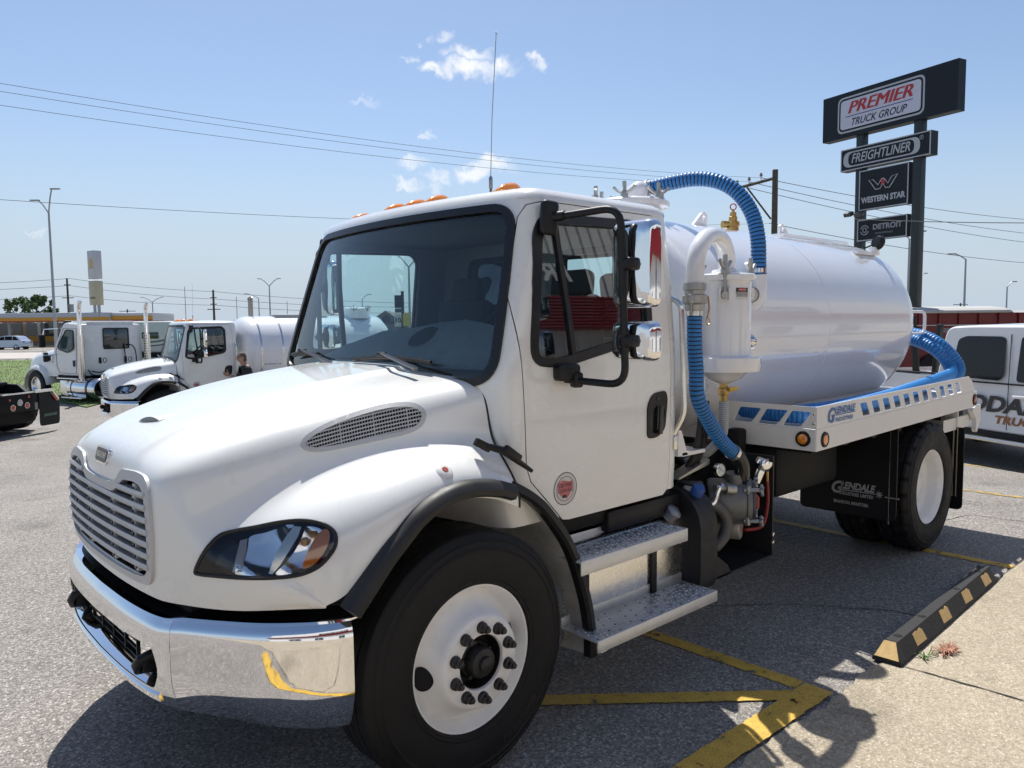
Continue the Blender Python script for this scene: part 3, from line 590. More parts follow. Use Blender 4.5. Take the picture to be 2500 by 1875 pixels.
# side air vent: frame, slats, mesh bars
VI = offset2(VENT, -11); VB = offset2(VENT, -10)
def vent(flip):
    fl = (lambda m: m.flipy()) if flip else (lambda m: m)
    q = MB(); patch(q, VENT, [VI], hoodfn(.006), 12, edge_sp=6, th=.012); fr = obj('hood_vent', fl(q), GREYP, truck)
    q = MB(); bars = MB()
    for k in range(-4, 5):
        pts = [(720+i*4, 1094-(720+i*4-734)*.262+k*9.2+.00017*(i*4-150)**2) for i in range(90)]
        seg = [p for p in pts if inpoly(p[0], p[1], VB)]
        if len(seg) > 3: s_ = MB(); s_.tube([hood_px(a, b, .003) for a, b in seg[::3]+[seg[-1]]], .0034, 5); obj('vent_slat', fl(s_), GREYP, fr)
    for i in range(42):
        x0 = 745+i*7.0; ys_ = [y for y in np.arange(965, 1112, 1.5) if inpoly(x0+(y-1040)*.12, y, VB)]
        if len(ys_) > 4: bars.tube([hood_px(x0+(y-1040)*.12, y, .001) for y in (ys_[0], (ys_[0]+ys_[-1])/2, ys_[-1])], .0016 if i % 12 else .0035, 4)
    obj('vent_mesh', fl(bars), GREYP, fr)
vent(False); vent(True)
# ---------- grille
def gfn(y, z): # front surface of the nose
    h = BV.ray_cast(Vector((-2, y, z)), Vector((1, 0, 0))); return min(h[0].x if h[0] is not None else -1.0, -.985)
def gf(u, v, d=0): return (gfn(u, v)-.012-d, u, v)
half = [(.0, 1.250), (.17, 1.255), (.222, 1.27), (.245, 1.295), (.275, 1.318), (.40, 1.325), (.49, 1.318), (.535, 1.288), (.562, 1.20), (.572, 1.10), (.56, 1.0), (.545, .945), (.51, .915), (.40, .908), (.2, .905), (0, .905)]
go = [(a, b) for a, b in half]+[(-a, b) for a, b in reversed(half[1:-1])]
hi_ = [(0, 1.214), (.19, 1.220), (.255, 1.250), (.30, 1.282), (.40, 1.288), (.47, 1.282), (.512, 1.25), (.533, 1.17), (.538, 1.10), (.53, 1.02), (.515, .965), (.48, .945), (.40, .936), (.2, .932), (0, .932)]
gi = [(a, b) for a, b in hi_]+[(-a, b) for a, b in reversed(hi_[1:-1])]
go = roundpoly(go, .03, 3); gi = roundpoly(gi, .02, 3)
q = MB(); patch(q, go, [gi], gf, .05, th=.03, edge_sp=.03); grille = obj('grille', q, GREYP, truck)
def clip_y(z, poly, side=1):
    ys_ = [y for y in np.arange(-.6, .6, .005) if inpoly(y, z, poly)]; return (min(ys_), max(ys_)) if ys_ else None
for k in range(7):
    z0 = .985+k*.0440
    ok = [y for y in np.arange(-.6, .6, .005) if inpoly(y, z0, gi)]; segs = []
    for y in ok:
        if segs and y-segs[-1][-1] < .011: segs[-1].append(y)
        else: segs.append([y])
    for sg_ in segs:
        n_ = max(5, int((sg_[-1]-sg_[0])/.035)); ysl = np.linspace(sg_[0]-.01, sg_[-1]+.01, n_); path = [(gfn(y, z0)-.006, y, z0) for y in ysl]
        q = MB(); q.sweep(path, [((-1, 0, 0), (0, 0, 1))]*n_, [(.013, .0), (.009, .0125), (-.03, .006), (-.032, -.006), (.005, -.0125)]); obj('grille_slat', q, GREYP, grille)
for y0 in (-.40, -.165, .165, .40):
    q = MB()
    for k in range(-1, 7):
        z0 = .985+k*.0425
        if not inpoly(y0, z0+.02, gi): continue
        q.box((gfn(y0, z0)+.012, y0, z0+.021), (.03, .032, .034), bev=.004); q.box((gfn(y0, z0)-.005, y0, z0+.021), (.006, .018, .012), mi=1)
    obj('grille_post', q, [GREYP, BLACKG], grille)
q = MB(); patch(q, offset2(gi, .03), [], lambda u, v, d=0: (gfn(u, v)+.075, u, v), .06); obj('grille_screen', q, P('radiator_dark', (.01, .01, .011), .7, bump=.5, bscale=400), grille)
# badge
EM = np.array([-1.034, 0, 1.335]); eu = np.array([0, -1, 0]); ev = np.array([.33, 0, .944]); en = np.array([-.944, 0, .33])
hitb = BV.ray_cast(Vector((-2, 0, 1.338)), Vector((1, 0, 0)))
EM = np.array(hitb[0]); nb_ = np.array(hitb[1]); nb_ = -nb_ if nb_[0] > 0 else nb_; en = nb_; ev = np.cross(en, eu); ev = ev if ev[2] > 0 else -ev
def rrect(w_, h, r, k=6): return roundpoly([(-w_/2, -h/2), (w_/2, -h/2), (w_/2, h/2), (-w_/2, h/2)], r, k)
ef = lambda dz: (lambda u, v, d=0: tuple(EM+eu*u+ev*v+en*(dz+d)))
q = MB(); patch(q, rrect(.168, .070, .028), [], ef(.007), .05, th=.012, edge_sp=.01); badge = obj('front_badge', q, CHROME, truck)
q = MB(); patch(q, rrect(.150, .054, .022), [], ef(.0085), .05, th=.002, edge_sp=.01); obj('badge_field', q, P('badge_grey', (.025, .027, .03), .3), badge)
q = MB(); text(q, 'FREIGHTLINER', ef(.0098), .032, fit=.128, shear=.25); obj('badge_lettering', q, CHROME, badge)
# hood scoop
for sg in (-1, 1):
    pass
hp = [hood_px(a, b, .0) for a, b in [(338, 1031), (387, 1029), (372, 1021), (352, 1022)]]
q = MB(); sc0 = np.array(hood_px(355, 1032, -.002)); sc1 = np.array(hood_px(455, 1000, -.004)); sy = np.array([0, -1., 0])
a_ = np.array(hood_px(338, 1031, -.003)); b_ = np.array(hood_px(388, 1029, -.003)); c_ = np.array(hood_px(440, 1003, -.003)); d_ = np.array(hood_px(470, 1000, -.003))
G = []
for i in range(9):
    t = i/8; l = a_+(c_-a_)*t; r_ = b_+(d_-b_)*t; row = []
    for j in range(9):
        s_ = j/8; hgt = .024*(1-t)**1.2*math.sin(math.pi*min(max(s_, .02), .98))**.5; row.append(tuple(l+(r_-l)*s_+np.array([0, 0, hgt])))
    G.append(row)
q.grid(G); scoop = obj('hood_scoop', q, WHITE, truck)
q = MB(); F0 = [tuple(np.array(p)+np.array([-.0015, 0, -.0005])) for p in G[0]]; q.add(F0, [tuple(range(9))]); obj('scoop_mouth', q, P('mesh_grey', (.22, .225, .235), .5), scoop)
# clearance lamp on the fender, hood latch
cl_ = Vector(hood_px(1085, 1150)); nl_ = Vector(hood_px(1085, 1150, 1))-cl_
for fl in (False, True):
    q = MB(); q.lathe([(.0, .010), (.018, .009), (.03, .005), (.036, 0), (.036, -.004)], cl_, nl_, 24); q.v = [tuple(cl_+(Vector(p)-cl_)*1.0) for p in q.v]
    a = obj('fender_lamp', q.flipy() if fl else q, P('clear_lamp', (.74, .72, .70), .15, coat=1), truck)
    q = MB(); q.lathe([(.0, .0125), (.012, .012), (.014, .009)], cl_, nl_, 16); obj('lamp_element', q.flipy() if fl else q, P('lamp_red', (.35, .09, .07), .3), a)
    q = MB(); p0 = Vector((.12, -1.045, 1.36)); p1 = Vector((.19, -1.09, 1.335)); p2 = Vector((.36, -1.085, 1.225))
    q.box(p0, (.075, .03, .035), Euler((0, .5, -.3)), .006); q.tube([p0, p1, p2], lambda i: (.013, .017, .009)[i], 8); q.box(p1+Vector((.05, -.005, -.02)), (.10, .025, .035), Euler((0, .6, 0)), .006)
    obj('hood_latch', q.flipy() if fl else q, BLACKP, truck)
# ---------- wheel arch flare and splash shield
AR = [(836, 1483), (880, 1415), (925, 1347), (963, 1298), (1005, 1247), (1053, 1208), (1110, 1180), (1165, 1170), (1215, 1172), (1250, 1181)]
arch = [bp(a, b, 'y', -1.135) for a, b in AR]; arch = [np.array(p) for p in catmull([tuple(p) for p in arch], 5)]
def arch_frames(A):
    fr = []
    for i in range(len(A)):
        t = A[min(i+1, len(A)-1)]-A[max(i-1, 0)]; t[1] = 0; t = t/np.linalg.norm(t); n = np.array([-t[2], 0, t[0]]); n = n if n[2] > 0 or i < 6 else n
        if np.dot(n, A[i]-np.array([0, A[i][1], .52])) < 0: n = -n
        fr.append((n, np.array([0, -1., 0])))
    return fr
for fl in (False, True):
    q = MB(); q.sweep(arch, arch_frames(arch), [(.0, -.02), (.0, .02), (-.012, .04), (-.035, .052), (-.058, .046), (-.068, .02), (-.06, -.03)])
    obj('fender_flare', q.flipy() if fl else q, FLARE, truck)
    A2 = [(1250, 1181), (1300, 1210), (1342, 1250), (1397, 1336), (1433, 1452), (1447, 1542), (1449, 1600)]
    a2 = [np.array(p) for p in catmull([tuple(bp(a, b, 'y', -1.10)) for a, b in A2], 5)]
    q = MB(); q.sweep(a2, arch_frames(a2), [(.012, -.02), (.012, .012), (-.02, .022), (-.034, .01), (-.034, -.03)]); obj('splash_edge', q.flipy() if fl else q, BLACKP, truck)
    # shield: skin from the arch inwards
    full = [p for p in arch[4:]]+[p for p in a2]
    G = []
    for p in full:
        c0 = np.array([0, p[1], .52]); r_ = p-c0; pin = c0+r_*.975; G.append([(pin[0], -1.085, pin[2]), (pin[0]*.985, -.98, pin[2]-.004), (pin[0]*.97, -.8, pin[2]-.01), (pin[0]*.95, -.6, pin[2]-.03), (pin[0]*.9, -.5, pin[2]-.12)])
    q = MB(); q.grid(G); obj('splash_shield', q.flipy() if fl else q, P('shield_fibreglass', (.42, .42, .41), .7, var=.25, vscale=7), truck)
    # ribs on the shield
# inner black wall so the engine bay stays dark
q = MB(); q.box((-.35, 0, .95), (1.0, .95, .55)); obj('engine_bay', q, DARK, truck)
# ---------- bumper
def bplan(s):   # plan curve, s = lateral distance
    pts = [(0, -1.098), (.3, -1.092), (.55, -1.066), (.65, -1.045), (.70, -1.018), (.80, -.958), (.92, -.866), (1.03, -.735), (1.10, -.64), (1.135, -.565)]
    for (a, xa), (b, xb) in zip(pts[:-1], pts[1:]):
        if a <= s <= b: return xa+(xb-xa)*(s-a)/(b-a)
    return pts[-1][1]
bpts = catmull([(0, -1.098), (.3, -1.090), (.52, -1.068), (.64, -1.035), (.70, -1.0), (.82, -.918), (.95, -.815), (1.06, -.69), (1.115, -.60), (1.13, -.555)], 6)
BYS = [p[0] for p in bpts]; BXS = [p[1] for p in bpts]
arc = [0]
for i in range(1, len(bpts)): arc.append(arc[-1]+math.hypot(BYS[i]-BYS[i-1], BXS[i]-BXS[i-1]))
def bfn(u, v, d=0):  # u signed arc length, v height
    a = abs(u); y = np.interp(a, arc, BYS); x = np.interp(a, arc, BXS); e = .012
    y2, x2 = np.interp(a+e, arc, BYS), np.interp(a+e, arc, BXS); y1, x1 = np.interp(a-e, arc, BYS), np.interp(a-e, arc, BXS); t = np.array([x2-x1, y2-y1]); t /= np.linalg.norm(t)+1e-9; n = np.array([-t[1], t[0]])
    zt, zb = ztop(a), zbot(a); f = (v-zb)/(zt-zb)
    roll = .028*max(0, (f-.86)/.14)**2+(.035+.035*float(sstep(.55, .95, a)))*max(0, (.42-f)/.42)**1.7
    d = d-roll; s_ = 1 if u >= 0 else -1
    return (x+n[0]*d, s_*(y+n[1]*d), v)
def ztop(a): return .812+.012*sstep(.62, .72, a)
def zbot(a): return .485-.065*sstep(.5, 1.25, a)
AM = arc[-1]; AS = np.interp(.668, BYS, arc)
def bpanel(u0, u1, holes=(), name='bumper', par=truck):
    nu = int((u1-u0)/.03); top = [(u, ztop(abs(u))) for u in np.linspace(u0, u1, nu)]; bot = [(u, zbot(abs(u))) for u in np.linspace(u1, u0, nu)]
    q = MB(); patch(q, top+bot, holes, bfn, .022, th=.004, edge_sp=.02); return obj(name, q, CHROME, par, ang=30)
op = roundpoly([(-.58, .715), (.58, .715), (.615, .62), (.57, .548), (-.57, .548), (-.615, .62)], [.03]*6, 4)
bumper = bpanel(-AS+.001, AS-.001, [op])
for s_ in (-1, 1):
    u0, u1 = sorted((s_*(AS+.001), s_*AM)); bpanel(u0, u1, name='bumper_end', par=bumper)
# rolled top lip + black step pad behind it
lip = [bfn(u, ztop(abs(u))-.002) for u in np.linspace(-AM, AM, 90)]
q = MB(); q.sweep([tuple(p) for p in lip], [((1, 0, 0), (0, 0, 1))]*90, [(-.003, -.002), (.004, .006), (.03, .006), (.03, .001)]); obj('bumper_lip', q, CHROME, bumper)
q = MB()
q.grid([[(p[0]+.012, p[1]*.995, p[2]+.004) for p in lip], [(p[0]+.10, p[1]*.955, p[2]+.001) for p in lip], [(p[0]+.22, p[1]*.88, p[2]-.02) for p in lip]]); obj('bumper_pad', q, BLACKP, bumper)
q = MB(); q.box((-.84, 0, .78), (.18, 1.25, .14), bev=.02); q.box((-.70, -.80, .78), (.2, .28, .08), bev=.02); q.box((-.70, .80, .78), (.2, .28, .08), bev=.02); obj('front_crossmember', q, DARK, truck)
vb = [bfn(u, .524) for u in np.linspace(-.60, .60, 40)]
q = MB(); q.sweep([tuple(p) for p in vb], [((1, 0, 0), (0, 0, 1))]*40, [(-.006, -.018), (-.012, .006), (.0, .022), (.05, .036), (.055, .028), (.01, -.018)]); obj('bumper_valance', q, CHROME, bumper)
# lower grille and tow hooks in the bumper opening
q = MB()
for z in (.565, .598, .631, .664): q.box((-1.015, .02, z), (.012, .62, .006))
for y in (-.29, -.14, .02, .18, .33): q.box((-1.018, y, .615), (.014, .008, .11))
q.box((-1.01, .02, .548), (.04, .64, .012)); obj('lower_grille', q, BLACKP, bumper)
for y in (-.47, .47):
    q = MB(); q.tube([(-.96, y-.03, .66), (-1.03, y-.03, .655), (-1.07, y-.02, .64), (-1.078, y, .615), (-1.07, y+.02, .59), (-1.02, y+.03, .58), (-.96, y+.03, .57)], .019, 10); q.box((-1.03, y, .615), (.06, .014, .07), bev=.006); obj('tow_hook', q, BLACKP, bumper)
# ---------- cab shell: wrapped surface, s runs from the windshield centre round the side to the back centre
S1, S2, S3, S4, S5 = .86, .978, 2.078, 2.172, 3.039
def Wz(z): return 1.03-.085*max(0, (z-1.60)/.83)**1.5-.012*max(0, (1.2-z)/.25)**2
def xf(z): return .150+.29*max(0, z-1.62)
def cabS(s, z, d=0):
    sg = 1 if s < 0 else -1; a = abs(s); k = Wz(z)/.927; x0 = xf(z); A0 = math.atan(.262)
    if a <= S1: y = a; x = x0+.11*(a/.85)**2; t = math.atan(.22*a/.7225)
    elif a <= S2:
        q = (a-S1)/(S2-S1); th = A0+(math.pi/2-A0)*q; y = S1+.09*(math.sin(th)-math.sin(A0)); x = x0+.1127+.09*(math.cos(A0)-math.cos(th)); t = th
    elif a <= S3: q = (a-S2)/1.10; y = .927; x = x0+.20+(1.46-x0-.20)*q; t = math.pi/2
    elif a <= S4: q = (a-S3)/(S4-S3)*math.pi/2; y = .867+.06*math.cos(q); x = 1.46+.06*math.sin(q); t = math.pi/2+q
    else: y = .867*(S5-a)/(S5-S4); x = 1.52; t = math.pi
    nx, ny = -math.cos(t), math.sin(t)
    y = y*k
    return (x+nx*d, (y+ny*d)*sg, z)
# driver side is s>0 -> y<0
def s_of(x, z): x0 = xf(z); return S2+(x-x0-.20)/(1.46-x0-.20)*1.10
def side(x, z, d=0, sg=1): return cabS(sg*s_of(x, z), z, d)
def to_s(poly, sg=1): return [(sg*s_of(x, z), z) for x, z in poly]
DOOR = [(.345, 2.0), (.362, 1.62), (.372, 1.45), (.378, 1.23), (.405, 1.16), (.50, 1.065), (.615, .95), (.66, .942), (1.38, .942), (1.42, .975), (1.432, 1.6), (1.425, 2.26), (1.405, 2.36), (1.36, 2.405), (.58, 2.405), (.505, 2.385), (.46, 2.33)]
DOOR = densify(DOOR, .06)
WIN = roundpoly([(.528, 2.24), (.565, 2.315), (1.20, 2.335), (1.255, 2.28), (1.245, 1.83), (1.20, 1.795), (.60, 1.685), (.445, 1.70), (.452, 1.80)], [.05, .05, .05, .05, .05, .05, .09, .07, .1], 5)
WS = roundpoly([(-.845, 1.612), (.845, 1.612), (.83, 2.372), (-.83, 2.372)], .11, 8)
WSin = WS
RW = roundpoly([(2.42, 1.80), (2.86, 1.80), (2.86, 2.26), (2.42, 2.26)], .05, 4)
ZT = 2.415
bot = [(s, .97) for s in np.linspace(-S5, S5, 120)]; top = [(s, ZT) for s in np.linspace(S5, -S5, 120)]
holes = [WS, to_s(DOOR, 1), to_s(DOOR, -1)[::-1], RW, [(-a, b) for a, b in RW]]
q = MB(); patch(q, bot+top, holes, cabS, .05, edge_sp=.035); cab = obj('cab_shell', q, WHITE, truck, ang=50)
# roof
rings = [(0, ZT), (.006, ZT+.018), (.020, ZT+.036), (.045, ZT+.052), (.085, ZT+.062), (.16, ZT+.070), (.30, ZT+.079), (.5, ZT+.086), (.75, ZT+.090)]
sl2 = np.concatenate([np.linspace(-S5, -S3, 26), np.linspace(-S3, -S2, 24)[1:], np.linspace(-S2, -S1, 8)[1:], np.linspace(-S1, S1, 40)[1:], np.linspace(S1, S2, 8)[1:], np.linspace(S2, S3, 24)[1:], np.linspace(S3, S5, 26)[1:]])
G = []
for dd, zz in rings:
    row = []
    for s in sl2:
        x, y, _ = cabS(s, ZT); cx = .98; fx = 1-dd/.60; fy = 1-dd/.95; row.append((cx+(x-cx)*fx, y*fy, zz-.018*((x-cx)/.6 < -.4)*dd*0))
    G.append(row)
q = MB(); q.grid(G); c0 = len(G)-1; last = G[-1]; q.add(last+[(.98, 0, ZT+.092)], [(i, i+1, len(last)) for i in range(len(last)-1)])
obj('cab_roof', q, WHITE, truck, ang=60, weld=True)
# roof liner, inner shell, floor
q = MB(); patch(q, bot+top, [WS, offset2(to_s(WIN, 1), .0), to_s(WIN, -1)[::-1], RW, [(-a, b) for a, b in RW]], lambda u, v, d=0: cabS(u, v, -.045), .07, edge_sp=.04)
row = [cabS(s, 2.37, -.045) for s in sl2]; q.add(row, [tuple(range(len(row)))]); row = [cabS(s, 1.0, -.045) for s in sl2]; q.add(row, [tuple(range(len(row)))])
obj('cab_liner', q, LINER, truck)
# windshield
wsr = [(a, b) for a, b in WS]
q = MB(); patch(q, offset2(WS, .01), [], lambda u, v, d=0: cabS(u, v, -.004+d), .05, edge_sp=.03); ws = obj('windshield', q, GLASSW, truck)
q = MB(); patch(q, offset2(WS, .030), [offset2(WS, -.006)], lambda u, v, d=0: cabS(u, v, .012+d), .05, th=.02, edge_sp=.03); obj('windshield_seal', q, SEAL, ws)
q = MB(); patch(q, offset2(WS, -.004), [offset2(WS, -.026)], lambda u, v, d=0: cabS(u, v, -.010+d), .05, th=.002, edge_sp=.03); obj('ceramic_band', q, BLACKG, ws)
q = MB(); patch(q, [(-.80, 1.63), (-.45, 1.625), (.45, 1.625), (.80, 1.63), (.80, 1.655), (0, 1.66), (-.80, 1.655)], [], lambda u, v, d=0: cabS(u, v, -.009), .06, edge_sp=.05); obj('cowl_band', q, BLACKG, ws)
for s_ in (1, -1):
    q = MB(); patch(q, RW if s_ == 1 else [(-a, b) for a, b in RW], [], lambda u, v, d=0: cabS(u, v, -.02), .1); rg = obj('rear_window', q, GLASSS, truck)
    q = MB(); o_ = RW if s_ == 1 else [(-a, b) for a, b in RW][::-1]; patch(q, offset2(o_, .03), [offset2(o_, -.005)], lambda u, v, d=0: cabS(u, v, .008+d), .08, th=.06); obj('window_seal', q, SEAL, rg)
# doors
for s_ in (1, -1):
    f = lambda u, v, d=0: side(u, v, d, s_)
    q = MB(); patch(q, offset2(DOOR, -.0045), [WIN], lambda u, v, d=0: side(u, v, .002+d, s_), .05, th=.028, edge_sp=.03); door = obj('door', q, WHITE, truck, ang=50)
    q = MB(); patch(q, offset2(WIN, .032), [offset2(WIN, -.012)], lambda u, v, d=0: side(u, v, .010+d, s_), .05, th=.022, edge_sp=.025); obj('window_seal', q, SEAL, door)
    q = MB(); patch(q, WIN, [], lambda u, v, d=0: side(u, v, -.008, s_), .07, edge_sp=.03); obj('window_glass', q, GLASSS, door)
    q = MB(); pth = [(.635, 2.33), (.650, 2.1), (.672, 1.9), (.695, 1.69)]
    q.sweep([side(a, b, -.002, s_) for a, b in pth], [((1, 0, 0), (0, -s_, 0))]*4, [(-.014, -.012), (.014, -.012), (.014, .008), (-.014, .008)]); obj('window_divider', q, SEAL, door)
    # handle
    HO = roundpoly([(1.225, 1.435), (1.27, 1.492), (1.375, 1.50), (1.392, 1.46), (1.372, 1.30), (1.31, 1.262), (1.225, 1.262)], [.05, .05, .03, .03, .06, .05, .03], 5)
    HI = roundpoly([(1.252, 1.39), (1.29, 1.425), (1.355, 1.42), (1.368, 1.39), (1.345, 1.315), (1.295, 1.282), (1.252, 1.295)], .035, 5)
    q = MB(); patch(q, HO, [HI], lambda u, v, d=0: side(u, v, .010+d, s_), .03, th=.012, edge_sp=.02); hnd = obj('door_handle', q, BLACKP, door)
    q = MB(); patch(q, HI, [], lambda u, v, d=0: side(u, v, .0035+d, s_), .03, edge_sp=.02); obj('handle_recess', q, BLACKG, hnd)
    q = MB(); q.box(side(1.318, 1.352, .022, s_), (.030, .012, .145), Euler((0, .06, 0)), .004); q.lathe([(0, .003), (.009, .003), (.009, 0)], side(1.305, 1.462, .010, s_), (0, -s_, 0), 14); obj('handle_lever', q, P('handle_black', (.03, .03, .032), .35), hnd)
    # belt crease under the window, lower sill
    # lock for the door: small crease strips reading as pressed lines
q = MB(); q.grid([[side(x, z, .0035) for x, z in [(1.16, 1.15), (1.25, 1.19), (1.34, 1.235), (1.40, 1.275)]], [side(x, z-.018, .0042) for x, z in [(1.16, 1.15), (1.25, 1.19), (1.34, 1.235), (1.40, 1.275)]]])
# idle decal on the driver door
dc = np.array(bp(1380, 1193, 'y', -1.03)); DCX, DCZ = dc[0], dc[2]
dfn = lambda dd: (lambda u, v, d=0: side(DCX+u, DCZ+v, dd+d))
ddoor = [o for o in truck.children if o.name.startswith('door')][0]
def disk(r, n=40): return [(r*math.cos(2*math.pi*i/n), r*math.sin(2*math.pi*i/n)) for i in range(n)]
q = MB(); patch(q, disk(.077), [], dfn(.0028), .04, edge_sp=.02); dk = obj('idle_decal', q, P('decal_silver', (.55, .55, .56), .3, metal=.3), ddoor)
for nm, r0, r1, mt in (('decal_ring', .077, .073, P('decal_navy', (.06, .06, .10), .4)), ('decal_ring', .058, .0555, MATS['decal_navy'])):
    q = MB(); patch(q, disk(r0), [disk(r1)], dfn(.0034), .05, edge_sp=.015); obj(nm, q, mt, dk)
q = MB(); patch(q, [(-.05, .03), (-.02, .042), (.03, .03), (.045, .036), (.05, .0), (.03, -.03), (.01, -.05), (-.005, -.03), (-.035, -.028), (-.05, 0)], [], dfn(.0037), .03); obj('decal_map', q, P('decal_pink', (.55, .16, .18), .4), dk)
q = MB(); text(q, 'CERTIFIED', lambda u, v, d=0: dfn(.0042)(u, v+.016), .024, fit=.092, bold=.0005); text(q, 'CLEAN IDLE', lambda u, v, d=0: dfn(.0042)(u, v-.008), .024, fit=.098, bold=.0005); obj('decal_lettering', q, P('decal_ink', (.09, .02, .04), .4), dk)
q = MB()
for a, b, w_ in ((-.02, -.028, .028),): patch(q, [(a, b), (a+w_, b), (a+w_, b-.014), (a, b-.014)], [], dfn(.0042), .05)
obj('decal_mark', q, TEXTB, dk)
# roof marker lamps
def roof_z(x, y):
    dd = max(0, min((1-(abs(y)/.945))*.95, (x-xf(ZT)-.02)*.75)); return ZT+np.interp(dd, [r_[0] for r_ in rings], [r_[1]-ZT for r_ in rings])
for y in (-.66, -.19, 0, .19, .66):
    x = .56 if abs(y) < .3 else .63; z = float(roof_z(x, y))-.004; V = []; rows = []
    for i in range(9):
        t = i/8; xx = x-.075+.15*t; h = .052*(math.sin(math.pi*min(1, t*.62+.02)))**.6 if t < .8 else .052*(1-((t-.8)/.2)**2)**.5*.93
        wd = .034*(1-.45*(1-t)**2) if t > .001 else .012; h = max(h, .003)
        rows.append([(xx, y+wd*math.cos(a), z+h*math.sin(a)) for a in np.linspace(0, math.pi, 11)])
    q = MB(); q.grid(rows); q.add(rows[-1], [tuple(range(11))]); q.add(rows[0], [tuple(reversed(range(11)))]); lamp = obj('marker_lamp', q, AMBER, truck, ang=50)
    q = MB(); q.box((x+.002, y, z+.002), (.158, .074, .008), bev=.003); obj('lamp_base', q, AMBERD, lamp)
# antenna
az = float(roof_z(.74, -.40)); q = MB(); q.lathe([(.017, 0), (.016, .012), (.008, .025), (.0075, .05), (.0045, .055)], (.74, -.405, az), (0, 0, 1), 14); q.lathe([(.009, .055), (.010, .06), (.010, .11), (.004, .12)], (.74, -.405, az), (0, 0, 1), 12)
q.tube([(.74, -.405, az+.11), (.745, -.415, az+.4), (.75, -.45, az+.82)], .0022, 6); q.lathe([(0, .005), (.0045, .002), (.0045, -.004), (0, -.006)], (.75, -.45, az+.82), (0, 0, 1), 8); obj('roof_antenna', q, P('antenna_steel', (.35, .35, .36), .35, metal=.9), truck)
# wipers
def ws_px(px, py, d):   # point on the windshield plane surface along the view ray
    dr = ray(px, py); dr = dr/np.linalg.norm(dr); lo_, hi2 = 1.5, 5.0
    def fsd(t):
        p = CP+dr*t; y = p[1]; k = Wz(p[2])/.927; return p[0]-(xf(p[2])+.11*(y/k/.85)**2)+d
    for _ in range(40):
        mid = (lo_+hi2)/2
        if fsd(mid) < 0: lo_ = mid
        else: hi2 = mid
    return tuple(CP+dr*lo_)
for y0, y1, zb_, ya in ((-.02, -.62, 1.70, -.43), (.80, .32, 1.70, .50)):
    blade = [(xf(z)+.11*(y/.95)**2-.035, y, z) for y, z in zip(np.linspace(y0, y1, 8), [1.685+.018*math.sin(i/7*math.pi) for i in range(8)])]
    q = MB(); q.tube(blade, .009, 6); q.tube([(p[0]+.012, p[1], p[2]-.012) for p in blade], .005, 5); m_ = blade[3]; q.box((m_[0]-.01, m_[1], m_[2]+.012), (.03, .06, .022), bev=.005); wp = obj('wiper', q, BLACKP, truck)
    q = MB(); q.tube([(m_[0]-.016, m_[1], m_[2]+.02), (m_[0]-.03, m_[1]-.06, m_[2]+.012), (m_[0]-.06, ya-.20 if y0 < .5 else ya-.32, 1.660)], lambda i: (.007, .008, .011)[i], 6); obj('wiper_arm', q, P('wiper_grey', (.12, .12, .125), .3, metal=.7), wp)
# interior: dash, wheel, seats
q = MB(); G = []
for y in np.linspace(-.90, .90, 37):
    zt_ = float(np.interp(y, [-.9, -.7, -.55, -.4, -.2, 0, .3, .6, .9], [1.74, 1.81, 1.855, 1.878, 1.865, 1.84, 1.825, 1.77, 1.69])); bx = .11*(y/.95)**2; x0 = xf(1.6)+bx
    G.append([(x0+.04, y, 1.59), (x0+.13, y, 1.60+(zt_-1.60)*.42), (x0+.25, y, 1.60+(zt_-1.60)*.80), (x0+.36, y, zt_-.006), (x0+.40, y, zt_), (x0+.43, y, zt_-.03), (x0+.46, y, 1.45), (x0+.44, y, 1.1)])
q.grid(G); q.lathe([(0, .012), (.075, .01), (.085, 0)], (.385, -.28, 1.795), (-.55, 0, .83), 24, mi=1); obj('dashboard', q, [INTER, P('speaker_dark', (.03, .034, .04), .8)], truck)
q = MB(); c_ = Vector((.80, -.42, 1.80)); ax = Vector((-.75, 0, .66)).normalized(); a = ax.orthogonal().normalized(); b = ax.cross(a)
q.tube([c_+(a*math.cos(t)+b*math.sin(t))*.215 for t in np.linspace(0, 2*math.pi, 33)[:-1]], .017, 8, closed=True); q.lathe([(0, .02), (.06, .015), (.07, -.03), (0, -.04)], c_-ax*.03, ax, 16)
for t in (0, 2.1, 4.2): q.tube([c_-ax*.03, c_+(a*math.cos(t)+b*math.sin(t))*.215], .013, 6)
q.tube([c_-ax*.03, c_-ax*.4], .03, 8); obj('steering_wheel', q, BLACKP, truck)
for y in (-.46, .46):
    q = MB(); q.box((1.0, y, 1.38), (.5, .5, .16), bev=.05); q.box((1.24, y, 1.70), (.14, .48, .62), Euler((0, .12, 0)), .06); q.box((1.29, y, 2.06), (.10, .28, .18), Euler((0, .12, 0)), .04); q.box((1.0, y, 1.15), (.4, .4, .3)); obj('seat', q, P('seat_cloth', (.03, .033, .038), .85), truck)
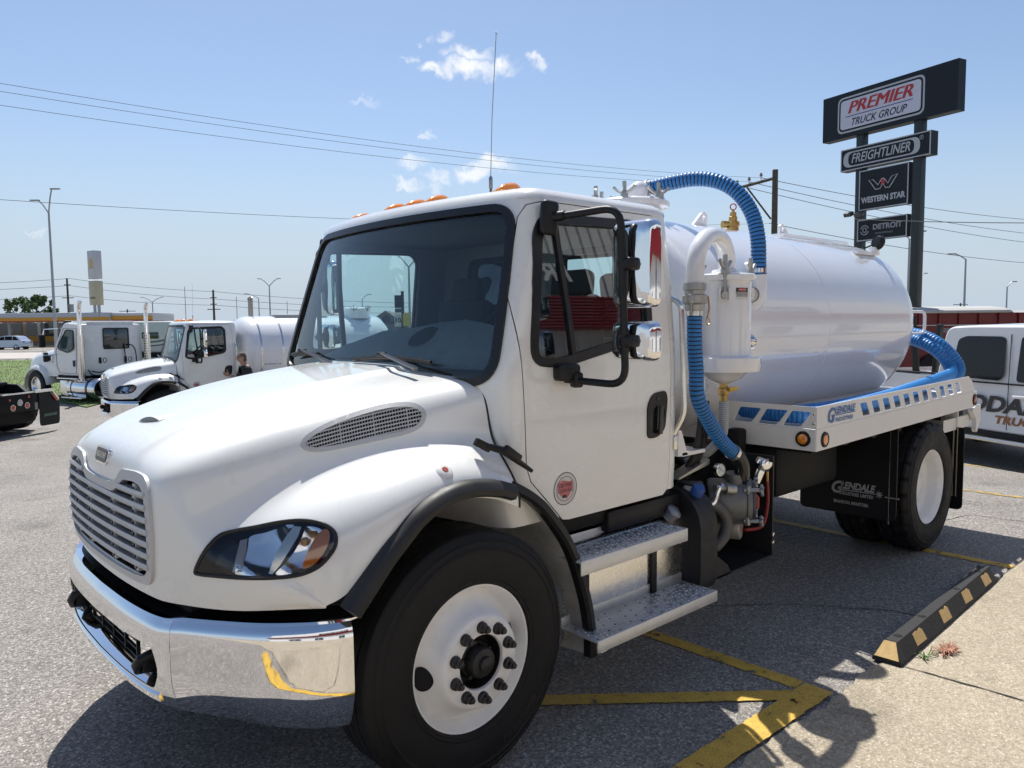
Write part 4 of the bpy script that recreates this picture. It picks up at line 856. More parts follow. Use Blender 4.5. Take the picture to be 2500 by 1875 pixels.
# ---------- mirrors
def mirror(flip):
    fl = (lambda m: m.flipy()) if flip else (lambda m: m)
    bx, by = .688, -1.332
    path = [(.575, -1.06, 2.315), (.60, -1.12, 2.325)]+[(.60+.1*t, -1.12-.2*t, 2.325+.015*t) for t in (.3, .6, .9)]
    path = roundpath([(.57, -1.0, 2.322), (bx-.01, by+.02, 2.345), (bx, by, 1.585), (.63, -1.03, 1.60)], .085)
    q = MB(); q.tube(path, .0165, 12); arm = obj('mirror_arm', fl(q), BLACKP, truck)
    q = MB(); q.box((.562, -1.0, 2.322), (.085, .045, .155), Euler((-.06, .1, -.3)), .02, seg=3); q.lathe([(.0, .06), (.022, .06), (.024, 0), (0, 0)], (.575, -1.01, 2.325), (.3, -1, .05), 14); obj('mirror_bracket', fl(q), BLACKP, arm)
    q = MB(); q.box((.61, -1.055, 1.635), (.125, .07, .075), Euler((0, 0, -.15)), .018, seg=3); q.box((.645, -1.085, 1.60), (.05, .05, .07), Euler((0, 0, -.3)), .012); obj('mirror_bracket', fl(q), BLACKP, arm)
    for zc, hh, ww in ((2.105, .375, .232), (1.775, .172, .236)):
        # head: rounded chrome shell with a hollow back strap opening
        cy = -1.332; x0 = .772; rows = []; prof = [(0, 1.0, 1.0), (.008, 1.0, 1.0), (-.024, 1.0, 1.0), (-.042, .94, .96), (-.052, .82, .89), (-.056, .55, .72), (-.057, .0, .0)]
        q = MB(); G = []
        for dx, fw_, fh_ in prof[1:]:
            rr = rrect(ww*fw_ if fw_ else .002, hh*fh_ if fh_ else .002, (.045 if fw_ == 1 else .05)*max(fw_, .02), 6); G.append([(x0+dx, cy+a, zc+b) for a, b in rr])
        for i in range(len(G)): G[i] = G[i]+[G[i][0]]
        q.grid(G); hd = obj('mirror_head', fl(q), CHROME, truck, ang=50, weld=True)
        q = MB(); rr = rrect(ww-.012, hh-.012, .04, 6); patch(q, rr, [], lambda u, v, d=0: (x0+.0085, cy+u, zc+v), .2); obj('mirror_glass', fl(q), P('mirror_silver', (.8, .82, .82), .01, metal=1), hd)
        q = MB(); ov = [(.042*math.cos(t), (hh*.40)*math.sin(t)) for t in np.linspace(0, 2*math.pi, 40)[:-1]]
        patch(q, ov, [], lambda u, v, d=0: (x0-.0575-d, cy+.033+u, zc+v), .03, edge_sp=.015, th=.004); obj('mirror_recess', fl(q), BLACKG, hd)
        q = MB(); q.box((bx+.012, by, zc), (.06, .07, .055), bev=.015, seg=3); q.lathe([(0, .006), (.008, .005), (.008, 0)], (bx-.018, by-.022, zc), (-1, 0, 0), 10); q.lathe([(0, .006), (.008, .005), (.008, 0)], (bx-.018, by+.022, zc), (-1, 0, 0), 10); obj('mirror_clamp', fl(q), BLACKP, hd)
def roundpath(pts, r, k=7):
    out = [tuple(pts[0])]
    for i in range(1, len(pts)-1):
        p = np.array(pts[i], float); a = np.array(pts[i-1], float)-p; b = np.array(pts[i+1], float)-p; A = p+a/np.linalg.norm(a)*r; B = p+b/np.linalg.norm(b)*r
        for t in range(k+1): u = t/k; out.append(tuple((1-u)**2*A+2*u*(1-u)*p+u*u*B))
    out.append(tuple(pts[-1])); return out
mirror(False); mirror(True)
# grab handle behind the door
for fl in (False, True):
    q = MB(); q.tube(roundpath([(1.475, -.985, 1.985), (1.49, -1.05, 1.955), (1.49, -1.075, 1.37), (1.475, -1.02, 1.26)], .05), .0145, 12)
    q.box((1.47, -.985, 2.01), (.03, .012, .075), bev=.004); q.box((1.47, -1.03, 1.215), (.034, .014, .075), bev=.004); obj('grab_handle', q.flipy() if fl else q, STEEL, truck)
# B-pillar seam and cab rear vent line
# ---------- wheels
TR, TWD = .515, .275
def tyre_mb(y_out, sg, lug):
    """tyre with its outer face at distance y_out; sg=-1 driver side"""
    q = MB(); hw = TWD/2; cy = sg*(y_out-hw)
    prof = [(.298, hw-.022), (.306, hw-.012), (.318, hw-.010), (.322, hw-.006), (.328, hw-.009), (.36, hw-.002), (.405, hw), (.440, hw-.003), (.446, hw+.0005), (.450, hw+.0005), (.456, hw-.006), (.474, hw-.012), (.478, hw-.009), (.484, hw-.015), (.498, hw-.024)]
    gro = [.105, .055, .0, -.055, -.105] if not lug else [.075, .0, -.075]
    tread = []; gw_ = .0045 if not lug else .007
    edges = sorted(gro, reverse=True); top_ = .5145
    tread.append((.508, hw-.030)); tread.append((.512, hw-.036))
    for g_ in edges:
        if g_ < hw-.04: tread += [(top_, g_+gw_), (top_-.014, g_+gw_*.7), (top_-.014, g_-gw_*.7), (top_, g_-gw_)]
    tread += [(.512, -(hw-.036)), (.508, -(hw-.030))]
    full = prof+tread+[(r_, -h) for r_, h in reversed(prof)]
    n = 96 if not lug else 144
    q.lathe(full, (0, cy, 0), (0, sg, 0), n)
    if lug:
        # cut shoulder blocks: pull every third pair of shoulder/tread columns inwards
        m_ = len(full)
        for i in range(m_):
            r0, h0 = full[i]
            if r0 > .497 and abs(h0) > .02:
                for k in range(n):
                    if k % 6 == (0 if h0 > 0 else 3):
                        p = q.v[i*n+k]; s_ = (r0-.020)/r0; q.v[i*n+k] = (p[0]*s_, p[1], p[2]*s_)
    return q
def rim_front(sg, yo):
    q = MB(); o = (0, sg*yo, 0); ax = (0, sg, 0)
    q.lathe([(.285, -.20), (.297, -.21), (.299, -.02), (.3015, -.004), (.298, .003), (.292, .003), (.287, -.004), (.283, -.020), (.274, -.030), (.268, -.058), (.260, -.066), (.248, -.056), (.232, -.032), (.214, -.006), (.199, .026), (.190, .044), (.180, .051), (.170, .052), (.112, .052), (.109, .046), (.109, .02)], o, ax, 72)
    return q
wheels = {}
def handhole_disc(q, o, sg, r_, ang, prof): pass
front_wheels = []
for sg in (-1, 1):
    rootw = obj('wheel', tyre_mb(1.136, sg, False), RUBBER, truck, ang=30); rootw.location = (0, 0, .515); front_wheels.append(rootw)
    yo = 1.112
    rim = obj('rim', rim_front(sg, yo), WHEELW, rootw, ang=40)
    for t in (R(186), R(6)):
        # hand hole: dark egg-shaped opening following the sloping disc
        def hf_(u, v, d=0):
            rr = .232+u; h = np.interp(rr, [.199, .214, .232, .248, .262], [.026, -.006, -.032, -.050, -.056])+.0022; tt = t+v/rr
            ct, st_ = math.cos(tt), math.sin(tt); return (rr*ct*1.0, sg*(yo+h+d), rr*st_)
        egg = [(.026*math.cos(a)*(1-.25*math.cos(a)*0)+.002, .052*math.sin(a)*(1+.15*math.cos(a))) for a in np.linspace(0, 2*math.pi, 28)[:-1]]
        q = MB(); patch(q, egg, [], hf_, .012, edge_sp=.008); obj('hand_hole', q, P('hole_dark', (.006, .006, .007), .8), rootw)
    q = MB(); q.lathe([(.1075, .040), (.1075, -.03), (.082, -.03), (.080, .0), (.074, .012), (.066, .016), (.062, .055), (.056, .066), (.032, .072), (.031, .086), (.024, .090), (0, .090)], (0, sg*yo, 0), (0, sg, 0), 40)
    for k in range(5):
        a = k*2*math.pi/5+.4; q.lathe([(0, .024), (.008, .024), (.008, .014)], (.072*math.cos(a), sg*yo, .072*math.sin(a)), (0, sg, 0), 8)
    obj('hub', q, P('hub_black', (.016, .016, .017), .45, var=.3, vscale=40), rootw)
    q = MB(); q.lathe([(0, .050), (.011, .048), (.012, .038), (.0165, .036), (.0165, .018), (.023, .014), (.025, 0), (0, 0)], (0, 0, 0), (0, sg, 0), 14)
    nut = mesh_of('lug_nut', q, P('lug_black', (.02, .02, .021), .4, var=.3, vscale=60))
    for k in range(10):
        a = R(18)+k*2*math.pi/10; o = obj('lug_nut', nut, None, rootw); o.location = (.143*math.cos(a), sg*(yo+.0515), .143*math.sin(a))
    for t0 in (R(-55),):
        Vv, Ff = text_poly('Firestone', .06, bold=.002, shear=.15); rr0 = .402; q = MB()
        q.add([((rr0-y)*math.cos(t0+x/rr0), sg*1.1372, (rr0-y)*math.sin(t0+x/rr0)) for x, y in Vv], Ff); obj('sidewall_lettering', q, P('letter_rubber', (.015, .015, .016), .5), rootw)
# axle and steering bits seen through the arch
q = MB(); q.tube([(0, -1.0, .5), (0, 1.0, .5)], .06, 12); q.box((0, 0, .45), (.14, 1.5, .12), bev=.02); obj('front_axle', q, DARK, truck)
# ---------- frame, steps and tanks on the driver side
q = MB()
for y in (-.43, .43): q.box((2.3, y, .80), (6.4, .08, .27))
obj('frame_rails', q, DARK, truck)
q = MB(); q.box((1.0, 0, 1.0), (1.1, 1.7, .12), bev=.03); q.box((1.1, -.80, .90), (.9, .30, .10), bev=.02); obj('cab_floor', q, DARK, truck)
def perforated(x0, x1, y0, y1, z, name, par, lipd):
    q = MB(); ln, wd = x1-x0, y1-y0
    q.box(((x0+x1)/2, (y0+y1)/2, z-.006), (ln, wd, .012), bev=.003); q.box(((x0+x1)/2, y0+.003, z-lipd/2-.002), (ln, .008, lipd), bev=.003); q.box(((x0+x1)/2, y1, z+.022), (ln, .005, .05), bev=.002)
    st = obj(name, q, ALUST, par)
    b = MB(); h = MB(); nx = int(ln/.032); ny = int(wd/.03)
    for i in range(nx):
        for j in range(ny):
            x = x0+.02+i*.032+(j % 2)*.016; y = y0+.02+j*.03
            if x > x1-.012 or y > y1-.012: continue
            if (i+2*j) % 5 == 0: h.lathe([(0, .0006), (.0055, .0006), (.006, 0)], (x, y, z), (0, 0, 1), 8)
            else: b.lathe([(0, .0042), (.004, .0036), (.0075, 0)], (x, y, z-.0003), (0, 0, 1), 6)
    bo = obj('tread_buttons', b, ALUST, st); bo['kind'] = 'stuff'; ho = obj('drain_holes', h, P('hole_black', (.004, .004, .004), .9), st); ho['kind'] = 'stuff'; return st
perforated(.64, 1.60, -1.215, -.985, .425, 'lower_step', truck, .055)
perforated(.60, 1.42, -1.150, -.925, .785, 'upper_step', truck, .065)
q = MB(); pr = roundpoly([(-.985, .33), (-.50, .33), (-.50, .80), (-.985, .80)], .06, 5); q.prism(pr, lambda u, v, d: (.66+d, u, v), 0, .96); tankf = obj('fuel_tank', q, ALU, truck)
for x in (.80, 1.335):
    q = MB(); q.box((x, -.992, .575), (.045, .02, .37), bev=.004); q.hexa([(x-.02, -.99, .70), (x+.02, -.99, .70), (x+.02, -.985, .78), (x-.02, -.985, .78), (x-.02, -1.0, .70), (x+.02, -1.0, .70), (x+.02, -1.10, .775), (x-.02, -1.10, .775)]); obj('tank_strap', q, BLACKP, truck)
q = MB(); q.lathe([(0, .04), (.03, .04), (.045, .03), (.045, 0), (.05, -.02), (0, -.02)], (1.50, -.985, .815), (.1, -.6, .6), 20); obj('fuel_cap', q, P('cap_grey', (.30, .30, .31), .35, metal=.6), truck)
q = MB(); q.box((1.30, -.80, .86), (.62, .36, .12), bev=.03); obj('underbody_box', q, BLACKP, truck)
lbl = plane_fn((1.52, -.9875, .70), (1, 0, 0), (0, 0, 1), (0, -1, 0)); q = MB(); patch(q, rrect(.10, .055, .006), [], lambda u, v, d=0: lbl(u, v, .001), .1); ts = obj('fuel_label', q, TEXTB, tankf)
q = MB(); text(q, 'ULTRA LOW\nSULFUR DIESEL\nFUEL ONLY', lambda u, v, d=0: lbl(u, v, .002), .014); q.v = [(p[0], p[1], p[2]) for p in q.v]; obj('label_lettering', q, TEXTW, ts)
# DEF tank
q = MB(); pr = roundpoly([(-1.11, .36), (-.62, .36), (-.62, .93), (-.98, .93), (-1.07, .86), (-1.11, .76)], .10, 8); q.prism(pr, lambda u, v, d: (1.60+d, u, v), 0, .16); dt = obj('def_tank', q, P('tank_black', (.010, .011, .015), .55, var=.15, vscale=20), truck, ang=70)
q = MB(); q.lathe([(0, .06), (.03, .058), (.036, .045), (.036, .01), (.028, 0), (.03, -.03), (0, -.03)], (1.68, -1.02, .90), (-.15, -.5, .75), 18); obj('def_cap', q, BLUECAP, dt)
SHARED = list(truck.children)
# ================================================================== tank body
TC, TRR = 1.81, .76
def corrugated(mb_list, path, r, pitch, n=14):
    pts = catmull(path, 12); A = np.array(pts); seg = np.r_[0, np.cumsum(np.linalg.norm(np.diff(A, axis=0), axis=1))]; ln = seg[-1]; m_ = int(ln/pitch)
    u = []; rad = []
    for k in range(m_):
        for f, rr in ((0, r*.93), (.20, r*.93), (.36, r), (.74, r), (.90, r*.93)): u.append((k+f)*ln/m_); rad.append(rr)
    u.append(ln); rad.append(r*.93); u = np.array(u); Q = np.stack([np.interp(u, seg, A[:, i]) for i in range(3)], 1)
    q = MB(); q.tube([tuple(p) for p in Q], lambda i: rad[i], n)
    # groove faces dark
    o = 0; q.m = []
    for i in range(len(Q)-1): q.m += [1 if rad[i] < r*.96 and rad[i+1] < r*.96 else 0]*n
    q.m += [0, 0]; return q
q = MB(); prof = [(0, 1.86), (.25, 1.875), (.48, 1.915), (.64, 1.975), (.72, 2.03), (.752, 2.07), (TRR, 2.11)]+[(TRR, x) for x in (2.13, 2.4, 3.0, 3.80)]
prof += [(TRR, 4.6), (TRR, 5.33), (TRR, 5.36), (.757, 5.42), (.735, 5.50), (.69, 5.56), (.55, 5.64), (.35, 5.69), (0, 5.71)]
q.lathe(prof, (0, 0, TC), (1, 0, 0), 96); tank = obj('tank', q, TANKW, truck, ang=40)
q = MB(); q.lathe([(TRR-.002, 3.812), (TRR+.002, 3.815), (TRR+.002, 3.825), (TRR-.002, 3.828)], (0, 0, TC), (1, 0, 0), 96); obj('weld_seam', q, TANKW, tank)
# long stiffener rail along the top rear
q = MB(); q.box((4.95, -.02, TC+TRR+.012), (1.25, .14, .035), bev=.006); obj('tank_rail', q, TANKW, tank)
for x, d in ((3.17, 1), (4.46, -1)):
    pr = roundpoly([(-.11*d, 0), (.09*d, 0), (.09*d, .11), (.035*d, .125)] if d > 0 else [(.11, 0), (-.09, 0), (-.09, .11), (-.035, .125)], [.001, .001, .03, .03], 4)
    hole = [(.045*d+.022*math.cos(t), .075+.022*math.sin(t)) for t in np.linspace(0, 2*math.pi, 16)[:-1]]
    q = MB(); patch(q, pr, [hole], lambda u, v, dd=0: (x+u, -.012+dd, TC+TRR-.005+v), .06, th=.024, edge_sp=.02); obj('lifting_lug', q, TANKW, tank)
# relief valve
q = MB(); q.lathe([(.045, 0), (.045, .05), (.052, .055), (.052, .09), (.034, .095), (.034, .13), (.026, .135), (.026, .165), (.012, .17), (.012, .185), (0, .185)], (3.68, 0, TC+TRR-.01), (0, 0, 1), 14); q.cyl((3.68, 0, TC+TRR+.06), (3.60, .05, TC+TRR+.06), .03, n=10); rv = obj('relief_valve', q, BRASS, truck)
c_ = Vector((3.68, 0, TC+TRR+.20)); q = MB(); q.tube([c_+Vector((.02*math.cos(t)*.7, -.02*math.cos(t)*.7, .02*math.sin(t)))*1.2 for t in np.linspace(0, 2*math.pi, 17)[:-1]], .005, 6, closed=True); obj('pull_ring', q, P('ring_red', (.4, .02, .03), .4), rv)
# front manway with wing nuts and elbow for the top hose
mw = Vector((2.36, 0, TC+TRR-.04)); q = MB(); q.lathe([(.22, 0), (.22, .10), (.27, .105), (.275, .115), (.275, .14), (.265, .15), (.20, .165), (.0, .18)], mw, (0, 0, 1), 40); man = obj('manway', q, TANKW, truck)
def wing_nut(mb, c, s=1.0, ax=Vector((0, 0, 1)), ang=.6):
    c = Vector(c); a = Vector((math.cos(ang), math.sin(ang), 0)); mb.cyl(c, c+ax*.13*s, .014*s, n=8); mb.lathe([(.024*s, .0), (.026*s, .02*s), (.018*s, .045*s)], c+ax*.02*s, ax, 8)
    for k in (-1, 1): mb.tube([c+ax*.045*s, c+ax*.065*s+a*.05*s*k, c+ax*.095*s+a*.085*s*k], lambda i: (.011*s, .010*s, .012*s)[i], 6)
for k in range(6):
    a = k*math.pi/3+.55; q = MB(); wing_nut(q, mw+Vector((.245*math.cos(a), .245*math.sin(a), .13)), .95, ang=a+1.2); obj('wing_nut', q, CASTL, man)
q = MB(); h0_ = np.array(bp(1575, 462, 'x', 2.56)); h1_ = np.array(bp(1640, 446, 'x', 2.62)); e1_ = h0_+(h1_-h0_)*.18; el = [(2.40, .06, TC+TRR+.06), (2.41, .05, TC+TRR+.14), (2.46, .0, h0_[2]-.02), tuple(h0_-(h1_-h0_)*.12), tuple(e1_)]
q.tube(catmull(el, 5), .062, 18); obj('top_elbow', q, TANKW, man)
# top hose: from the elbow over and down to the pipe on the tank side
hs = [np.array(p) for p in [bp(1575, 462, 'x', 2.56), bp(1640, 446, 'x', 2.62), bp(1700, 437, 'x', 2.68), bp(1755, 444, 'x', 2.73), bp(1800, 470, 'x', 2.77), bp(1835, 520, 'x', 2.80), bp(1850, 580, 'x', 2.80), bp(1852, 640, 'x', 2.79), bp(1852, 682, 'x', 2.78)]]
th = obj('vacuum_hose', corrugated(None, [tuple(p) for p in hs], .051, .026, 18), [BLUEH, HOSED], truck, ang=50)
def clamp(p, t, r, par):
    q = MB(); q.lathe([(r, -.014), (r+.004, -.014), (r+.004, .014), (r, .014)], p, t, 24, closed=True); t = Vector(t).normalized(); q.box(Vector(p)+t.orthogonal().normalized()*(r+.008), (.02, .02, .02), bev=.003); obj('hose_clamp', q, STEEL, par)
clamp(hs[0]+(hs[1]-hs[0])*.22, hs[1]-hs[0], .052, th); clamp(hs[-1]+(hs[-2]-hs[-1])*.45, hs[-2]-hs[-1], .052, th)
hb0 = hs[-1]; pe_ = [tuple(hb0+np.array([0, 0, .03])), tuple(hb0+np.array([0, 0, -.10])), tuple(hb0+np.array([-.02, .02, -.16])), tuple(hb0+np.array([-.05, .09, -.21])), tuple(hb0+np.array([-.09, .25, -.23]))]
q = MB(); q.tube(catmull(pe_, 5), .052, 18); obj('return_pipe', q, TANKW, truck)
# secondary canister, U-pipe, gauge, valves
CX, CY = 2.03, -.97
q = MB(); q.lathe([(0, 1.575), (.10, 1.578), (.11, 1.60), (.02, 1.50)][:0]+[(.012, 1.49), (.035, 1.495), (.10, 1.525), (.135, 1.56), (.155, 1.565)], (CX, CY, 0), (0, 0, 1), 40); q.lathe([(.155, 1.565), (.202, 1.568), (.206, 1.575), (.206, 1.645), (.20, 1.652), (.152, 1.655), (.148, 1.66), (.148, 2.075), (.152, 2.08), (.170, 2.085), (.172, 2.09), (.172, 2.115), (.165, 2.122), (.08, 2.135), (.07, 2.15), (0, 2.15)], (CX, CY, 0), (0, 0, 1), 56)
can = obj('canister', q, TANKW, truck, ang=35)
q = MB(); q.box((CX-.17, CY+.10, 1.80), (.16, .02, .36), Euler((0, 0, .5)), .004); q.box((CX+.05, CY+.20, 1.85), (.12, .14, .10)); obj('canister_bracket', q, TANKW, can)
for z in (1.70, 1.92):
    q = MB(); q.lathe([(0, .014), (.010, .013), (.012, .004), (.017, .002), (.017, 0)], (CX-.205, CY+.07, z), (-.45, -.9, 0), 6); obj('bracket_bolt', q, STEEL, can)
for a, s_ in ((R(212), .95), (R(332), .9), (R(92), .9)):
    p = Vector((CX+.165*math.cos(a), CY+.165*math.sin(a), 2.10)); q = MB(); wing_nut(q, p, s_, ang=.2); q.cyl(p-Vector((0, 0, .11)), p, .011, n=8); q.cyl(p+Vector((-.012, -.012, -.10)), p+Vector((.01, .01, -.10)), .022, n=10); obj('wing_nut', q, CASTL, can)
    q = MB()
    for k in (-1, 1): q.box((CX+.16*math.cos(a)-math.sin(a)*.026*k, CY+.16*math.sin(a)+math.cos(a)*.026*k, 2.01), (.03, .014, .075), Euler((0, 0, a)), .004)
    obj('nut_lug', q, TANKW, can)
up_ = [(CX+.02, CY, 2.13), (CX+.02, CY, 2.18), (CX+.0, CY-.005, 2.245), (CX-.06, CY-.014, 2.305), (CX-.16, CY-.028, 2.33), (CX-.26, CY-.042, 2.31), (CX-.345, CY-.055, 2.25), (CX-.385, CY-.06, 2.17), (CX-.39, CY-.06, 2.05)]
q = MB(); q.tube(catmull(up_, 6), .050, 20); obj('u_pipe', q, TANKW, can)
UX, UY = CX-.39, CY-.06
q = MB(); q.lathe([(.052, 2.06), (.060, 2.06), (.062, 2.045), (.062, 2.025), (.053, 2.02), (.053, 2.0), (.066, 1.995), (.066, 1.955), (.054, 1.945), (.052, 1.915), (.044, 1.91)], (UX, UY, 0), (0, 0, 1), 28)
for a in (.4, 3.5): q.box((UX+.068*math.cos(a), UY+.068*math.sin(a), 1.975), (.03, .03, .05), Euler((0, 0, a)), .006); q.tube([(UX+.073*math.cos(a), UY+.073*math.sin(a), 1.985), (UX+.082*math.cos(a), UY+.082*math.sin(a), 1.90)], .006, 6)
obj('cam_coupling', q, CASTL, can)
q = MB(); q.tube([(UX+.082, UY-.03, 1.99), (UX+.086, UY-.035, 1.93), (UX+.075, UY-.03, 1.87)], .005, 6); q.tube([Vector((UX+.075, UY-.035, 1.855))+Vector((.018*math.cos(t), 0, .018*math.sin(t))) for t in np.linspace(0, 6.28, 13)[:-1]], .003, 5, closed=True); obj('cam_ring', q, BRASS, can)
# gauge and sight glass
gc = Vector(bp(1833, 720, 'y', -1.06)); ga = Vector((-.62, -.78, .05)).normalized()
q = MB(); q.lathe([(0, -.03), (.043, -.03), (.05, -.02), (.05, .014), (.046, .018), (.044, .013)], gc, ga, 32); gg = obj('pressure_gauge', q, STEEL, can)
def dial(par, c, ax, r_):
    q = MB(); q.lathe([(0, .008), (r_, .008), (r_, .006)], c, ax, 28); f = obj('gauge_face', q, GAUGE, par); a = ax.cross(Vector((0, 0, 1))).normalized()*-1; b = Vector((0, 0, 1)); q = MB()
    q.tube([c+ax*.0105+a*r_*.45-b*r_*.35, c+ax*.0105-a*r_*.6+b*r_*.55], r_*.04, 4)
    for k in range(9):
        t = R(-50+k*35); q.tube([c+ax*.0095+(a*math.cos(t)+b*math.sin(t))*r_*.78, c+ax*.0095+(a*math.cos(t)+b*math.sin(t))*r_*.92], r_*.02, 3)
    obj('gauge_needle', q, TEXTB, f)
dial(gg, gc, ga, .043)
q = MB(); q.tube([gc+Vector((-.01, .02, -.05)), gc+Vector((-.015, .025, -.09)), gc+Vector((-.03, .03, -.105)), gc+Vector((-.07, .06, -.11))], .010, 8); obj('gauge_fitting', q, BRASS, gg)
sa_ = R(312); sga = Vector((math.cos(sa_), math.sin(sa_), 0)); sgp = Vector((CX, CY, 1.735))+sga*.146; q = MB(); q.lathe([(0, .030), (.02, .034), (.027, .018), (.04, .018), (.042, .010), (.042, -.012)], sgp, sga, 24); obj('sight_glass', q, STEEL, can)
# stickers on the canister
def canf(ang, z0, r_=.1492): return lambda u, v, d=0: (CX+(r_+d)*math.cos(ang+u/r_), CY+(r_+d)*math.sin(ang+u/r_), z0+v)
A0 = R(252); q = MB(); patch(q, rrect(.085, .022, .002), [], canf(A0, 2.03), .02); st = obj('danger_sticker', q, TEXTB, can)
q = MB(); patch(q, [(.03*math.cos(t), .008*math.sin(t)) for t in np.linspace(0, 6.28, 24)[:-1]], [], canf(A0, 2.03, .1496), .02); obj('sticker_oval', q, TEXTR, st)
q = MB(); text(q, 'DANGER', canf(A0, 2.03, .15), .014); obj('sticker_lettering', q, TEXTW, st)
q = MB(); patch(q, rrect(.085, .04, .002), [], canf(A0, 1.996), .02); st = obj('notice_sticker', q, TEXTW, can)
q = MB(); text(q, 'RELIEVE ALL TANK\nPRESSURE BEFORE\nOPENING COVER', canf(A0, 2.005, .1496), .0105, bold=.0002); obj('sticker_lettering', q, TEXTB, st)
q = MB(); patch(q, rrect(.05, .026, .002), [], canf(R(310), 1.607, .2072), .02); st = obj('drain_sticker', q, P('sticker_yellow', (.6, .45, .05), .5), can)
q = MB(); text(q, 'DRAIN DAILY', canf(R(310), 1.607, .2077), .009); obj('sticker_lettering', q, TEXTB, st)
# drain valve and clear hose
q = MB(); q.lathe([(.0, 1.50), (.026, 1.495), (.026, 1.47), (.034, 1.465), (.034, 1.43), (.024, 1.425), (.024, 1.38), (0, 1.38)], (CX, CY, 0), (0, 0, 1), 8); q.box((CX+.03, CY-.03, 1.455), (.06, .02, .02), bev=.004); obj('drain_valve', q, BRASS, can)
q = MB(); q.box((CX+.03, CY-.045, 1.462), (.085, .014, .024), bev=.005); obj('valve_handle', q, P('handle_yellow', (.55, .36, .03), .4), can)
ch = corrugated(None, [(CX, CY, 1.39), (CX, CY, 1.28), (CX+.01, CY+.02, 1.18), (CX-.05, CY+.08, 1.08), (CX-.15, CY+.16, 1.02)], .030, .012, 12); obj('drain_hose', ch, [P('clear_hose', (.42, .44, .46), .3, coat=.5), P('clear_hose_dark', (.25, .26, .28), .4)], truck)
q = MB()
for dx in (-.105, -.055):
    for (z0, z1, r_) in ((1.42, 1.54, .009), (1.40, 1.44, .016), (1.47, 1.50, .014)): q.cyl((CX-.10+dx, CY+.02, z0), (CX-.10+dx, CY+.02, z1), r_, n=8)
obj('hydraulic_fittings', q, STEEL, can)
for dx in (-.105, -.055):
    q = MB(); q.cyl((CX-.10+dx, CY+.02, 1.37), (CX-.10+dx, CY+.02, 1.405), .018, n=10); obj('red_collar', q, REDH, can)
    q = MB(); q.tube(catmull([(CX-.10+dx, CY+.02, 1.40), (CX-.10+dx, CY+.02, 1.25), (CX-.12+dx, CY+.05, 1.08), (CX-.16+dx, CY+.12, .95)], 5), .021, 10); obj('hydraulic_hose', q, BLACKP, truck)
# hose from the coupling down to the pump
lh = [(UX, UY, 1.93), (UX, UY-.002, 1.75), (UX+.012, UY-.005, 1.60)]+[tuple(bp(x, y, 'y', -1.04)) for x, y in ((1703, 968), (1727, 1022), (1760, 1075), (1795, 1110))]
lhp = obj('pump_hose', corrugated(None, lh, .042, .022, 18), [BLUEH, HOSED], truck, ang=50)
clamp(Vector(lh[0])-Vector((0, 0, .03)), (0, 0, 1), .043, lhp); clamp(Vector(lh[-1])*.85+Vector(lh[-2])*.15, Vector(lh[-1])-Vector(lh[-2]), .043, lhp)
lh2 = [(UX-.05, UY+.26, 1.75), (UX-.05, UY+.25, 1.5), (UX-.02, UY+.24, 1.25), (UX+.1, UY+.25, 1.05)]; obj('pump_hose', corrugated(None, lh2, .042, .022, 14), [BLUEH, HOSED], truck, ang=50)
# ---------- pump
E0 = Vector(lh[-1]); q = MB(); q.tube(catmull([tuple(E0), (E0.x+.05, -1.045, E0.z-.05), (E0.x+.075, -1.04, E0.z-.12), (E0.x+.08, -1.03, E0.z-.20)], 5), .046, 16); obj('pump_elbow', q, BLACKG, truck)
PC = Vector((2.13, -1.0, .785)); pa = Vector((.62, -.78, 0)).normalized(); q = MB()
q.lathe([(0, -.17), (.125, -.17), (.135, -.15), (.135, .045), (.145, .05), (.145, .075), (0, .075)], PC, pa, 36); q.lathe([(.075, .09), (.075, .17), (.06, .175), (0, .175)], PC, (0, 0, 1), 20); q.box(PC-pa*.22+Vector((-.06, .02, .04)), (.16, .16, .14), Euler((0, 0, -.9)), .01); pump = obj('vacuum_pump', q, CASTG, truck)
q = MB(); q.lathe([(0, .115), (.05, .112), (.11, .10), (.135, .085), (.135, .072), (0, .072)], PC, pa, 24); obj('pump_cover', q, PUMPC, pump)
pb_ = pa.cross(Vector((0, 0, 1))).normalized()
for a in (R(40), R(140), R(220), R(320)):
    p = PC+pa*.10+(pb_*math.cos(a)+Vector((0, 0, 1))*math.sin(a))*.142; q = MB(); q.cyl(p-pa*.07, p+pa*.02, .012, n=8); q.lathe([(.014, 0), (.02, .005), (.02, .022), (0, .025)], p+pa*.015, pa, 8)
    for k in range(4): t = k*math.pi/2+a; q.tube([p+pa*.027, p+pa*.03+(pb_*math.cos(t)+Vector((0, 0, 1))*math.sin(t))*.036], .009, 6)
    q.box(p-pa*.05, (.03, .03, .05), bev=.006); obj('cover_knob', q, CASTL, pump)
for k in (-1, 1):
    q = MB(); q.box(PC+pa*.118+pb_*.028*k, (.02, .02, .075), Euler((0, 0, math.atan2(pa.y, pa.x))), .008); obj('warning_strip', q, P('strip_red', (.5, .06, .05), .4), pump)
g2 = Vector(bp(1758, 1147, 'y', -1.0)); q = MB(); q.lathe([(0, -.02), (.036, -.02), (.038, .010), (.034, .012)], g2, (-.2, -1, .1), 24); g2o = obj('pump_gauge', q, STEEL, pump); dial(g2o, g2, Vector((-.2, -1, .1)).normalized(), .033)
oc_ = Vector(bp(1860, 1140, 'y', -1.0)); q = MB(); q.lathe([(.03, -.10), (.03, -.02), (.045, -.015), (.052, 0), (.055, .03), (.05, .05), (.03, .056), (0, .056)], oc_, (.25, -.25, .9), 14); obj('filler_cap', q, CHROME, pump)
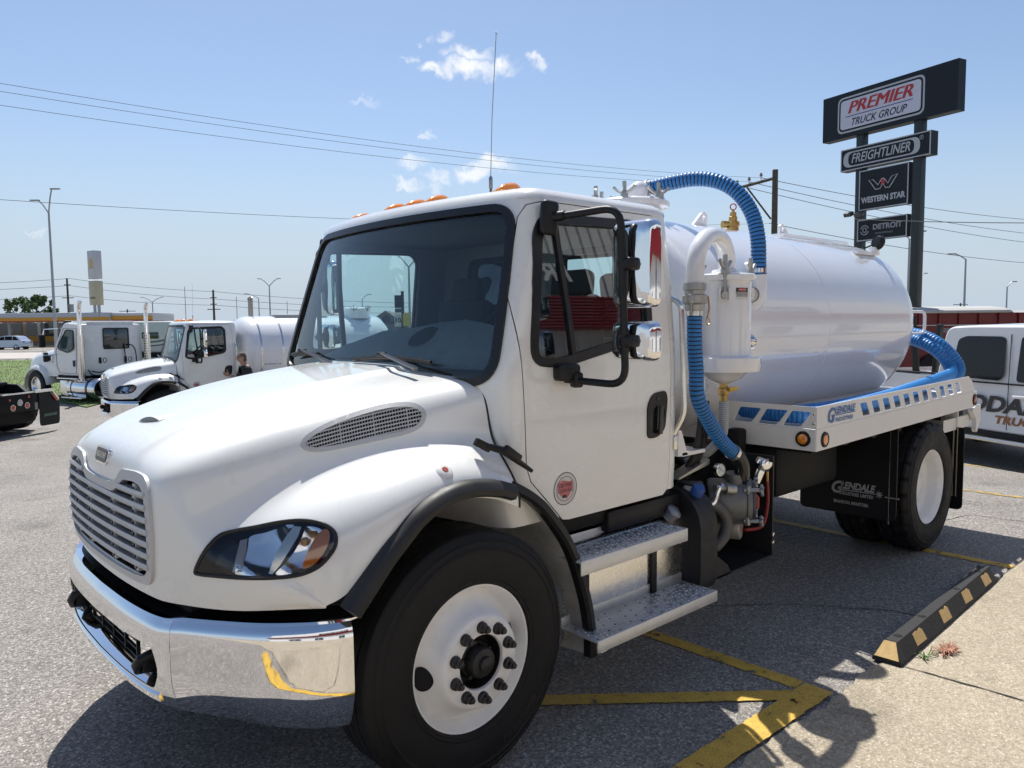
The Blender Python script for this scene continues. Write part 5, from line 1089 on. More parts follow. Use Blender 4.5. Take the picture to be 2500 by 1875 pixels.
q = MB(); q.tube(catmull([(1.62, -.97, .93), (1.70, -1.0, .93), (1.76, -1.02, .94), (1.80, -1.02, 1.0), (1.84, -1.02, 1.03), (1.90, -1.01, 1.02), (2.0, -1.0, 1.0)], 5), .016, 8); q.v = [(p[0]+.10, p[1], p[2]-.12) for p in q.v]; obj('oil_line', q, STEEL, pump)
q = MB(); q.cyl((1.98, -1.02, .885), (2.03, -1.05, .88), .032, n=14); q.cyl((1.90, -1.0, .90), (2.0, -1.02, .89), .02, n=10); obj('line_fitting', q, CASTL, pump)
q = MB(); q.tube(catmull([(1.80, -.95, .82), (1.90, -1.0, .80), (1.97, -1.03, .72), (1.96, -1.03, .62), (1.90, -1.0, .55)], 6), .034, 12); obj('suction_hose', q, P('hose_grey', (.10, .10, .10), .55), pump)
hc = Vector(bp(1808, 1286, 'y', -1.0)); q = MB(); ha = Vector((.35, -.9, 0)).normalized(); q.lathe([(0, -.14), (.075, -.14), (.078, -.02), (.075, 0), (.07, .004), (0, .004)], hc, ha, 30); ht = obj('oil_filter', q, P('filter_grey', (.42, .40, .37), .4, metal=.4), pump)
hbv = ha.cross(Vector((0, 0, 1))).normalized()*-1; ff = lambda dz: (lambda u, v, d=0: tuple(hc+ha*dz+hbv*(-u)*-1+Vector((0, 0, 1))*v))
q = MB(); text(q, 'NSSPORT', lambda u, v, d=0: tuple(hc+ha*.006+hbv*u*-1+Vector((0, 0, 1))*(v+.03)), .02); obj('filter_lettering', q, TEXTB, ht)
q = MB(); patch(q, rrect(.03, .03, .002), [], lambda u, v, d=0: tuple(hc+ha*.0055+hbv*(u-.02)*-1+Vector((0, 0, 1))*(v-.02)), .1); obj('filter_patch', q, TEXTR, ht)
q = MB(); q.tube(catmull([tuple(hc+ha*-.02+Vector((.06, -.02, -.03))), (2.36, -1.04, .60), (2.44, -1.03, .72), (2.45, -1.02, .86)], 6), .011, 8); obj('red_line', q, REDH, pump)
q = MB(); q.tube([(2.45, -1.02, .84), (2.45, -1.02, 1.0)], .008, 6); obj('brass_line', q, BRASS, pump)
# pump tray and side plate (black steel)
q = MB(); q.box((2.14, -.80, .385), (.70, .48, .012)); q.box((2.49, -.80, .70), (.012, .48, .63)); q.box((2.14, -.58, .72), (.70, .012, .70)); q.hexa([(1.80, -1.04, .38), (2.02, -1.04, .38), (2.02, -1.03, .38), (1.80, -1.03, .38), (1.80, -1.04, .56), (1.98, -1.04, .44), (1.98, -1.03, .44), (1.80, -1.03, .56)])
q.box((1.79, -.80, .60), (.012, .46, .44)); obj('pump_tray', q, P('tray_black', (.016, .016, .018), .5), truck)
q = MB(); q.lathe([(0, .012), (.014, .011), (.016, 0)], (2.485, -1.04, .47), (0, -1, 0), 8); q.lathe([(0, .012), (.014, .011), (.016, 0)], (2.485, -1.04, .52), (0, -1, 0), 8); obj('tray_bolt', q, STEEL, truck)
q = MB(); q.box((2.62, -.70, .72), (.10, .10, .85), bev=.02); q.box((2.30, -.5, .90), (.5, .3, .2), bev=.03); q.box((1.72, -.68, .98), (.20, .3, .10), bev=.03); q.box((1.75, -.75, .75), (.2, .2, .3), bev=.03); obj('valve_block', q, DARK, truck)
q = MB(); q.hexa([(1.62, -.95, .98), (1.92, -.95, 1.03), (1.92, -.86, 1.03), (1.62, -.86, .98), (1.62, -.95, .99), (1.92, -.95, 1.06), (1.92, -.86, 1.06), (1.62, -.86, .99)]); obj('support_arm', q, CASTL, truck)
q = MB(); q.box((1.69, -.97, .86), (.09, .05, .15), Euler((0, .3, 0)), .01); obj('battery_tray', q, P('cast_white', (.4, .4, .4), .5), truck)
q = MB(); q.hexa([(1.57, -.98, 1.12), (1.66, -.98, 1.12), (1.66, -.6, 1.12), (1.57, -.6, 1.12), (1.57, -.98, 1.26), (1.60, -.98, 1.26), (1.60, -.6, 1.26), (1.57, -.6, 1.26)]); q.box((1.72, -.82, 1.125), (.22, .32, .02)); obj('tank_bracket', q, TANKW, truck)
for yy in (-.62, -.54):
    q = MB(); q.tube(catmull([(1.70, yy-.05, 1.30), (1.72, yy-.1, 1.18), (1.80, yy-.12, 1.08), (1.98, yy-.1, 1.02), (2.1, yy-.1, .95)], 6), .045, 10); obj('black_hose', q, BLACKP, truck)
# ---------- service bed
bx0, bx1, by_ = 2.68, 5.66, 1.22
def bz(x): return .014*(x-bx0)
DIA = None
def diamond(name):
    mt = bpy.data.materials.new(name); mt.use_nodes = True; t = mt.node_tree; b = t.nodes['Principled BSDF']; b.inputs['Base Color'].default_value = (.78, .775, .76, 1); b.inputs['Roughness'].default_value = .35
    return mt
bw_ = by_-.009; q = MB(); q.hexa([(bx0+.004, -bw_, 1.15), (bx1-.004, -bw_, 1.15+bz(bx1)), (bx1-.004, bw_, 1.15+bz(bx1)), (bx0+.004, bw_, 1.15), (bx0+.004, -bw_, 1.174), (bx1-.004, -bw_, 1.174+bz(bx1)), (bx1-.004, bw_, 1.174+bz(bx1)), (bx0+.004, bw_, 1.174)]); bed = obj('service_bed', q, WHITEM, truck)
for s_ in (-1, 1):
    q = MB(); pl = [(bx0-.001, 1.04), (bx1-.05, 1.04+bz(bx1)), (bx1, 1.06+bz(bx1)), (bx1, 1.177+bz(bx1)), (bx0-.001, 1.177)]
    q.prism(pl, lambda u, v, d: (u, s_*(by_+d), v), -.006, .0); obj('side_skirt', q, WHITEM, bed)
    # slotted fence
    outer = [(bx0, 1.1775), (5.60, 1.1775+bz(5.6)), (5.555, 1.26+bz(5.55)), (5.45, 1.318+bz(5.45)), (bx0, 1.318)]
    hl = []
    for k in range(12):
        x = 3.30+k*.182; z0 = 1.195+bz(x); z1 = 1.285+bz(x); hl.append(roundpoly([(x+.055, z0), (x+.165, z0), (x+.105, z1), (x, z1)], .012, 2))
    q = MB(); patch(q, outer, hl[:-1], lambda u, v, d=0: (u, s_*(by_-.004+d), v), .12, th=.005, edge_sp=.06); fence = obj('bed_fence', q, WHITEM, bed)
    if s_ == -1: fence_d = fence
    for x, col in ((2.785, AMBER), (5.60, REDL)):
        c0 = (x, s_*by_, 1.104+bz(x)); q = MB(); q.lathe([(.034, .012), (.047, .010), (.050, 0)], c0, (0, s_, 0), 24); q.lathe([(.0, .006), (.036, .006)], c0, (0, s_, 0), 24); mk = obj('marker_light', q, BLACKP, bed)
        q = MB(); q.lathe([(0, .016), (.02, .015), (.033, .010), (.035, .004)], c0, (0, s_, 0), 24); obj('marker_lens', q, col, mk)
# front face: diamond plate skirt and slotted front fence
q = MB(); q.box((bx0-.003, 0, 1.109), (.006, 2*by_-.012, .137)); fs = obj('front_skirt', q, WHITEM, bed)
q = MB()
for i in range(70):
    for j in range(5):
        y = -1.195+i*.034+(j % 2)*.017; z = 1.055+j*.0265
        if -.42 < y < 1.3 and False: continue
        s_ = 1 if (i+j) % 2 else -1; a = Vector((0, .85, .5*s_)).normalized()*.013; b = Vector((0, -.5*s_, .85)).normalized()*.0042; c0 = Vector((bx0-.0062, y, z)); q.add([c0-a, c0-b+Vector((-.0028, 0, 0))*0, c0+a, c0+b, c0+Vector((-.003, 0, 0))], [(0, 1, 4), (1, 2, 4), (2, 3, 4), (3, 0, 4)])
o = obj('tread_lozenges', q, WHITEM, fs, ang=None); o['kind'] = 'stuff'
hl = [[(-.645, 1.187), (-.69, 1.285), (-.845, 1.285), (-.775, 1.187)], [(-.822, 1.187), (-.882, 1.285), (-1.03, 1.285), (-.955, 1.187)], [(-.995, 1.187), (-1.055, 1.285), (-1.185, 1.285), (-1.115, 1.187)]]
for s_ in (-1, 1):
    ol = [(-by_, 1.18), (-.46, 1.18), (-.46, 1.318), (-by_, 1.318)]
    q = MB(); patch(q, ol, [roundpoly(h, .014, 3) for h in hl], lambda u, v, d=0: (bx0-.004-d, u*-s_, v), .08, th=.006, edge_sp=.05); ff_ = obj('front_fence', q, WHITEM, bed)
    if s_ == -1:
        q = MB()
        for z in (1.215, 1.275): q.lathe([(0, .006), (.008, .005), (.011, 0)], (bx0-.004, -1.20, z), (-1, 0, 0), 8)
        obj('fence_bolt', q, STEEL, ff_)
c0 = (bx0-.006, -1.135, 1.113)
q = MB(); q.lathe([(.034, .012), (.047, .010), (.050, 0)], c0, (-1, 0, 0), 24); q.lathe([(.0, .006), (.036, .006)], c0, (-1, 0, 0), 24); mk = obj('marker_light', q, BLACKP, bed); q = MB(); q.lathe([(0, .016), (.02, .015), (.033, .010), (.035, .004)], c0, (-1, 0, 0), 24); obj('marker_lens', q, AMBER, mk)
# cut-out maker name on the fence (seen blue through the plate)
CUT = P('cutout_blue', (.05, .16, .40), .5); fnf = lambda u, v, d=0: (u, -by_-.0022, v)
q = MB(); text(q, 'G', lambda u, v, d=0: (2.865+u, -by_-.0022, 1.245+v), .13, shear=.25, bold=.003); text(q, 'LENDALE', lambda u, v, d=0: (3.07+u, -by_-.0022, 1.275+v), .06, shear=.25, bold=.002, fit=.30); text(q, 'INDUSTRIES', lambda u, v, d=0: (3.06+u, -by_-.0022, 1.215+v), .035, bold=.001, fit=.25); patch(q, [(2.93, 1.243), (3.22, 1.247), (3.22, 1.252), (2.93, 1.249)], [], fnf, .1)
obj('fence_lettering', q, CUT, fence_d)
# rear corner plates and underside
for s_ in (-1, 1):
    pl = [(5.20, 1.035), (5.66, 1.075), (5.80, 1.075), (5.80, .93), (5.70, .86), (5.66, .88), (5.60, 1.02)]
    q = MB(); q.prism([(5.58, 1.05), (5.66, 1.085), (5.80, 1.085), (5.80, .945), (5.72, .845), (5.69, .87), (5.69, .96)], lambda u, v, d: (u, s_*(by_-.012+d), v), -.03, .006); q.box((5.74, s_*.9, 1.0), (.12, .6, .10)); obj('corner_plate', q, WHITEM, bed)
    q = MB(); q.hexa([(5.05, s_*-.6 if False else s_*1.16, .90), (5.68, s_*1.16, .90), (5.68, s_*.55, .90), (5.05, s_*.55, .90), (5.05, s_*1.16, .93), (5.68, s_*1.16, .93), (5.68, s_*.55, .93), (5.05, s_*.55, .93)]); q.box((5.36, s_*1.158, .955), (.62, .006, .10)); q.box((5.35, s_*.9, 1.03), (.02, .55, .2)); obj('flap_mount', q, WHITEM, bed)
q = MB()
for x in np.arange(2.8, 5.6, .45): q.box((x, 0, 1.06), (.08, 2.3, .10))
q.box((3.2, -.75, .85), (.9, .35, .35), bev=.05); q.box((3.15, .75, .85), (.9, .35, .35), bev=.05); obj('bed_crossmember', q, DARK, truck)
# hose lying in the side tray and looping round the tank rear
th_ = [(2.86, -.72, 1.245), (2.80, -.95, 1.245), (2.90, -1.10, 1.245), (3.25, -1.12, 1.25), (4.0, -1.10, 1.265), (4.8, -1.06, 1.30), (5.25, -1.03, 1.325), (5.50, -1.00, 1.34), (5.70, -.98, 1.35), (5.87, -.94, 1.42), (5.90, -.86, 1.56), (5.82, -.72, 1.72), (5.78, -.50, 1.82), (5.76, -.2, 1.84)]
th_ = [(2.86, -.60, 1.245), (2.79, -.92, 1.245), (2.87, -1.12, 1.245), (3.25, -1.135, 1.255), (4.0, -1.11, 1.275), (4.7, -1.06, 1.30), (5.2, -1.03, 1.325), (5.5, -1.01, 1.34), (5.66, -1.0, 1.355), (5.75, -.97, 1.41), (5.75, -.92, 1.49), (5.70, -.85, 1.575), (5.72, -.72, 1.64), (5.78, -.5, 1.69), (5.80, -.2, 1.71)]
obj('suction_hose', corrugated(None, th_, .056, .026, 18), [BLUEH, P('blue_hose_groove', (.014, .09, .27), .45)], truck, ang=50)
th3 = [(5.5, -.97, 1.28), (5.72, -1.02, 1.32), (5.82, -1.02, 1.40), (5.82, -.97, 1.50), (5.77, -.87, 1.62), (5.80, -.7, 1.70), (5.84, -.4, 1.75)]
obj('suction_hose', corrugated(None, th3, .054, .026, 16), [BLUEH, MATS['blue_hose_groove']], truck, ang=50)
th2 = [(2.95, -.95, 1.235), (3.4, -1.0, 1.235), (4.2, -.99, 1.25), (5.0, -.95, 1.26), (5.4, -.9, 1.27)]
obj('suction_hose', corrugated(None, th2, .058, .02, 14), [BLUEH, MATS['blue_hose_groove']], truck, ang=50)
# rear ladder handle and work lamp
hx = 5.56; hy = -.62; q = MB(); q.tube(roundpath([(hx, -.66, 1.92), (hx+.19, -.74, 1.92), (hx+.19, -.74, 1.72), (hx, -.66, 1.72)], .05), .014, 10); obj('rear_handle', q, TANKW, tank)
wl = Vector(bp(2143, 592, 'x', 5.32)); q = MB(); q.lathe([(0, -.03), (.05, -.028), (.065, 0), (.065, .02), (.058, .024), (0, .02)], wl, (.8, -.3, -.2), 24); q.tube([wl+Vector((-.05, .02, -.02)), wl+Vector((-.10, .04, -.04)), wl+Vector((-.16, .06, -.06))], .008, 6); lam = obj('work_lamp', q, BLACKP, truck)
q = MB(); q.box(wl+Vector((-.02, .02, -.08)), (.12, .05, .07), bev=.004); q.box(wl+Vector((-.20, .03, -.105)), (.4, .05, .03), bev=.004); obj('lamp_bracket', q, TANKW, lam)
# logo panel on tank front
q = MB(); lp = lambda u, v, d=0: (2.02-.02, -.62+u*-1*-1, 1.46+v)
# mud flaps
def flap(x, y0, y1, z0, z1, par):
    q = MB(); pl = roundpoly([(y0, z0), (y1, z0), (y1, z1), (y0, z1)], [.05, .05, .005, .005], 4); q.prism(pl, lambda u, v, d: (x+d, u, v), 0, .012); return obj('mud_flap', q, FLAP, par)
f1 = flap(4.0, -1.20, -.45, .345, 1.06, truck); flap(4.0, .45, 1.20, .345, 1.06, truck); f3 = flap(5.36, -1.225, -.55, .205, .92, truck); flap(5.36, .55, 1.225, .205, .92, truck)
fx = lambda oy, oz: (lambda u, v, d=0: (3.9985, oy-u, oz+v))
q = MB(); text(q, 'G', fx(-.745, .545), .13, shear=.28, bold=.004); text(q, 'LENDALE', fx(-.915, .567), .075, shear=.28, bold=.003, fit=.27); text(q, 'INDUSTRIES LIMITED', fx(-.905, .505), .035, fit=.26, bold=.001); text(q, 'BRANDON, MANITOBA', fx(-.865, .435), .035, fit=.27, bold=.001)
patch(q, [(.0, .0), (.29, .004), (.29, .010), (.0, .008)], [], fx(-.785, .528), .2); star = []
for k in range(16): r_ = .035 if k % 2 == 0 else .012; star.append((r_*math.cos(k*math.pi/8), r_*math.sin(k*math.pi/8)))
patch(q, star, [], fx(-1.075, .535), .05); obj('flap_lettering', q, P('decal_grey', (.36, .36, .37), .5), f1)
q = MB(); q.box((3.995, -1.15, .68), (.006, .006, .72)); q.box((3.995, -1.17, .525), (.006, .10, .008)); obj('flap_wire', q, STEEL, f1)
q = MB(); q.box((5.352, -1.145, .62), (.006, .008, .6)); q.box((5.352, -1.175, .62), (.006, .006, .6)); obj('flap_strip', q, P('strip_tan', (.45, .40, .28), .5), f3)
# rear wheels (duals)
for sg in (-1, 1):
    for yo_, inner in ((1.225, False), (.89, True)):
        rw_ = obj('wheel', tyre_mb(yo_, sg, True), RUBBER, truck, ang=30); rw_.location = (4.662, 0, .515)
        q = MB(); o = (0, sg*(yo_-.022), 0)
        q.lathe([(.285, -.22), (.299, -.20), (.3005, -.006), (.296, .001), (.288, -.004), (.281, -.018), (.270, -.028), (.264, -.045), (.262, -.105), (.252, -.118), (.235, -.122), (.215, -.138), (.205, -.155), (.19, -.165), (.11, -.165), (.11, -.12), (.095, -.10), (.06, -.09), (0, -.09)], o, (0, sg, 0), 64); rm = obj('rim', q, WHEELW, rw_, ang=40)
        if not inner:
            q = MB(); q.lathe([(0, .034), (.0125, .03), (.0125, .006), (.021, 0)], (0, 0, 0), (0, sg, 0), 10); ln_ = mesh_of('lug_nut', q, P('lug_black', (.02, .02, .021), .4))
            for k in range(10):
                a = k*2*math.pi/10; o = obj('lug_nut', ln_, None, rw_); o.location = (.143*math.cos(a), sg*(yo_-.022-.165), .143*math.sin(a))
q = MB(); q.tube([(4.662, -1.0, .515), (4.662, 1.0, .515)], .075, 12); q.lathe([(0, -.2), (.12, -.15), (.19, 0), (.12, .15), (0, .2)], (4.662, 0, .515), (0, 1, 0), 20); q.box((4.66, -.43, .7), (1.3, .08, .07)); q.box((4.66, .43, .7), (1.3, .08, .07)); q.tube([(.3, 0, .7), (4.5, 0, .55)], .06, 10); q.box((2.9, .2, .62), (.7, .5, .3), bev=.05); obj('rear_axle', q, DARK, truck)
# ================================================================== second truck of the same make, parked behind
truck2 = thing('tank_truck', 'white tank truck parked behind the near hood with a man at its door', 'truck', (3.83, 14.60, -.516), -.137)
for o in SHARED: copy_tree(o, truck2)
q = MB(); q.lathe([(0, 1.62), (.3, 1.64), (.58, 1.70), (.76, 1.80), (.83, 1.90), (.85, 2.0)]+[(.85, x) for x in (2.55, 3.5, 5.2)]+[(.83, 5.32), (.7, 5.45), (.4, 5.55), (0, 5.58)], (0, 0, 1.74), (1, 0, 0), 72); t2 = obj('tank', q, TANKW, truck2)
for x in (2.1, 2.6):
    q = MB(); q.lathe([(.851, x), (.856, x+.01), (.856, x+.03), (.851, x+.04)], (0, 0, 1.74), (1, 0, 0), 72); obj('tank_band', q, STEEL, t2)
q = MB(); q.box((3.3, 0, 2.60), (1.3, .5, .07), bev=.03); obj('tank_walkway', q, P('walkway_grey', (.4, .4, .41), .5), t2)
q = MB(); q.lathe([(.34, 0), (.34, .2), (.36, .22), (.36, .25), (.3, .28), (0, .31)], (4.75, -.1, 2.52), (0, 0, 1), 32); mh = obj('tank_manhole', q, TANKW, t2)
for k in range(6):
    a = k*math.pi/3; q = MB(); wing_nut(q, (4.75+.37*math.cos(a), -.1+.37*math.sin(a), 2.70), 1.1, ang=a+1.5); obj('wing_nut', q, CASTL, mh)
for x in (3.9, 4.2):
    q = MB(); pr = [(-.14, 0), (.1, 0), (.1, .13), (.03, .15)]; q.prism(pr, lambda u, v, d: (x+u, d, 2.585+v), -.012, .012); obj('lifting_lug', q, TANKW, t2)
q = MB(); q.cyl((2.35, .75, 1.2), (2.35, .75, 3.05), .06, n=16); q.lathe([(.06, 0), (.07, .02), (.05, .03)], (2.35, .75, 3.02), (-.4, -.4, .6), 16); obj('exhaust_stack', q, P('stack_brown', (.30, .27, .24), .35, metal=.7), t2)
def lt(u, v, d=0): a = math.asin(min(1, max(-1, (v-.02)/.855))); return (u, -.8565*math.cos(a), 1.74+v)
q = MB(); text(q, 'WATER', lambda u, v, d=0: lt(3.75+u, v-.42), .26, bold=.01); obj('tank_lettering', q, TEXTB, t2)
q = MB(); text(q, 'GLENDALE', lambda u, v, d=0: lt(2.35+u, v-.28), .08, bold=.003, shear=.2); obj('maker_lettering', q, P('decal_blue', (.05, .06, .25), .4), t2)
q = MB(); q.box((3.9, 0, .95), (3.6, 2.2, .12), bev=.02); q.box((3.0, -.8, .75), (1.2, .4, .35), bev=.05); obj('service_bed', q, WHITEM, truck2)
for sg in (-1, 1):
    for yo_ in (1.20, .86):
        o = obj('wheel', tyre_mb(yo_, sg, True), RUBBER, truck2, ang=30); o.location = (4.66, 0, .515)
q = MB(); q.tube([(4.66, -1, .515), (4.66, 1, .515)], .07, 10); obj('rear_axle', q, DARK, truck2)

# ================================================================== man at the second truck's door
def person():
    a = -.137; c_, s_ = math.cos(a), math.sin(a)
    T = np.array([3.83, 14.60, -.516]); gzp = -.53
    def wl_(x, y, z): return (x*c_-y*s_+T[0], x*s_+y*c_+T[1], z+T[2])
    base = wl_(1.62, -1.50, 0); root = thing('person', 'man in black shirt and glasses reaching for the truck door handle', 'person', (base[0], base[1], gzp), a)
    J = {'pel': (0, 0, .98), 'sp': (-.02, .01, 1.18), 'ch': (-.05, .02, 1.38), 'nk': (-.08, .03, 1.53), 'hd': (-.12, .03, 1.62), 'ls': (-.06, -.19, 1.44), 'le': (-.02, -.25, 1.16), 'lw': (-.13, -.20, .94), 'rs': (-.06, .21, 1.44), 're': (-.20, .26, 1.22), 'rw': (-.33, .36, 1.31), 'lh': (0, -.10, .93), 'lk': (-.04, -.12, .51), 'la': (.03, -.12, .09), 'lt': (-.16, -.14, .04), 'rh': (0, .10, .93), 'rk': (-.05, .12, .51), 'ra': (.0, .12, .09), 'rt_': (-.19, .14, .04)}
    rad = {'pel': (.155, .125), 'sp': (.15, .115), 'ch': (.17, .125), 'nk': (.062, .062), 'hd': (.07, .07), 'ls': (.075, .075), 'le': (.047, .047), 'lw': (.03, .03), 'rs': (.075, .075), 're': (.047, .047), 'rw': (.03, .03), 'lh': (.1, .1), 'lk': (.065, .065), 'la': (.045, .045), 'lt': (.04, .03), 'rh': (.1, .1), 'rk': (.065, .065), 'ra': (.045, .045), 'rt_': (.04, .03)}
    E_ = [('pel', 'sp'), ('sp', 'ch'), ('ch', 'nk'), ('nk', 'hd'), ('ch', 'ls'), ('ls', 'le'), ('le', 'lw'), ('ch', 'rs'), ('rs', 're'), ('re', 'rw'), ('pel', 'lh'), ('lh', 'lk'), ('lk', 'la'), ('la', 'lt'), ('pel', 'rh'), ('rh', 'rk'), ('rk', 'ra'), ('ra', 'rt_')]
    ks = list(J); me = bpy.data.meshes.new('p'); me.from_pydata([J[k] for k in ks], [(ks.index(a_), ks.index(b_)) for a_, b_ in E_], []); o = bpy.data.objects.new('p', me); COL.objects.link(o)
    md = o.modifiers.new('k', 'SKIN'); o.modifiers.new('s', 'SUBSURF').levels = 2
    for i, k in enumerate(ks): me.skin_vertices[0].data[i].radius = rad[k]; me.skin_vertices[0].data[i].use_root = (k == 'pel')
    em = bpy.data.meshes.new_from_object(o.evaluated_get(bpy.context.evaluated_depsgraph_get())); bpy.data.objects.remove(o)
    SKIN = P('skin', (.42, .24, .17), .55); SHIRT = P('shirt_black', (.018, .019, .023), .8); TROU = P('trousers_dark', (.03, .034, .045), .85)
    for mt in (SHIRT, TROU, SKIN): em.materials.append(mt)
    for p in em.polygons:
        c0 = p.center; p.use_smooth = True
        arm = (Vector(c0)-Vector(J['re'])).length < .03 or c0.x < -.21 and c0.z > 1.1 or (c0.y < -.17 and c0.z < 1.12 and c0.z > .85)
        p.material_index = 2 if (c0.z > 1.52 or arm) else (1 if c0.z < .98 else 0)
    bo = bpy.data.objects.new('body', em); COL.objects.link(bo); bo.parent = root
    hc_ = Vector((-.135, .035, 1.69)); q = MB(); rows = []
    for i in range(17):
        ph = -math.pi/2+math.pi*i/16; row = []
        for j in range(24):
            t = 2*math.pi*j/24; x = math.cos(ph)*math.cos(t)*.098; y = math.cos(ph)*math.sin(t)*.075; z = math.sin(ph)*.118
            if z < -.03 and x > 0: x *= .75
            if x < -.05 and z < -.02: x *= 1+.10*(1 if z > -.09 else 0); y *= .86
            if abs(y) < .022 and x < -.05 and -.04 < z < .03: x -= .024*(1-abs(y)/.022)*(1 if z < 0 else .5)
            row.append((hc_.x+x, hc_.y+y, hc_.z+z))
        row.append(row[0]); rows.append(row)
    q.grid(rows)
    for s2 in (-1, 1): q.lathe([(0, .012), (.018, .010), (.028, 0), (.02, -.008)], (hc_.x+.012, hc_.y+s2*.074, hc_.z-.005), (.2, s2, 0), 10)
    q.cyl((hc_.x+.03, hc_.y, hc_.z-.16), (hc_.x+.01, hc_.y, hc_.z-.06), .058, n=14)
    obj('head', q, SKIN, root, ang=60, weld=True)
    q = MB(); rows = []
    for i in range(10):
        ph = .05+math.pi/2*.95*i/9; row = []
        for j in range(25):
            t = 2*math.pi*j/24; front = math.cos(t) < -.55; low = -.03 if math.cos(t) > .1 else .045
            z = max(math.sin(ph)*.124, low if not front else .075) if i else (low-.05 if math.cos(t) > .2 else (low-.01 if not front else .07)); x = math.cos(ph)*math.cos(t)*.106; y = math.cos(ph)*math.sin(t)*.081; row.append((hc_.x+x, hc_.y+y, hc_.z+z))
        rows.append(row)
    q.grid(rows); obj('hair', q, P('hair_brown', (.09, .06, .045), .7, var=.3, vscale=60), root, ang=60)
    q = MB()
    for s2 in (-1, 1): q.box((hc_.x-.098, hc_.y+s2*.034, hc_.z+.008), (.008, .048, .03), bev=.01); q.tube([(hc_.x-.095, hc_.y+s2*.06, hc_.z+.012), (hc_.x+.015, hc_.y+s2*.078, hc_.z+.012)], .004, 6)
    obj('glasses', q, P('glasses_dark', (.02, .02, .025), .08, coat=1), root)
    for side_, w_, dr in (('r', J['rw'], Vector((-.75, .6, .25))), ('l', J['lw'], Vector((-.4, .1, -1)))):
        w_ = Vector(w_); dr = dr.normalized(); upv = Vector((0, 0, 1)); sd = dr.cross(upv).normalized(); nn = sd.cross(dr); q = MB(); q.box(w_+dr*.045, (.085, .03, .08), dr.to_track_quat('X', 'Z'), .012)
        for k in range(4):
            b0 = w_+dr*.085+nn*(.028-.019*k); l = (.068, .078, .074, .058)[k]; q.tube([b0, b0+dr*l*.5+sd*.006, b0+dr*l*.8+sd*.022, b0+dr*l+sd*.036], lambda i: (.0095, .009, .008, .007)[i], 6)
        q.tube([w_+dr*.03+nn*.03, w_+dr*.05+nn*.06, w_+dr*.075+nn*.095], lambda i: (.011, .010, .008)[i], 6); obj('hand', q, SKIN, root)
    q = MB()
    for s2, px_ in ((-1, .03), (1, 0)): q.box((px_-.10, s2*.125, .045), (.30, .10, .09), bev=.035)
    obj('shoes', q, BLACKP, root)
person()

# ================================================================== white conventional tractor with chrome stacks (left)
WO = np.array([4.51, 23.84, -.60]); WH = R(106); wr = np.array([math.sin(WH), -math.cos(WH), 0]); WO = WO+wr*1.08; WO[2] = -.60
tr_ = thing('semi_tractor', 'white day cab tractor with two chrome exhaust stacks seen from its rear corner', 'truck', tuple(WO), WH)
# local: x forward, y left
q = MB(); pr = roundpoly([(0, .90), (1.55, .90), (1.62, 1.2), (1.58, 1.72), (1.12, 2.52), (.95, 2.62), (.0, 2.55)], [.03, .1, .1, .12, .15, .12, .06], 5)
half = 1.07
def wprof(u, v, d): t = 1-.07*max(0, (v-1.7)/.9); return (u, d*t, v)
G = []
for dd in (-1.07, -1.05, -.98, 0, .98, 1.05, 1.07):
    ins = 0 if abs(dd) < .99 else (.012 if abs(dd) < 1.06 else .04); pp = offset2(pr, -ins); G.append([wprof(u, v, dd) for u, v in pp]+[wprof(*pp[0], dd)])
q.grid(G); q.add(G[0][:-1], [tuple(range(len(pr)))]); q.add(G[-1][:-1], [tuple(range(len(pr)))]); obj('cab_shell', q, WHITE, tr_, ang=40)
q = MB(); q.box((.50, 0, 2.60), (.95, 1.6, .10), bev=.04); obj('roof_cap', q, WHITE, tr_)
wn = roundpoly([(.42, 1.78), (.46, 2.34), (.85, 2.36), (1.30, 1.85), (1.22, 1.76), (.75, 1.66)], .06, 4)
for s_ in (-1, 1):
    q = MB(); patch(q, wn, [], lambda u, v, d=0: (u, s_*(1.074*(1-.07*max(0, (v-1.7)/.9))+.002), v), .1, th=.004); w0 = obj('door_window', q, P('far_glass', (.10, .16, .16), .08, coat=1), tr_)
    q = MB(); lp_ = [(u, s_*(1.074*(1-.07*max(0, (v-1.7)/.9))+.004), v) for u, v in offset2(wn, .015)]; q.tube(lp_, .018, 6, closed=True); obj('window_seal', q, SEAL, w0)
    q = MB(); dl = [(.28, 2.42), (.28, .98), (1.25, .98), (1.40, 1.2), (1.42, 1.70), (1.02, 2.42)]; q.tube([(u, s_*(1.074*(1-.07*max(0, (v-1.7)/.9))+.002), v) for u, v in dl], .006, 5, closed=True); obj('door_gap', q, P('gap_dark', (.05, .05, .05), .7), tr_)
    q = MB(); q.box((.40, s_*1.08, 1.30), (.10, .02, .20), bev=.02); obj('door_handle', q, BLACKP, tr_)
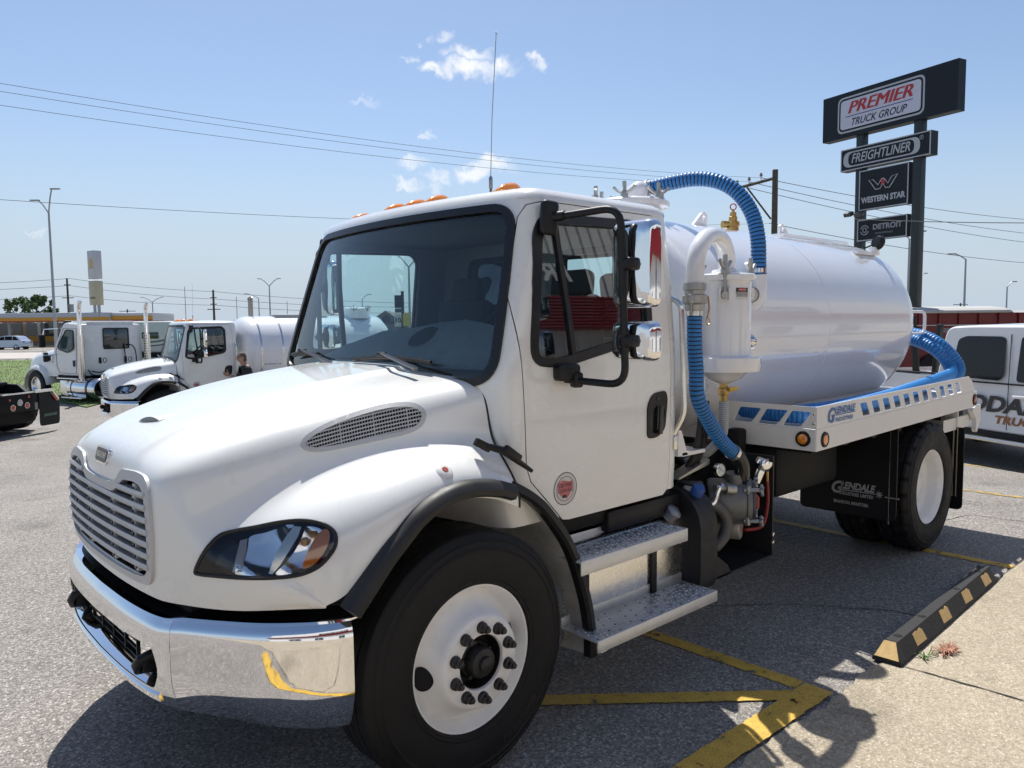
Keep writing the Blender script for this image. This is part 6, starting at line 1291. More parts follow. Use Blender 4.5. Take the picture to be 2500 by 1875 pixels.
# rear wall window and fittings
q = MB(); q.box((-.005, -.12, 2.08), (.02, .82, .62), bev=.008); w0 = obj('rear_window', q, P('rear_glass_dark', (.03, .04, .045), .06, coat=1), tr_); q = MB(); q.tube([(-.018, -.12+a, 2.08+b) for a, b in rrect(.86, .66, .05)], .018, 6, closed=True); obj('window_seal', q, SEAL, w0)
for yy in (.45, -.42):
    q = MB(); q.box((-.012, yy, 1.38), (.03, .09, .20), bev=.02); obj('grab_recess', q, BLACKP, tr_); q = MB(); q.tube([(-.01, yy-.16+.06*math.cos(t), 1.38+.075*math.sin(t)) for t in np.linspace(0, 6.28, 17)[:-1]], .012, 6, closed=True); obj('hose_ring', q, P('ring_grey', (.12, .12, .14), .5), tr_)
for pth in ([(-.02, -.45, 1.85), (-.10, -.62, 1.84), (-.12, -.72, 1.6), (-.12, -.74, 1.1)], [(-.03, -.38, 1.9), (-.06, -.38, 1.5), (-.06, -.40, 1.0)], [(-.02, .75, 1.05), (-.12, .55, 1.0), (-.14, .3, 1.05), (-.12, .15, .95)], [(-.02, .85, 1.1), (-.1, .8, .95), (-.1, .6, .9)]):
    q = MB(); q.tube(catmull(pth, 6), .018, 6); obj('air_line', q, BLACKP, tr_)
# stacks
for s_ in (-1, 1):
    q = MB(); q.cyl((-.14, s_*1.13, .75), (-.14, s_*1.13, 2.95), .065, n=20); q.tube([(-.14, s_*1.13, 2.95), (-.15, s_*1.13, 3.1), (-.22, s_*1.13, 3.28)], .066, 16); st = obj('exhaust_stack', q, CHROME, tr_)
    q = MB(); q.lathe([(.10, .85), (.10, 2.2)], (-.14, s_*1.13, 0), (0, 0, 1), 20); obj('heat_shield', q, STEEL, st); q = MB()
    for z in np.arange(.95, 2.15, .085):
        for t in np.arange(-2.6, 1, .5): q.lathe([(0, .103), (.016, .1025)], (-.14, s_*1.13, z), (math.cos(t), math.sin(t)*s_, 0), 6)
    o = obj('shield_slots', q, P('hole_dark', (.006, .006, .007), .8), st); o['kind'] = 'stuff'
# hood and fenders
q = MB(); G = []
for x, z, w_ in ((1.50, 1.80, 1.0), (1.9, 1.75, .99), (2.5, 1.68, .97), (3.0, 1.60, .94), (3.35, 1.50, .90), (3.52, 1.34, .86), (3.56, .9, .84)):
    G.append([(x, -w_, .85), (x, -w_, z-.22), (x, -w_*.93, z-.08), (x, -w_*.7, z), (x, 0, z+.03), (x, w_*.7, z), (x, w_*.93, z-.08), (x, w_, z-.22), (x, w_, .85)])
q.grid(G); q.add(G[-1], [tuple(range(9))]); obj('hood', q, WHITE, tr_, ang=50)
for s_ in (-1, 1):
    q = MB(); G = []
    for t in np.linspace(R(-8), R(176), 22):
        r_ = .64; x = 2.72+r_*1.08*math.cos(t); z = .52+r_*1.02*math.sin(t); G.append([(x, s_*.62, z+.05), (x+.03*math.cos(t), s_*.85, z+.05*math.sin(t)+.04), (x+.02*math.cos(t), s_*1.05, z+.03*math.sin(t)), (x, s_*1.13, z-.05*math.sin(t)), (x, s_*1.13, z-.10*math.sin(t))])
    q.grid(G); obj('front_fender', q, WHITE, tr_, ang=60)
    q = MB(); q.lathe([(0, .012), (.03, .01), (.04, 0)], (2.65, s_*1.07, 1.17), (0, s_*.5, .8), 10); obj('fender_lamp', q, AMBER, tr_)
    q = MB(); q.box((2.10, s_*.99, 1.42), (.50, .03, .18), Euler((0, .12, s_*.03)), .04); v_ = obj('air_intake', q, CHROME, tr_)
    q = MB(); q.tube([(1.25, s_*1.06, 2.42), (1.55, s_*1.35, 2.40), (1.62, s_*1.38, 2.1), (1.62, s_*1.38, 1.55), (1.30, s_*1.10, 1.58)], .016, 6); ma = obj('mirror_arm', q, CHROME, tr_); q = MB(); q.box((1.60, s_*1.40, 2.02), (.10, .2, .42), bev=.03); obj('mirror_head', q, BLACKP, ma); q = MB(); q.box((2.05, s_*1.08, 1.48), (.10, .16, .32), bev=.04); obj('hood_mirror', q, BLACKP, ma)
q = MB(); q.box((1.22, 0, 2.54), (.45, 1.9, .06), Euler((0, .55, 0)), .02); obj('sun_visor', q, P('visor_dark', (.03, .03, .03), .3), tr_)
q = MB(); patch(q, roundpoly([(-.85, 1.78), (.85, 1.78), (.78, 2.48), (-.78, 2.48)], .1), [], lambda u, v, d=0: (1.60-.575*(v-1.72)+.004, u, v), .2, th=.003); obj('windshield', q, MATS['far_glass'], tr_)
# chassis, tank, steps, wheels
q = MB()
for yy in (-.42, .42): q.box((-.4, yy, .78), (7.2, .08, .26))
q.box((1.0, 0, .82), (1.6, 1.9, .16)); obj('frame_rails', q, DARK, tr_)
for s_ in (-1, 1):
    q = MB(); q.lathe([(0, 0), (.28, 0), (.33, .05), (.34, .09), (.34, 1.45), (.33, 1.5), (.28, 1.55), (0, 1.55)], (-.75, s_*.85, .50), (1, 0, 0), 32); ft = obj('fuel_tank', q, CHROME, tr_)
    for x in (-.45, -.38, .45):
        q = MB(); q.lathe([(.342, 0), (.347, .0), (.347, .04), (.342, .04)], (x, s_*.85, .50), (1, 0, 0), 32); obj('tank_strap', q, BLACKP, ft)
    for z, x0 in ((.82, .65), (.20, .45)):
        q = MB(); q.box((x0, s_*1.10, z), (1.15, .22, .035), bev=.008); obj('cab_step', q, CHROME, tr_)
    q = MB(); q.box((1.05, s_*.95, .5), (.4, .3, .5), bev=.03); obj('battery_box', q, ALU, tr_)
for x, duals in ((2.72, False), (-2.1, True), (-3.4, True)):
    for sg in (-1, 1):
        for yo_ in ((1.12,) if not duals else (1.15, .82)):
            o = obj('wheel', tyre_mb(yo_, sg, duals), RUBBER, tr_, ang=30); o.location = (x, 0, .515)
            q = MB(); q.lathe([(.3, -.02), (.28, -.03), (.25, -.1), (.1, -.08), (0, -.06)], (0, sg*yo_, 0), (0, sg, 0), 24); obj('rim', q, ALU, o)

# ================================================================== black tractor rear at the left edge
bO = gp(-12, 1062, -.52); bH = R(128)
bt = thing('tractor_chassis', 'rear of a black tractor chassis with tail lamps and mud flap at left edge', 'truck', (bO[0], bO[1], -.52), bH)
# local: x forward (away), y left ; the camera sees the rear face
q = MB(); q.box((.9, 0, .78), (3.0, .95, .24), bev=.02); q.box((-.55, 0, .72), (.10, 1.9, .42), bev=.02); q.hexa([(-.5, -.52, .9), (1.6, -.52, .9), (1.6, -.42, .9), (-.5, -.42, .9), (-.25, -.52, 1.10), (1.4, -.52, 1.16), (1.4, -.42, 1.16), (-.25, -.42, 1.10)]); q.hexa([(-.5, .42, .9), (1.6, .42, .9), (1.6, .52, .9), (-.5, .52, .9), (-.25, .42, 1.10), (1.4, .42, 1.16), (1.4, .52, 1.16), (-.25, .52, 1.10)]); q.box((.5, 0, 1.1), (1.0, .9, .12), bev=.03); q.box((.3, 0, .45), (1.4, 1.6, .5), bev=.1); obj('rear_frame', q, DARK, bt)
for yy, z, col, r_ in ((.12, .62, REDL, .055), (-.28, .64, REDL, .055), (-.08, .72, P('lamp_clear', (.5, .5, .5), .2, coat=1), .058), (.2, .80, REDL, .03), (-.34, .83, REDL, .03)):
    q = MB(); q.lathe([(0, .018), (r_*.9, .016), (r_, .004), (r_, 0)], (-.603, yy, z), (-1, 0, 0), 20); tl = obj('tail_lamp', q, col, bt)
    if r_ > .05: q = MB(); q.lathe([(r_, .0), (r_+.004, .012), (r_+.014, .012), (r_+.016, 0)], (-.603, yy, z), (-1, 0, 0), 20); obj('lamp_ring', q, ALU, tl)
q = MB(); q.box((-.60, -.1, .925), (.03, 1.0, .03)); obj('frame_trim', q, ALU, bt)
q = MB(); q.box((-.60, -.55, .60), (.01, .09, .16)); obj('number_plate', q, P('plate_grey', (.25, .25, .22), .5), bt)
for s_ in (-1, 1):
    q = MB(); fl_ = roundpoly([(.62, .12), (1.22, .12), (1.25, .60), (1.12, .72), (.98, .86), (.62, .88)], [.08, .08, .05, .02, .02, .02], 4); q.prism(fl_, lambda u, v, d: (-.62+d, s_*u, v), 0, .012); mf = obj('mud_flap', q, FLAP, bt)
    q = MB(); q.sweep([(-.63, s_*.5, .93), (-.63, s_*1.0, .93), (-.63, s_*1.20, .70)], [((-1, 0, 0), (0, 0, 1))]*3, [(.02, -.03), (.02, .03), (-.05, .03), (-.05, -.03)]); obj('flap_bracket', q, ALU, bt)
    q = MB(); q.hexa([(-.655, s_*1.0, .80), (-.655, s_*1.12, .66), (-.645, s_*1.12, .66), (-.645, s_*1.0, .80), (-.655, s_*1.04, .85), (-.655, s_*1.16, .71), (-.645, s_*1.16, .71), (-.645, s_*1.04, .85)]); obj('reflector', q, REDL, mf)
    q = MB(); text(q, 'DIAMOND', lambda u, v, d=0: (-.634, s_*.93-u, .36+v), .085, bold=.004, shear=.3); obj('flap_lettering', q, P('decal_green', (.12, .22, .14), .5), mf)
    for x in (.35, 1.65):
        for yo_ in (1.15, .80):
            o = obj('wheel', tyre_mb(yo_, s_, True), RUBBER, bt, ang=30); o.location = (x, 0, .515)
# ================================================================== pylon sign
sP = dep(2009, 290, 27.3); sQ = dep(2345, 215, 23.0); su = sQ-sP; su[2] = 0; su /= np.linalg.norm(su); sn = np.cross(su, [0, 0, 1.])
if np.dot(sn, CP-sP) < 0: sn = -sn
def splane(px, py):
    d = ray(px, py); t = np.dot(sP-CP, sn)/np.dot(d, sn); p = CP+d*t; return float(np.dot(p-sP, su)), float(p[2])
def sfn(off): return lambda u, v, d=0: tuple(np.array([sP[0], sP[1], 0])+su*u+np.array([0, 0, v])+sn*(off+d))
sgn = thing('pylon_sign', 'tall dark dealership pylon sign with four boards on two posts', 'sign', (sP[0]+su[0]*2.5, sP[1]+su[1]*2.5, float(gz(24, 7))))
def place(o, par): o.matrix_parent_inverse = Matrix.Translation(par.location).inverted(); return o
NAVY = P('sign_navy', (.009, .013, .019), .5, spec=.3); SW = P('sign_white', (.55, .56, .66), .5); SG = P('sign_silver', (.42, .44, .47), .5); SR = P('sign_red', (.42, .025, .03), .5)
def sobj(name, mb, mat, par, **k):
    o = obj(name, mb, mat, par, **k)
    r_ = par
    while r_.parent: r_ = r_.parent
    o.matrix_parent_inverse = (Matrix.Translation(r_.location).inverted() if par is r_ else Matrix.Identity(4)); return o
def boardbox(x0, y0, x1, y1, z0, z1, th=.34, mat=NAVY, edge=None, name='sign_board'):
    pass
def rect_px(c):  # four pixel corners tl,tr,br,bl -> u0,u1,v0,v1
    U = [splane(*p) for p in c]; return (U[0][0]+U[3][0])/2, (U[1][0]+U[2][0])/2, (U[3][1]+U[2][1])/2, (U[0][1]+U[1][1])/2
for x in (2097, 2238):
    u, v = splane(x, 330); q = MB(); p = np.array(sfn(-.18)(u, 0)); q.box((p[0], p[1], 4.0), (.27, .27, 9.0+.6), Euler((0, 0, math.atan2(su[1], su[0]))), .01); sobj('sign_post', q, P('post_dark', (.02, .026, .024), .45), sgn)
def board(c, frame, th=.36):
    u0, u1, v0, v1 = rect_px(c); q = MB(); f = sfn(0); q.prism([(u0, v0), (u1, v0), (u1, v1), (u0, v1)], lambda a, b, d: sfn(d)(a, b), -th, 0); b_ = sobj('sign_board', q, NAVY, sgn)
    if frame:
        q = MB(); e = .035
        for (a0, b0, a1, b1) in ((u0, v0, u1, v0+e), (u0, v1-e, u1, v1), (u0, v0+e, u0+e, v1-e), (u1-e, v0+e, u1, v1-e)): q.prism([(a0, b0), (a1, b0), (a1, b1), (a0, b1)], lambda a, b, d: sfn(d)(a, b), 0, .012)
        sobj('board_frame', q, SG, b_)
    return b_, (u0, u1, v0, v1)
b1, (u0, u1, v0, v1) = board([(2011, 236), (2341, 150), (2338, 275), (2008, 344)], False)
# panel artwork of the main board
uc, vc = splane(2170, 238); uc -= 0; W_ = u1-u0; H_ = v1-v0; uc = u0+W_*.455; vc = v0+H_*.5
def rr_at(w_, h, r): return [(uc+a, vc+b) for a, b in rrect(w_, h, r, 6)]
pw, ph_ = W_*.655, H_*.80
for nm, ww, hh, rad, off, mt in (('board_border', pw, ph_, .22, .004, SG), ('board_band', pw-.12, ph_-.12, .18, .008, NAVY), ('board_panel', pw-.24, ph_-.24, .13, .012, SW)):
    q = MB(); patch(q, rr_at(ww, hh, rad), [], lambda a, b, d=0: sfn(off)(a, b), .5, edge_sp=.2); sobj(nm, q, mt, b1)
q = MB(); [text(q, 'PREMIER', lambda a, b, d=0: sfn(.018+k*.0015)(uc+.02+a+(k-1)*.022, vc+.19+b), .56, shear=.32, fit=pw*.74) for k in range(3)]; sobj('board_lettering', q, SR, b1)
q = MB(); text(q, 'TRUCK GROUP', lambda a, b, d=0: sfn(.018)(uc+a, vc-.30+b), .33, bold=.004, shear=.32, fit=pw*.64); sobj('board_lettering', q, P('sign_black', (.015, .017, .03), .5), b1)
q = MB(); patch(q, [(uc-pw*.40, vc-.085), (uc+pw*.38, vc-.085), (uc+pw*.38, vc-.06), (uc-pw*.40, vc-.06)], [], lambda a, b, d=0: sfn(.018)(a, b), 1); sobj('board_rule', q, P('sign_blue', (.03, .03, .2), .5), b1)
b2, (u0, u1, v0, v1) = board([(2054, 364), (2274, 321), (2271, 379), (2052, 419)], True)
uc, vc = (u0+u1)/2-.12, (v0+v1)/2; W_ = u1-u0; H_ = v1-v0; el = lambda a_, b_: [(uc+a, vc+b) for a, b in rrect(a_, b_, b_*.48, 8)]
q = MB(); patch(q, el(W_*.86, H_*.70), [[(uc+a, vc+b) for a, b in rrect(W_*.74, H_*.58, H_*.26, 8)]], lambda a, b, d=0: sfn(.008)(a, b), .3, edge_sp=.06); sobj('board_oval', q, SG, b2)
q = MB(); text(q, 'FREIGHTLINER', lambda a, b, d=0: sfn(.01)(uc+a, vc+b), .42, shear=.25, bold=.006, fit=W_*.66); sobj('board_lettering', q, SG, b2)
q = MB(); q.tube([sfn(.01)(u1-.30+.06*math.cos(t), v1-.16+.06*math.sin(t)) for t in np.linspace(0, 6.28, 17)[:-1]], .008, 5, closed=True); text(q, 'R', lambda a, b, d=0: sfn(.01)(u1-.30+a, v1-.16+b), .09); sobj('board_mark', q, SG, b2)
b3, (u0, u1, v0, v1) = board([(2099, 417), (2219, 396), (2217, 500), (2096, 513)], True, .2)
uc, vc = (u0+u1)/2, (v0+v1)/2; W_ = u1-u0; H_ = v1-v0
wl0 = [(-.50, .20), (-.36, .20), (-.17, -.08), (-.04, .17), (.04, .17), (.17, -.08), (.30, .20), (.50, .26), (.24, -.26), (.10, -.26), (0, -.06), (-.10, -.26), (-.26, -.26)]
q = MB(); q.tube([sfn(.012)(uc+a*W_*.58, vc+.16+b*H_*.55) for a, b in wl0], .018, 5, closed=True); sobj('board_emblem', q, SG, b3)
st = []
for k in range(10): r_ = .15 if k % 2 == 0 else .062; st.append((uc+r_*math.sin(k*math.pi/5), vc+.19+r_*math.cos(k*math.pi/5)))
q = MB(); patch(q, st, [], lambda a, b, d=0: sfn(.016)(a, b), .2); sobj('board_star', q, SR, b3)
q = MB(); text(q, 'WESTERN STAR', lambda a, b, d=0: sfn(.01)(uc+a, v0+H_*.24+b), .26, bold=.012, fit=W_*.90); sobj('board_lettering', q, SG, b3)
b4, (u0, u1, v0, v1) = board([(2094, 538), (2216, 522), (2213, 577), (2092, 590)], True, .2)
uc, vc = (u0+u1)/2, (v0+v1)/2; W_ = u1-u0; H_ = v1-v0
q = MB(); text(q, 'DETROIT', lambda a, b, d=0: sfn(.01)(uc+.22+a, vc+.06+b), .24, bold=.01, fit=W_*.58); text(q, 'DEMAND PERFORMANCE', lambda a, b, d=0: sfn(.01)(uc+.10+a, vc-.15+b), .08, fit=W_*.36); sobj('board_lettering', q, P('sign_grey', (.26, .28, .31), .5), b4)
q = MB(); cc = (u0+W_*.16, vc)
for r_, a0, a1 in ((.15, .3, 2.9), (.15, 3.45, 6.0), (.07, 0, 6.28)): q.tube([sfn(.012)(cc[0]+r_*math.cos(t), cc[1]+r_*math.sin(t)) for t in np.linspace(a0, a1, 14)], .022, 5)
sobj('board_emblem', q, MATS['sign_grey'], b4)
for px in (2079, 2104):
    u, v = splane(px, 524); q = MB(); p = np.array(sfn(.15)(u, v)); q.box(tuple(p), (.28, .2, .14), Euler((.4, 0, math.atan2(su[1], su[0]))), .02); sobj('floodlight', q, P('flood_dark', (.06, .06, .065), .4), sgn)

# ================================================================== pickup
pkO = dep(2294, 900, 11.6); PH = math.atan2(-.9, -.44); gpk = -.235
pk = thing('pickup_truck', 'white crew cab pickup with black headache rack and dark door lettering', 'pickup', (pkO[0], pkO[1], gpk), PH)
# local: x forward from the cab rear, y left; visible side is the right side (y = -.0): side plane y=0, width to +2.0
PW = P('pickup_white', (.78, .78, .785), .25, coat=1, coatr=.03)
def pside(z): return .085*max(0, (z-1.18)/.8)**1.2+.03*max(0, (.75-z)/.4)
q = MB(); prof = roundpoly([(-.02, .50), (2.55, .50), (2.75, 1.18), (2.05, 1.93), (1.6, 1.985), (.45, 1.985), (.03, 1.965), (-.05, 1.25)], [.02, .1, .1, .25, .2, .2, .15, .05], 6); G = []
for y, ins in ((0, .03), (.012, .01), (.05, 0), (1.0, -.02), (1.95, 0), (1.988, .01), (2.0, .03)):
    pp = offset2(prof, -ins); G.append([(u, (pside(v) if y < 1 else -pside(v) if y > 1 else 0)+y, v) for u, v in pp]+[(pp[0][0], (pside(pp[0][1]) if y < 1 else -pside(pp[0][1]) if y > 1 else 0)+y, pp[0][1])])
q.grid(G); q.add(G[0][:-1], [tuple(range(len(prof)))]); q.add(G[-1][:-1], [tuple(range(len(prof)))]); obj('cab_shell', q, PW, pk, ang=40)
def pf(off): return lambda u, v, d=0: (u, pside(v)-off-d, v)
for w_ in (roundpoly([(.20, 1.24), (1.02, 1.22), (1.08, 1.30), (1.05, 1.80), (.98, 1.83), (.40, 1.83), (.27, 1.78)], .05, 4), roundpoly([(1.27, 1.22), (2.25, 1.22), (2.3, 1.28), (1.85, 1.78), (1.75, 1.83), (1.28, 1.83)], .05, 4)):
    q = MB(); patch(q, w_, [], pf(.003), .15, th=.003); obj('door_window', q, P('privacy_glass', (.010, .011, .013), .06, spec=.35), pk)
q = MB(); q.sweep([pf(.006)(x, 1.185) for x in np.linspace(-.04, 2.6, 8)], [((0, -1, 0), (0, 0, 1))]*8, [(0, -.012), (.008, -.012), (.008, .012), (0, .012)]); obj('belt_moulding', q, BLACKP, pk)
for dl in ([(1.12, 1.86), (1.16, 1.2), (1.14, .55)], [(.05, 1.15), (.04, .55)], [(2.45, 1.15), (2.40, .55)]):
    q = MB(); q.tube([pf(.0005)(*p) for p in dl], .006, 5); obj('door_gap', q, P('gap_dark', (.05, .05, .05), .7), pk)
for x in (.18, 1.28):
    q = MB(); q.box((x+.08, -.03, 1.02), (.22, .035, .045), bev=.015); obj('door_handle', q, PW, pk)
q = MB(); q.box((1.25, -.06, .40), (2.5, .12, .05), bev=.015); obj('running_board', q, P('board_chrome', (.6, .6, .6), .25, metal=1), pk); q = MB(); q.box((1.2, .1, .46), (2.6, .2, .09)); q.box((.5, 1.0, .45), (5.5, 1.5, .2)); obj('underbody', q, DARK, pk)
q = MB(); prb = roundpoly([(-1.75, .50), (-.06, .50), (-.06, 1.22), (-1.75, 1.24)], .03, 3); q.prism(prb, lambda u, v, d: (u, d, v), .02, 1.98); obj('cargo_bed', q, PW, pk, ang=30)
q = MB(); q.box((-.9, .1, 1.25), (1.6, .12, .03), bev=.01); obj('bed_rail_cap', q, BLACKP, pk)
for y in (.25, 1.75):
    q = MB(); q.box((-.30, y, 1.60), (.08, .07, .80), Euler((0, .1, 0)), .01); obj('rack_post', q, BLACKP, pk)
for x, y in ((-.62, .12),): q = MB(); q.box((x, y, 1.66), (.09, .07, .95), Euler((0, -.12, 0)), .01); obj('rack_post', q, BLACKP, pk)
q = MB(); q.box((-.28, 1.0, 1.90), (.06, 1.5, .06)); q.box((-.30, 1.0, 1.5), (.05, 1.5, .05)); obj('rack_crossbar', q, P('rack_grey', (.05, .05, .055), .5), pk)
q = MB()
for y in np.arange(.35, 1.7, .1): q.box((-.30, y, 1.68), (.012, .012, .4))
o = obj('rack_mesh', q, BLACKP, pk); o['kind'] = 'stuff'
for x in (2.9, -.95):
    for y in (.02, 1.98):
        q = MB(); q.lathe([(0, -.2), (.22, -.2), (.34, -.2), (.385, -.17), (.385, -.03), (.34, 0), (.24, 0), (.22, -.03), (0, -.06)], (x, y, .385), (0, -1 if y < 1 else 1, 0), 32); obj('wheel', q, RUBBER, pk)
        q = MB(); q.lathe([(.22, -.03), (.19, -.02), (.06, -.04), (0, -.03)], (x, y, .385), (0, -1 if y < 1 else 1, 0), 24); obj('rim', q, ALU, pk)
q = MB(); prh = roundpoly([(2.60, .55), (4.05, .55), (4.12, 1.0), (3.95, 1.14), (2.65, 1.20)], [.02, .08, .1, .1, .02], 4); q.prism(prh, lambda u, v, d: (u, d, v), .05, 1.95); obj('front_end', q, PW, pk, ang=30)
tf = lambda ox, oz: (lambda u, v, d=0: (ox+u, pside(oz+v)-.0025, oz+v))
q = MB(); text(q, 'ODAN', tf(1.12, .88), .30, bold=.012, shear=.22, fit=1.22); obj('door_lettering', q, P('decal_charcoal', (.03, .03, .032), .4), pk)
q = MB(); text(q, 'TRUCK LINES', tf(1.62, .675), .15, bold=.006, shear=.25, fit=1.30); obj('door_lettering', q, P('decal_copper', (.28, .11, .04), .4), pk)

# ================================================================== maroon grain trailer beyond the pickup
a_ = dep(2190, 800, 24); b_ = dep(2640, 800, 24); du = (b_-a_); du[2] = 0; LT = np.linalg.norm(du); du /= LT
tl = thing('grain_trailer', 'maroon grain trailer with pale rolled tarp behind the pickup', 'trailer', (a_[0], a_[1], -.25), math.atan2(du[1], du[0]))
MAR = P('maroon_paint', (.16, .012, .016), .35, var=.1, vscale=2)
q = MB(); q.box((LT/2, .9, 1.40), (LT, 1.8, 1.75)); obj('trailer_body', q, MAR, tl)
for k in range(int(LT/.62)+1):
    q = MB(); q.box((.05+k*.62, -.03, 1.40), (.05, .06, 1.70)); obj('side_stake', q, MAR, tl)
for z in (1.45, 1.88): q = MB(); q.box((LT/2, -.075, z), (LT, .02, .03)); obj('trailer_stripe', q, P('stripe_silver', (.5, .5, .5), .4), tl)
q = MB(); q.prism([(-.1, 2.27), (1.9, 2.27), (1.7, 2.40), (.9, 2.47), (.1, 2.40)], lambda u, v, d: (d, u, v), 0.6, LT*.60); q.tube([(.6, -.1, 2.30), (LT*.60, -.1, 2.30)], .05, 8); tp = obj('roll_tarp', q, P('tarp_grey', (.45, .44, .42), .8), tl)
q = MB(); q.prism([(-.1, 2.25), (1.9, 2.25), (1.8, 2.31), (0, 2.31)], lambda u, v, d: (d, u, v), LT*.62, LT); obj('roll_tarp', q, MATS['tarp_grey'], tl)
q = MB(); q.box((LT/2, .9, .45), (LT*.95, 1.2, .2)); obj('trailer_frame', q, DARK, tl)
for x in (LT*.2, LT*.8):
    for y in (0, 1.8): q = MB(); q.cyl((x, y-.12, .5), (x, y+.12, .5), .5, n=28); obj('wheel', q, RUBBER, tl)

# ================================================================== poles, wires, lamps
WOOD = P('pole_wood', (.085, .075, .055), .85, var=.25, vscale=6); WIRE = P('wire_dark', (.10, .105, .115), .6); GALV = P('galvanised', (.34, .36, .38), .45, metal=.4)
pB = dep(1887, 775, 43); pT = dep(1884, 420, 43); pz = float(pT[2])
up1 = thing('utility_pole', 'wooden utility pole with one side crossarm above the near tank', 'pole', (pB[0], pB[1], -.7))
q = MB(); q.cyl((0, 0, 0), (0, 0, pz+.7), .19, .15, n=14); obj('pole_shaft', q, WOOD, up1)
aL = dep(1803, 459, 43)-np.array([pB[0], pB[1], -.7]); aR = dep(1894, 434, 43)-np.array([pB[0], pB[1], -.7])
ins = [dep(x, y, 43) for x, y in ((1800, 452), (1829, 444), (1858, 434))]
q = MB(); q.tube([tuple(aL), tuple(aR)], .085, 6); obj('crossarm', q, WOOD, up1)
br = dep(1882, 535, 43)-np.array([pB[0], pB[1], -.7]); bl_ = dep(1824, 458, 43)-np.array([pB[0], pB[1], -.7]); q = MB(); q.tube([tuple(br), tuple(bl_)], .05, 6); obj('arm_brace', q, WOOD, up1)
for p in ins:
    r0 = p-np.array([pB[0], pB[1], -.7]); q = MB(); q.lathe([(.02, -.1), (.02, .06), (.09, .08), (.09, .14), (.05, .18), (.08, .2), (.05, .26), (0, .27)], tuple(r0), (0, 0, 1), 10); obj('insulator', q, P('porcelain', (.25, .22, .2), .3), up1)
def wire(pts, r, lab, sag=0):
    A = [np.array(p, float) for p in pts]; P_ = []
    for i in range(25): t = i/24; p = A[0]+(A[1]-A[0])*t; p = p+np.array([0, 0, -sag*4*t*(1-t)]); P_.append(tuple(p))
    q = MB(); q.tube(P_, r, 5); return tag(obj('power_line', q, WIRE), lab, 'power line')
names = ['topmost', 'second from top', 'third from top', 'lowest']
lows = dep(1878, 545, 43)
for (yl, ye, tgt, nm, sg_) in ((205, 0, ins[2], 'topmost', .55), (227, 0, ins[1], 'second highest', .5), (265, 0, ins[0], 'third highest', .5), (485, 0, lows, 'lowest', .45)):
    Lp = dep(-350, yl-62 if yl < 300 else yl-22, 21); wire([Lp, tgt], .0075, f'{nm} of the four overhead wires crossing the sky left of the pole', sg_)
for k, (src, ye, yr) in enumerate(((ins[2], 520, 545), (ins[1], 560, 585), (ins[0], 590, 610), (lows, 640, 650))):
    d0 = dep(2700, yr, 70); nm = ['topmost', 'second highest', 'third highest', 'lowest'][k]; wire([src, d0], .018, f'{nm} of the wires running right behind the pylon sign', .6)
wire([dep(2085, 535, 23), dep(2700, 543, 20)], .012, 'service wire leaving the pylon sign to the right edge', .05)
def lamp_pole(px, ytop, D, lab, arms, H=None, ybase=None, r=.09, head=.55):
    b = dep(px, 800, D); t = dep(px, ytop, D); zt = float(t[2]); zb = -1.2
    root = thing('street_lamp', lab, 'street lamp', (b[0], b[1], zb)); q = MB(); q.cyl((0, 0, 0), (0, 0, zt-zb), r, r*.55, n=12); obj('lamp_post', q, GALV, root)
    for s_, rise, ln in arms:
        dr = RT*s_; e = np.array([dr[0]*ln, dr[1]*ln, rise]); q = MB(); z0 = zt-zb; q.tube([(0, 0, z0-.05), tuple(np.array([0, 0, z0])+e*.55+np.array([0, 0, rise*.1])), tuple(np.array([0, 0, z0])+e)], r*.42, 8); obj('lamp_arm', q, GALV, root)
        hd = np.array([0, 0, z0])+e+np.array([dr[0], dr[1], 0])*head*.35; q = MB(); q.box(tuple(hd), (head, .22, .11), Euler((0, 0, math.atan2(dr[1], dr[0]))), .04); obj('lamp_head', q, P('lamp_head_grey', (.25, .26, .27), .5), root)
lamp_pole(135, 522, 64, 'tall double headed street lamp rising beside the gas station price sign', [(-1, 1.0, .8), (1, 1.9, .35)], r=.135, head=.8)
lamp_pole(375, 737, 150, 'far double arm street lamp right of the second exhaust stack', [(-1, .9, 1.8), (1, .9, 1.8)], r=.16)
lamp_pole(661, 698, 110, 'double arm street lamp above the second truck tank', [(-1, 1.0, 1.2), (1, 1.0, 1.2)], r=.14)
lamp_pole(634, 728, 120, 'single arm street lamp above the second truck tank', [(-1, .7, 1.7)], r=.12)
lamp_pole(1001, 652, 70, 'double arm street lamp seen through the near windshield', [(-1, 1.1, 1.1), (1, 1.0, 1.1)], r=.15, head=.8)
lamp_pole(886, 730, 105, 'single arm street lamp seen through the near windshield', [(1, .6, .8)], r=.1)
lamp_pole(2352, 633, 70, 'tall single arm street lamp above the pickup roof', [(-1, .45, 1.0)], r=.13, head=.8)
lamp_pole(2455, 700, 80, 'street lamp nearest the right edge with arm to the right', [(1, .5, .55)], r=.11, head=.5)
lamp_pole(2236, 678, 95, 'street lamp close behind the tank with a right arm', [(1, .5, .8)], r=.12, head=.5)
lamp_pole(2214, 585, 62, 'street lamp behind the pylon sign posts with short arms', [(1, .6, .8), (-1, .2, .25)], r=.12, head=.6)
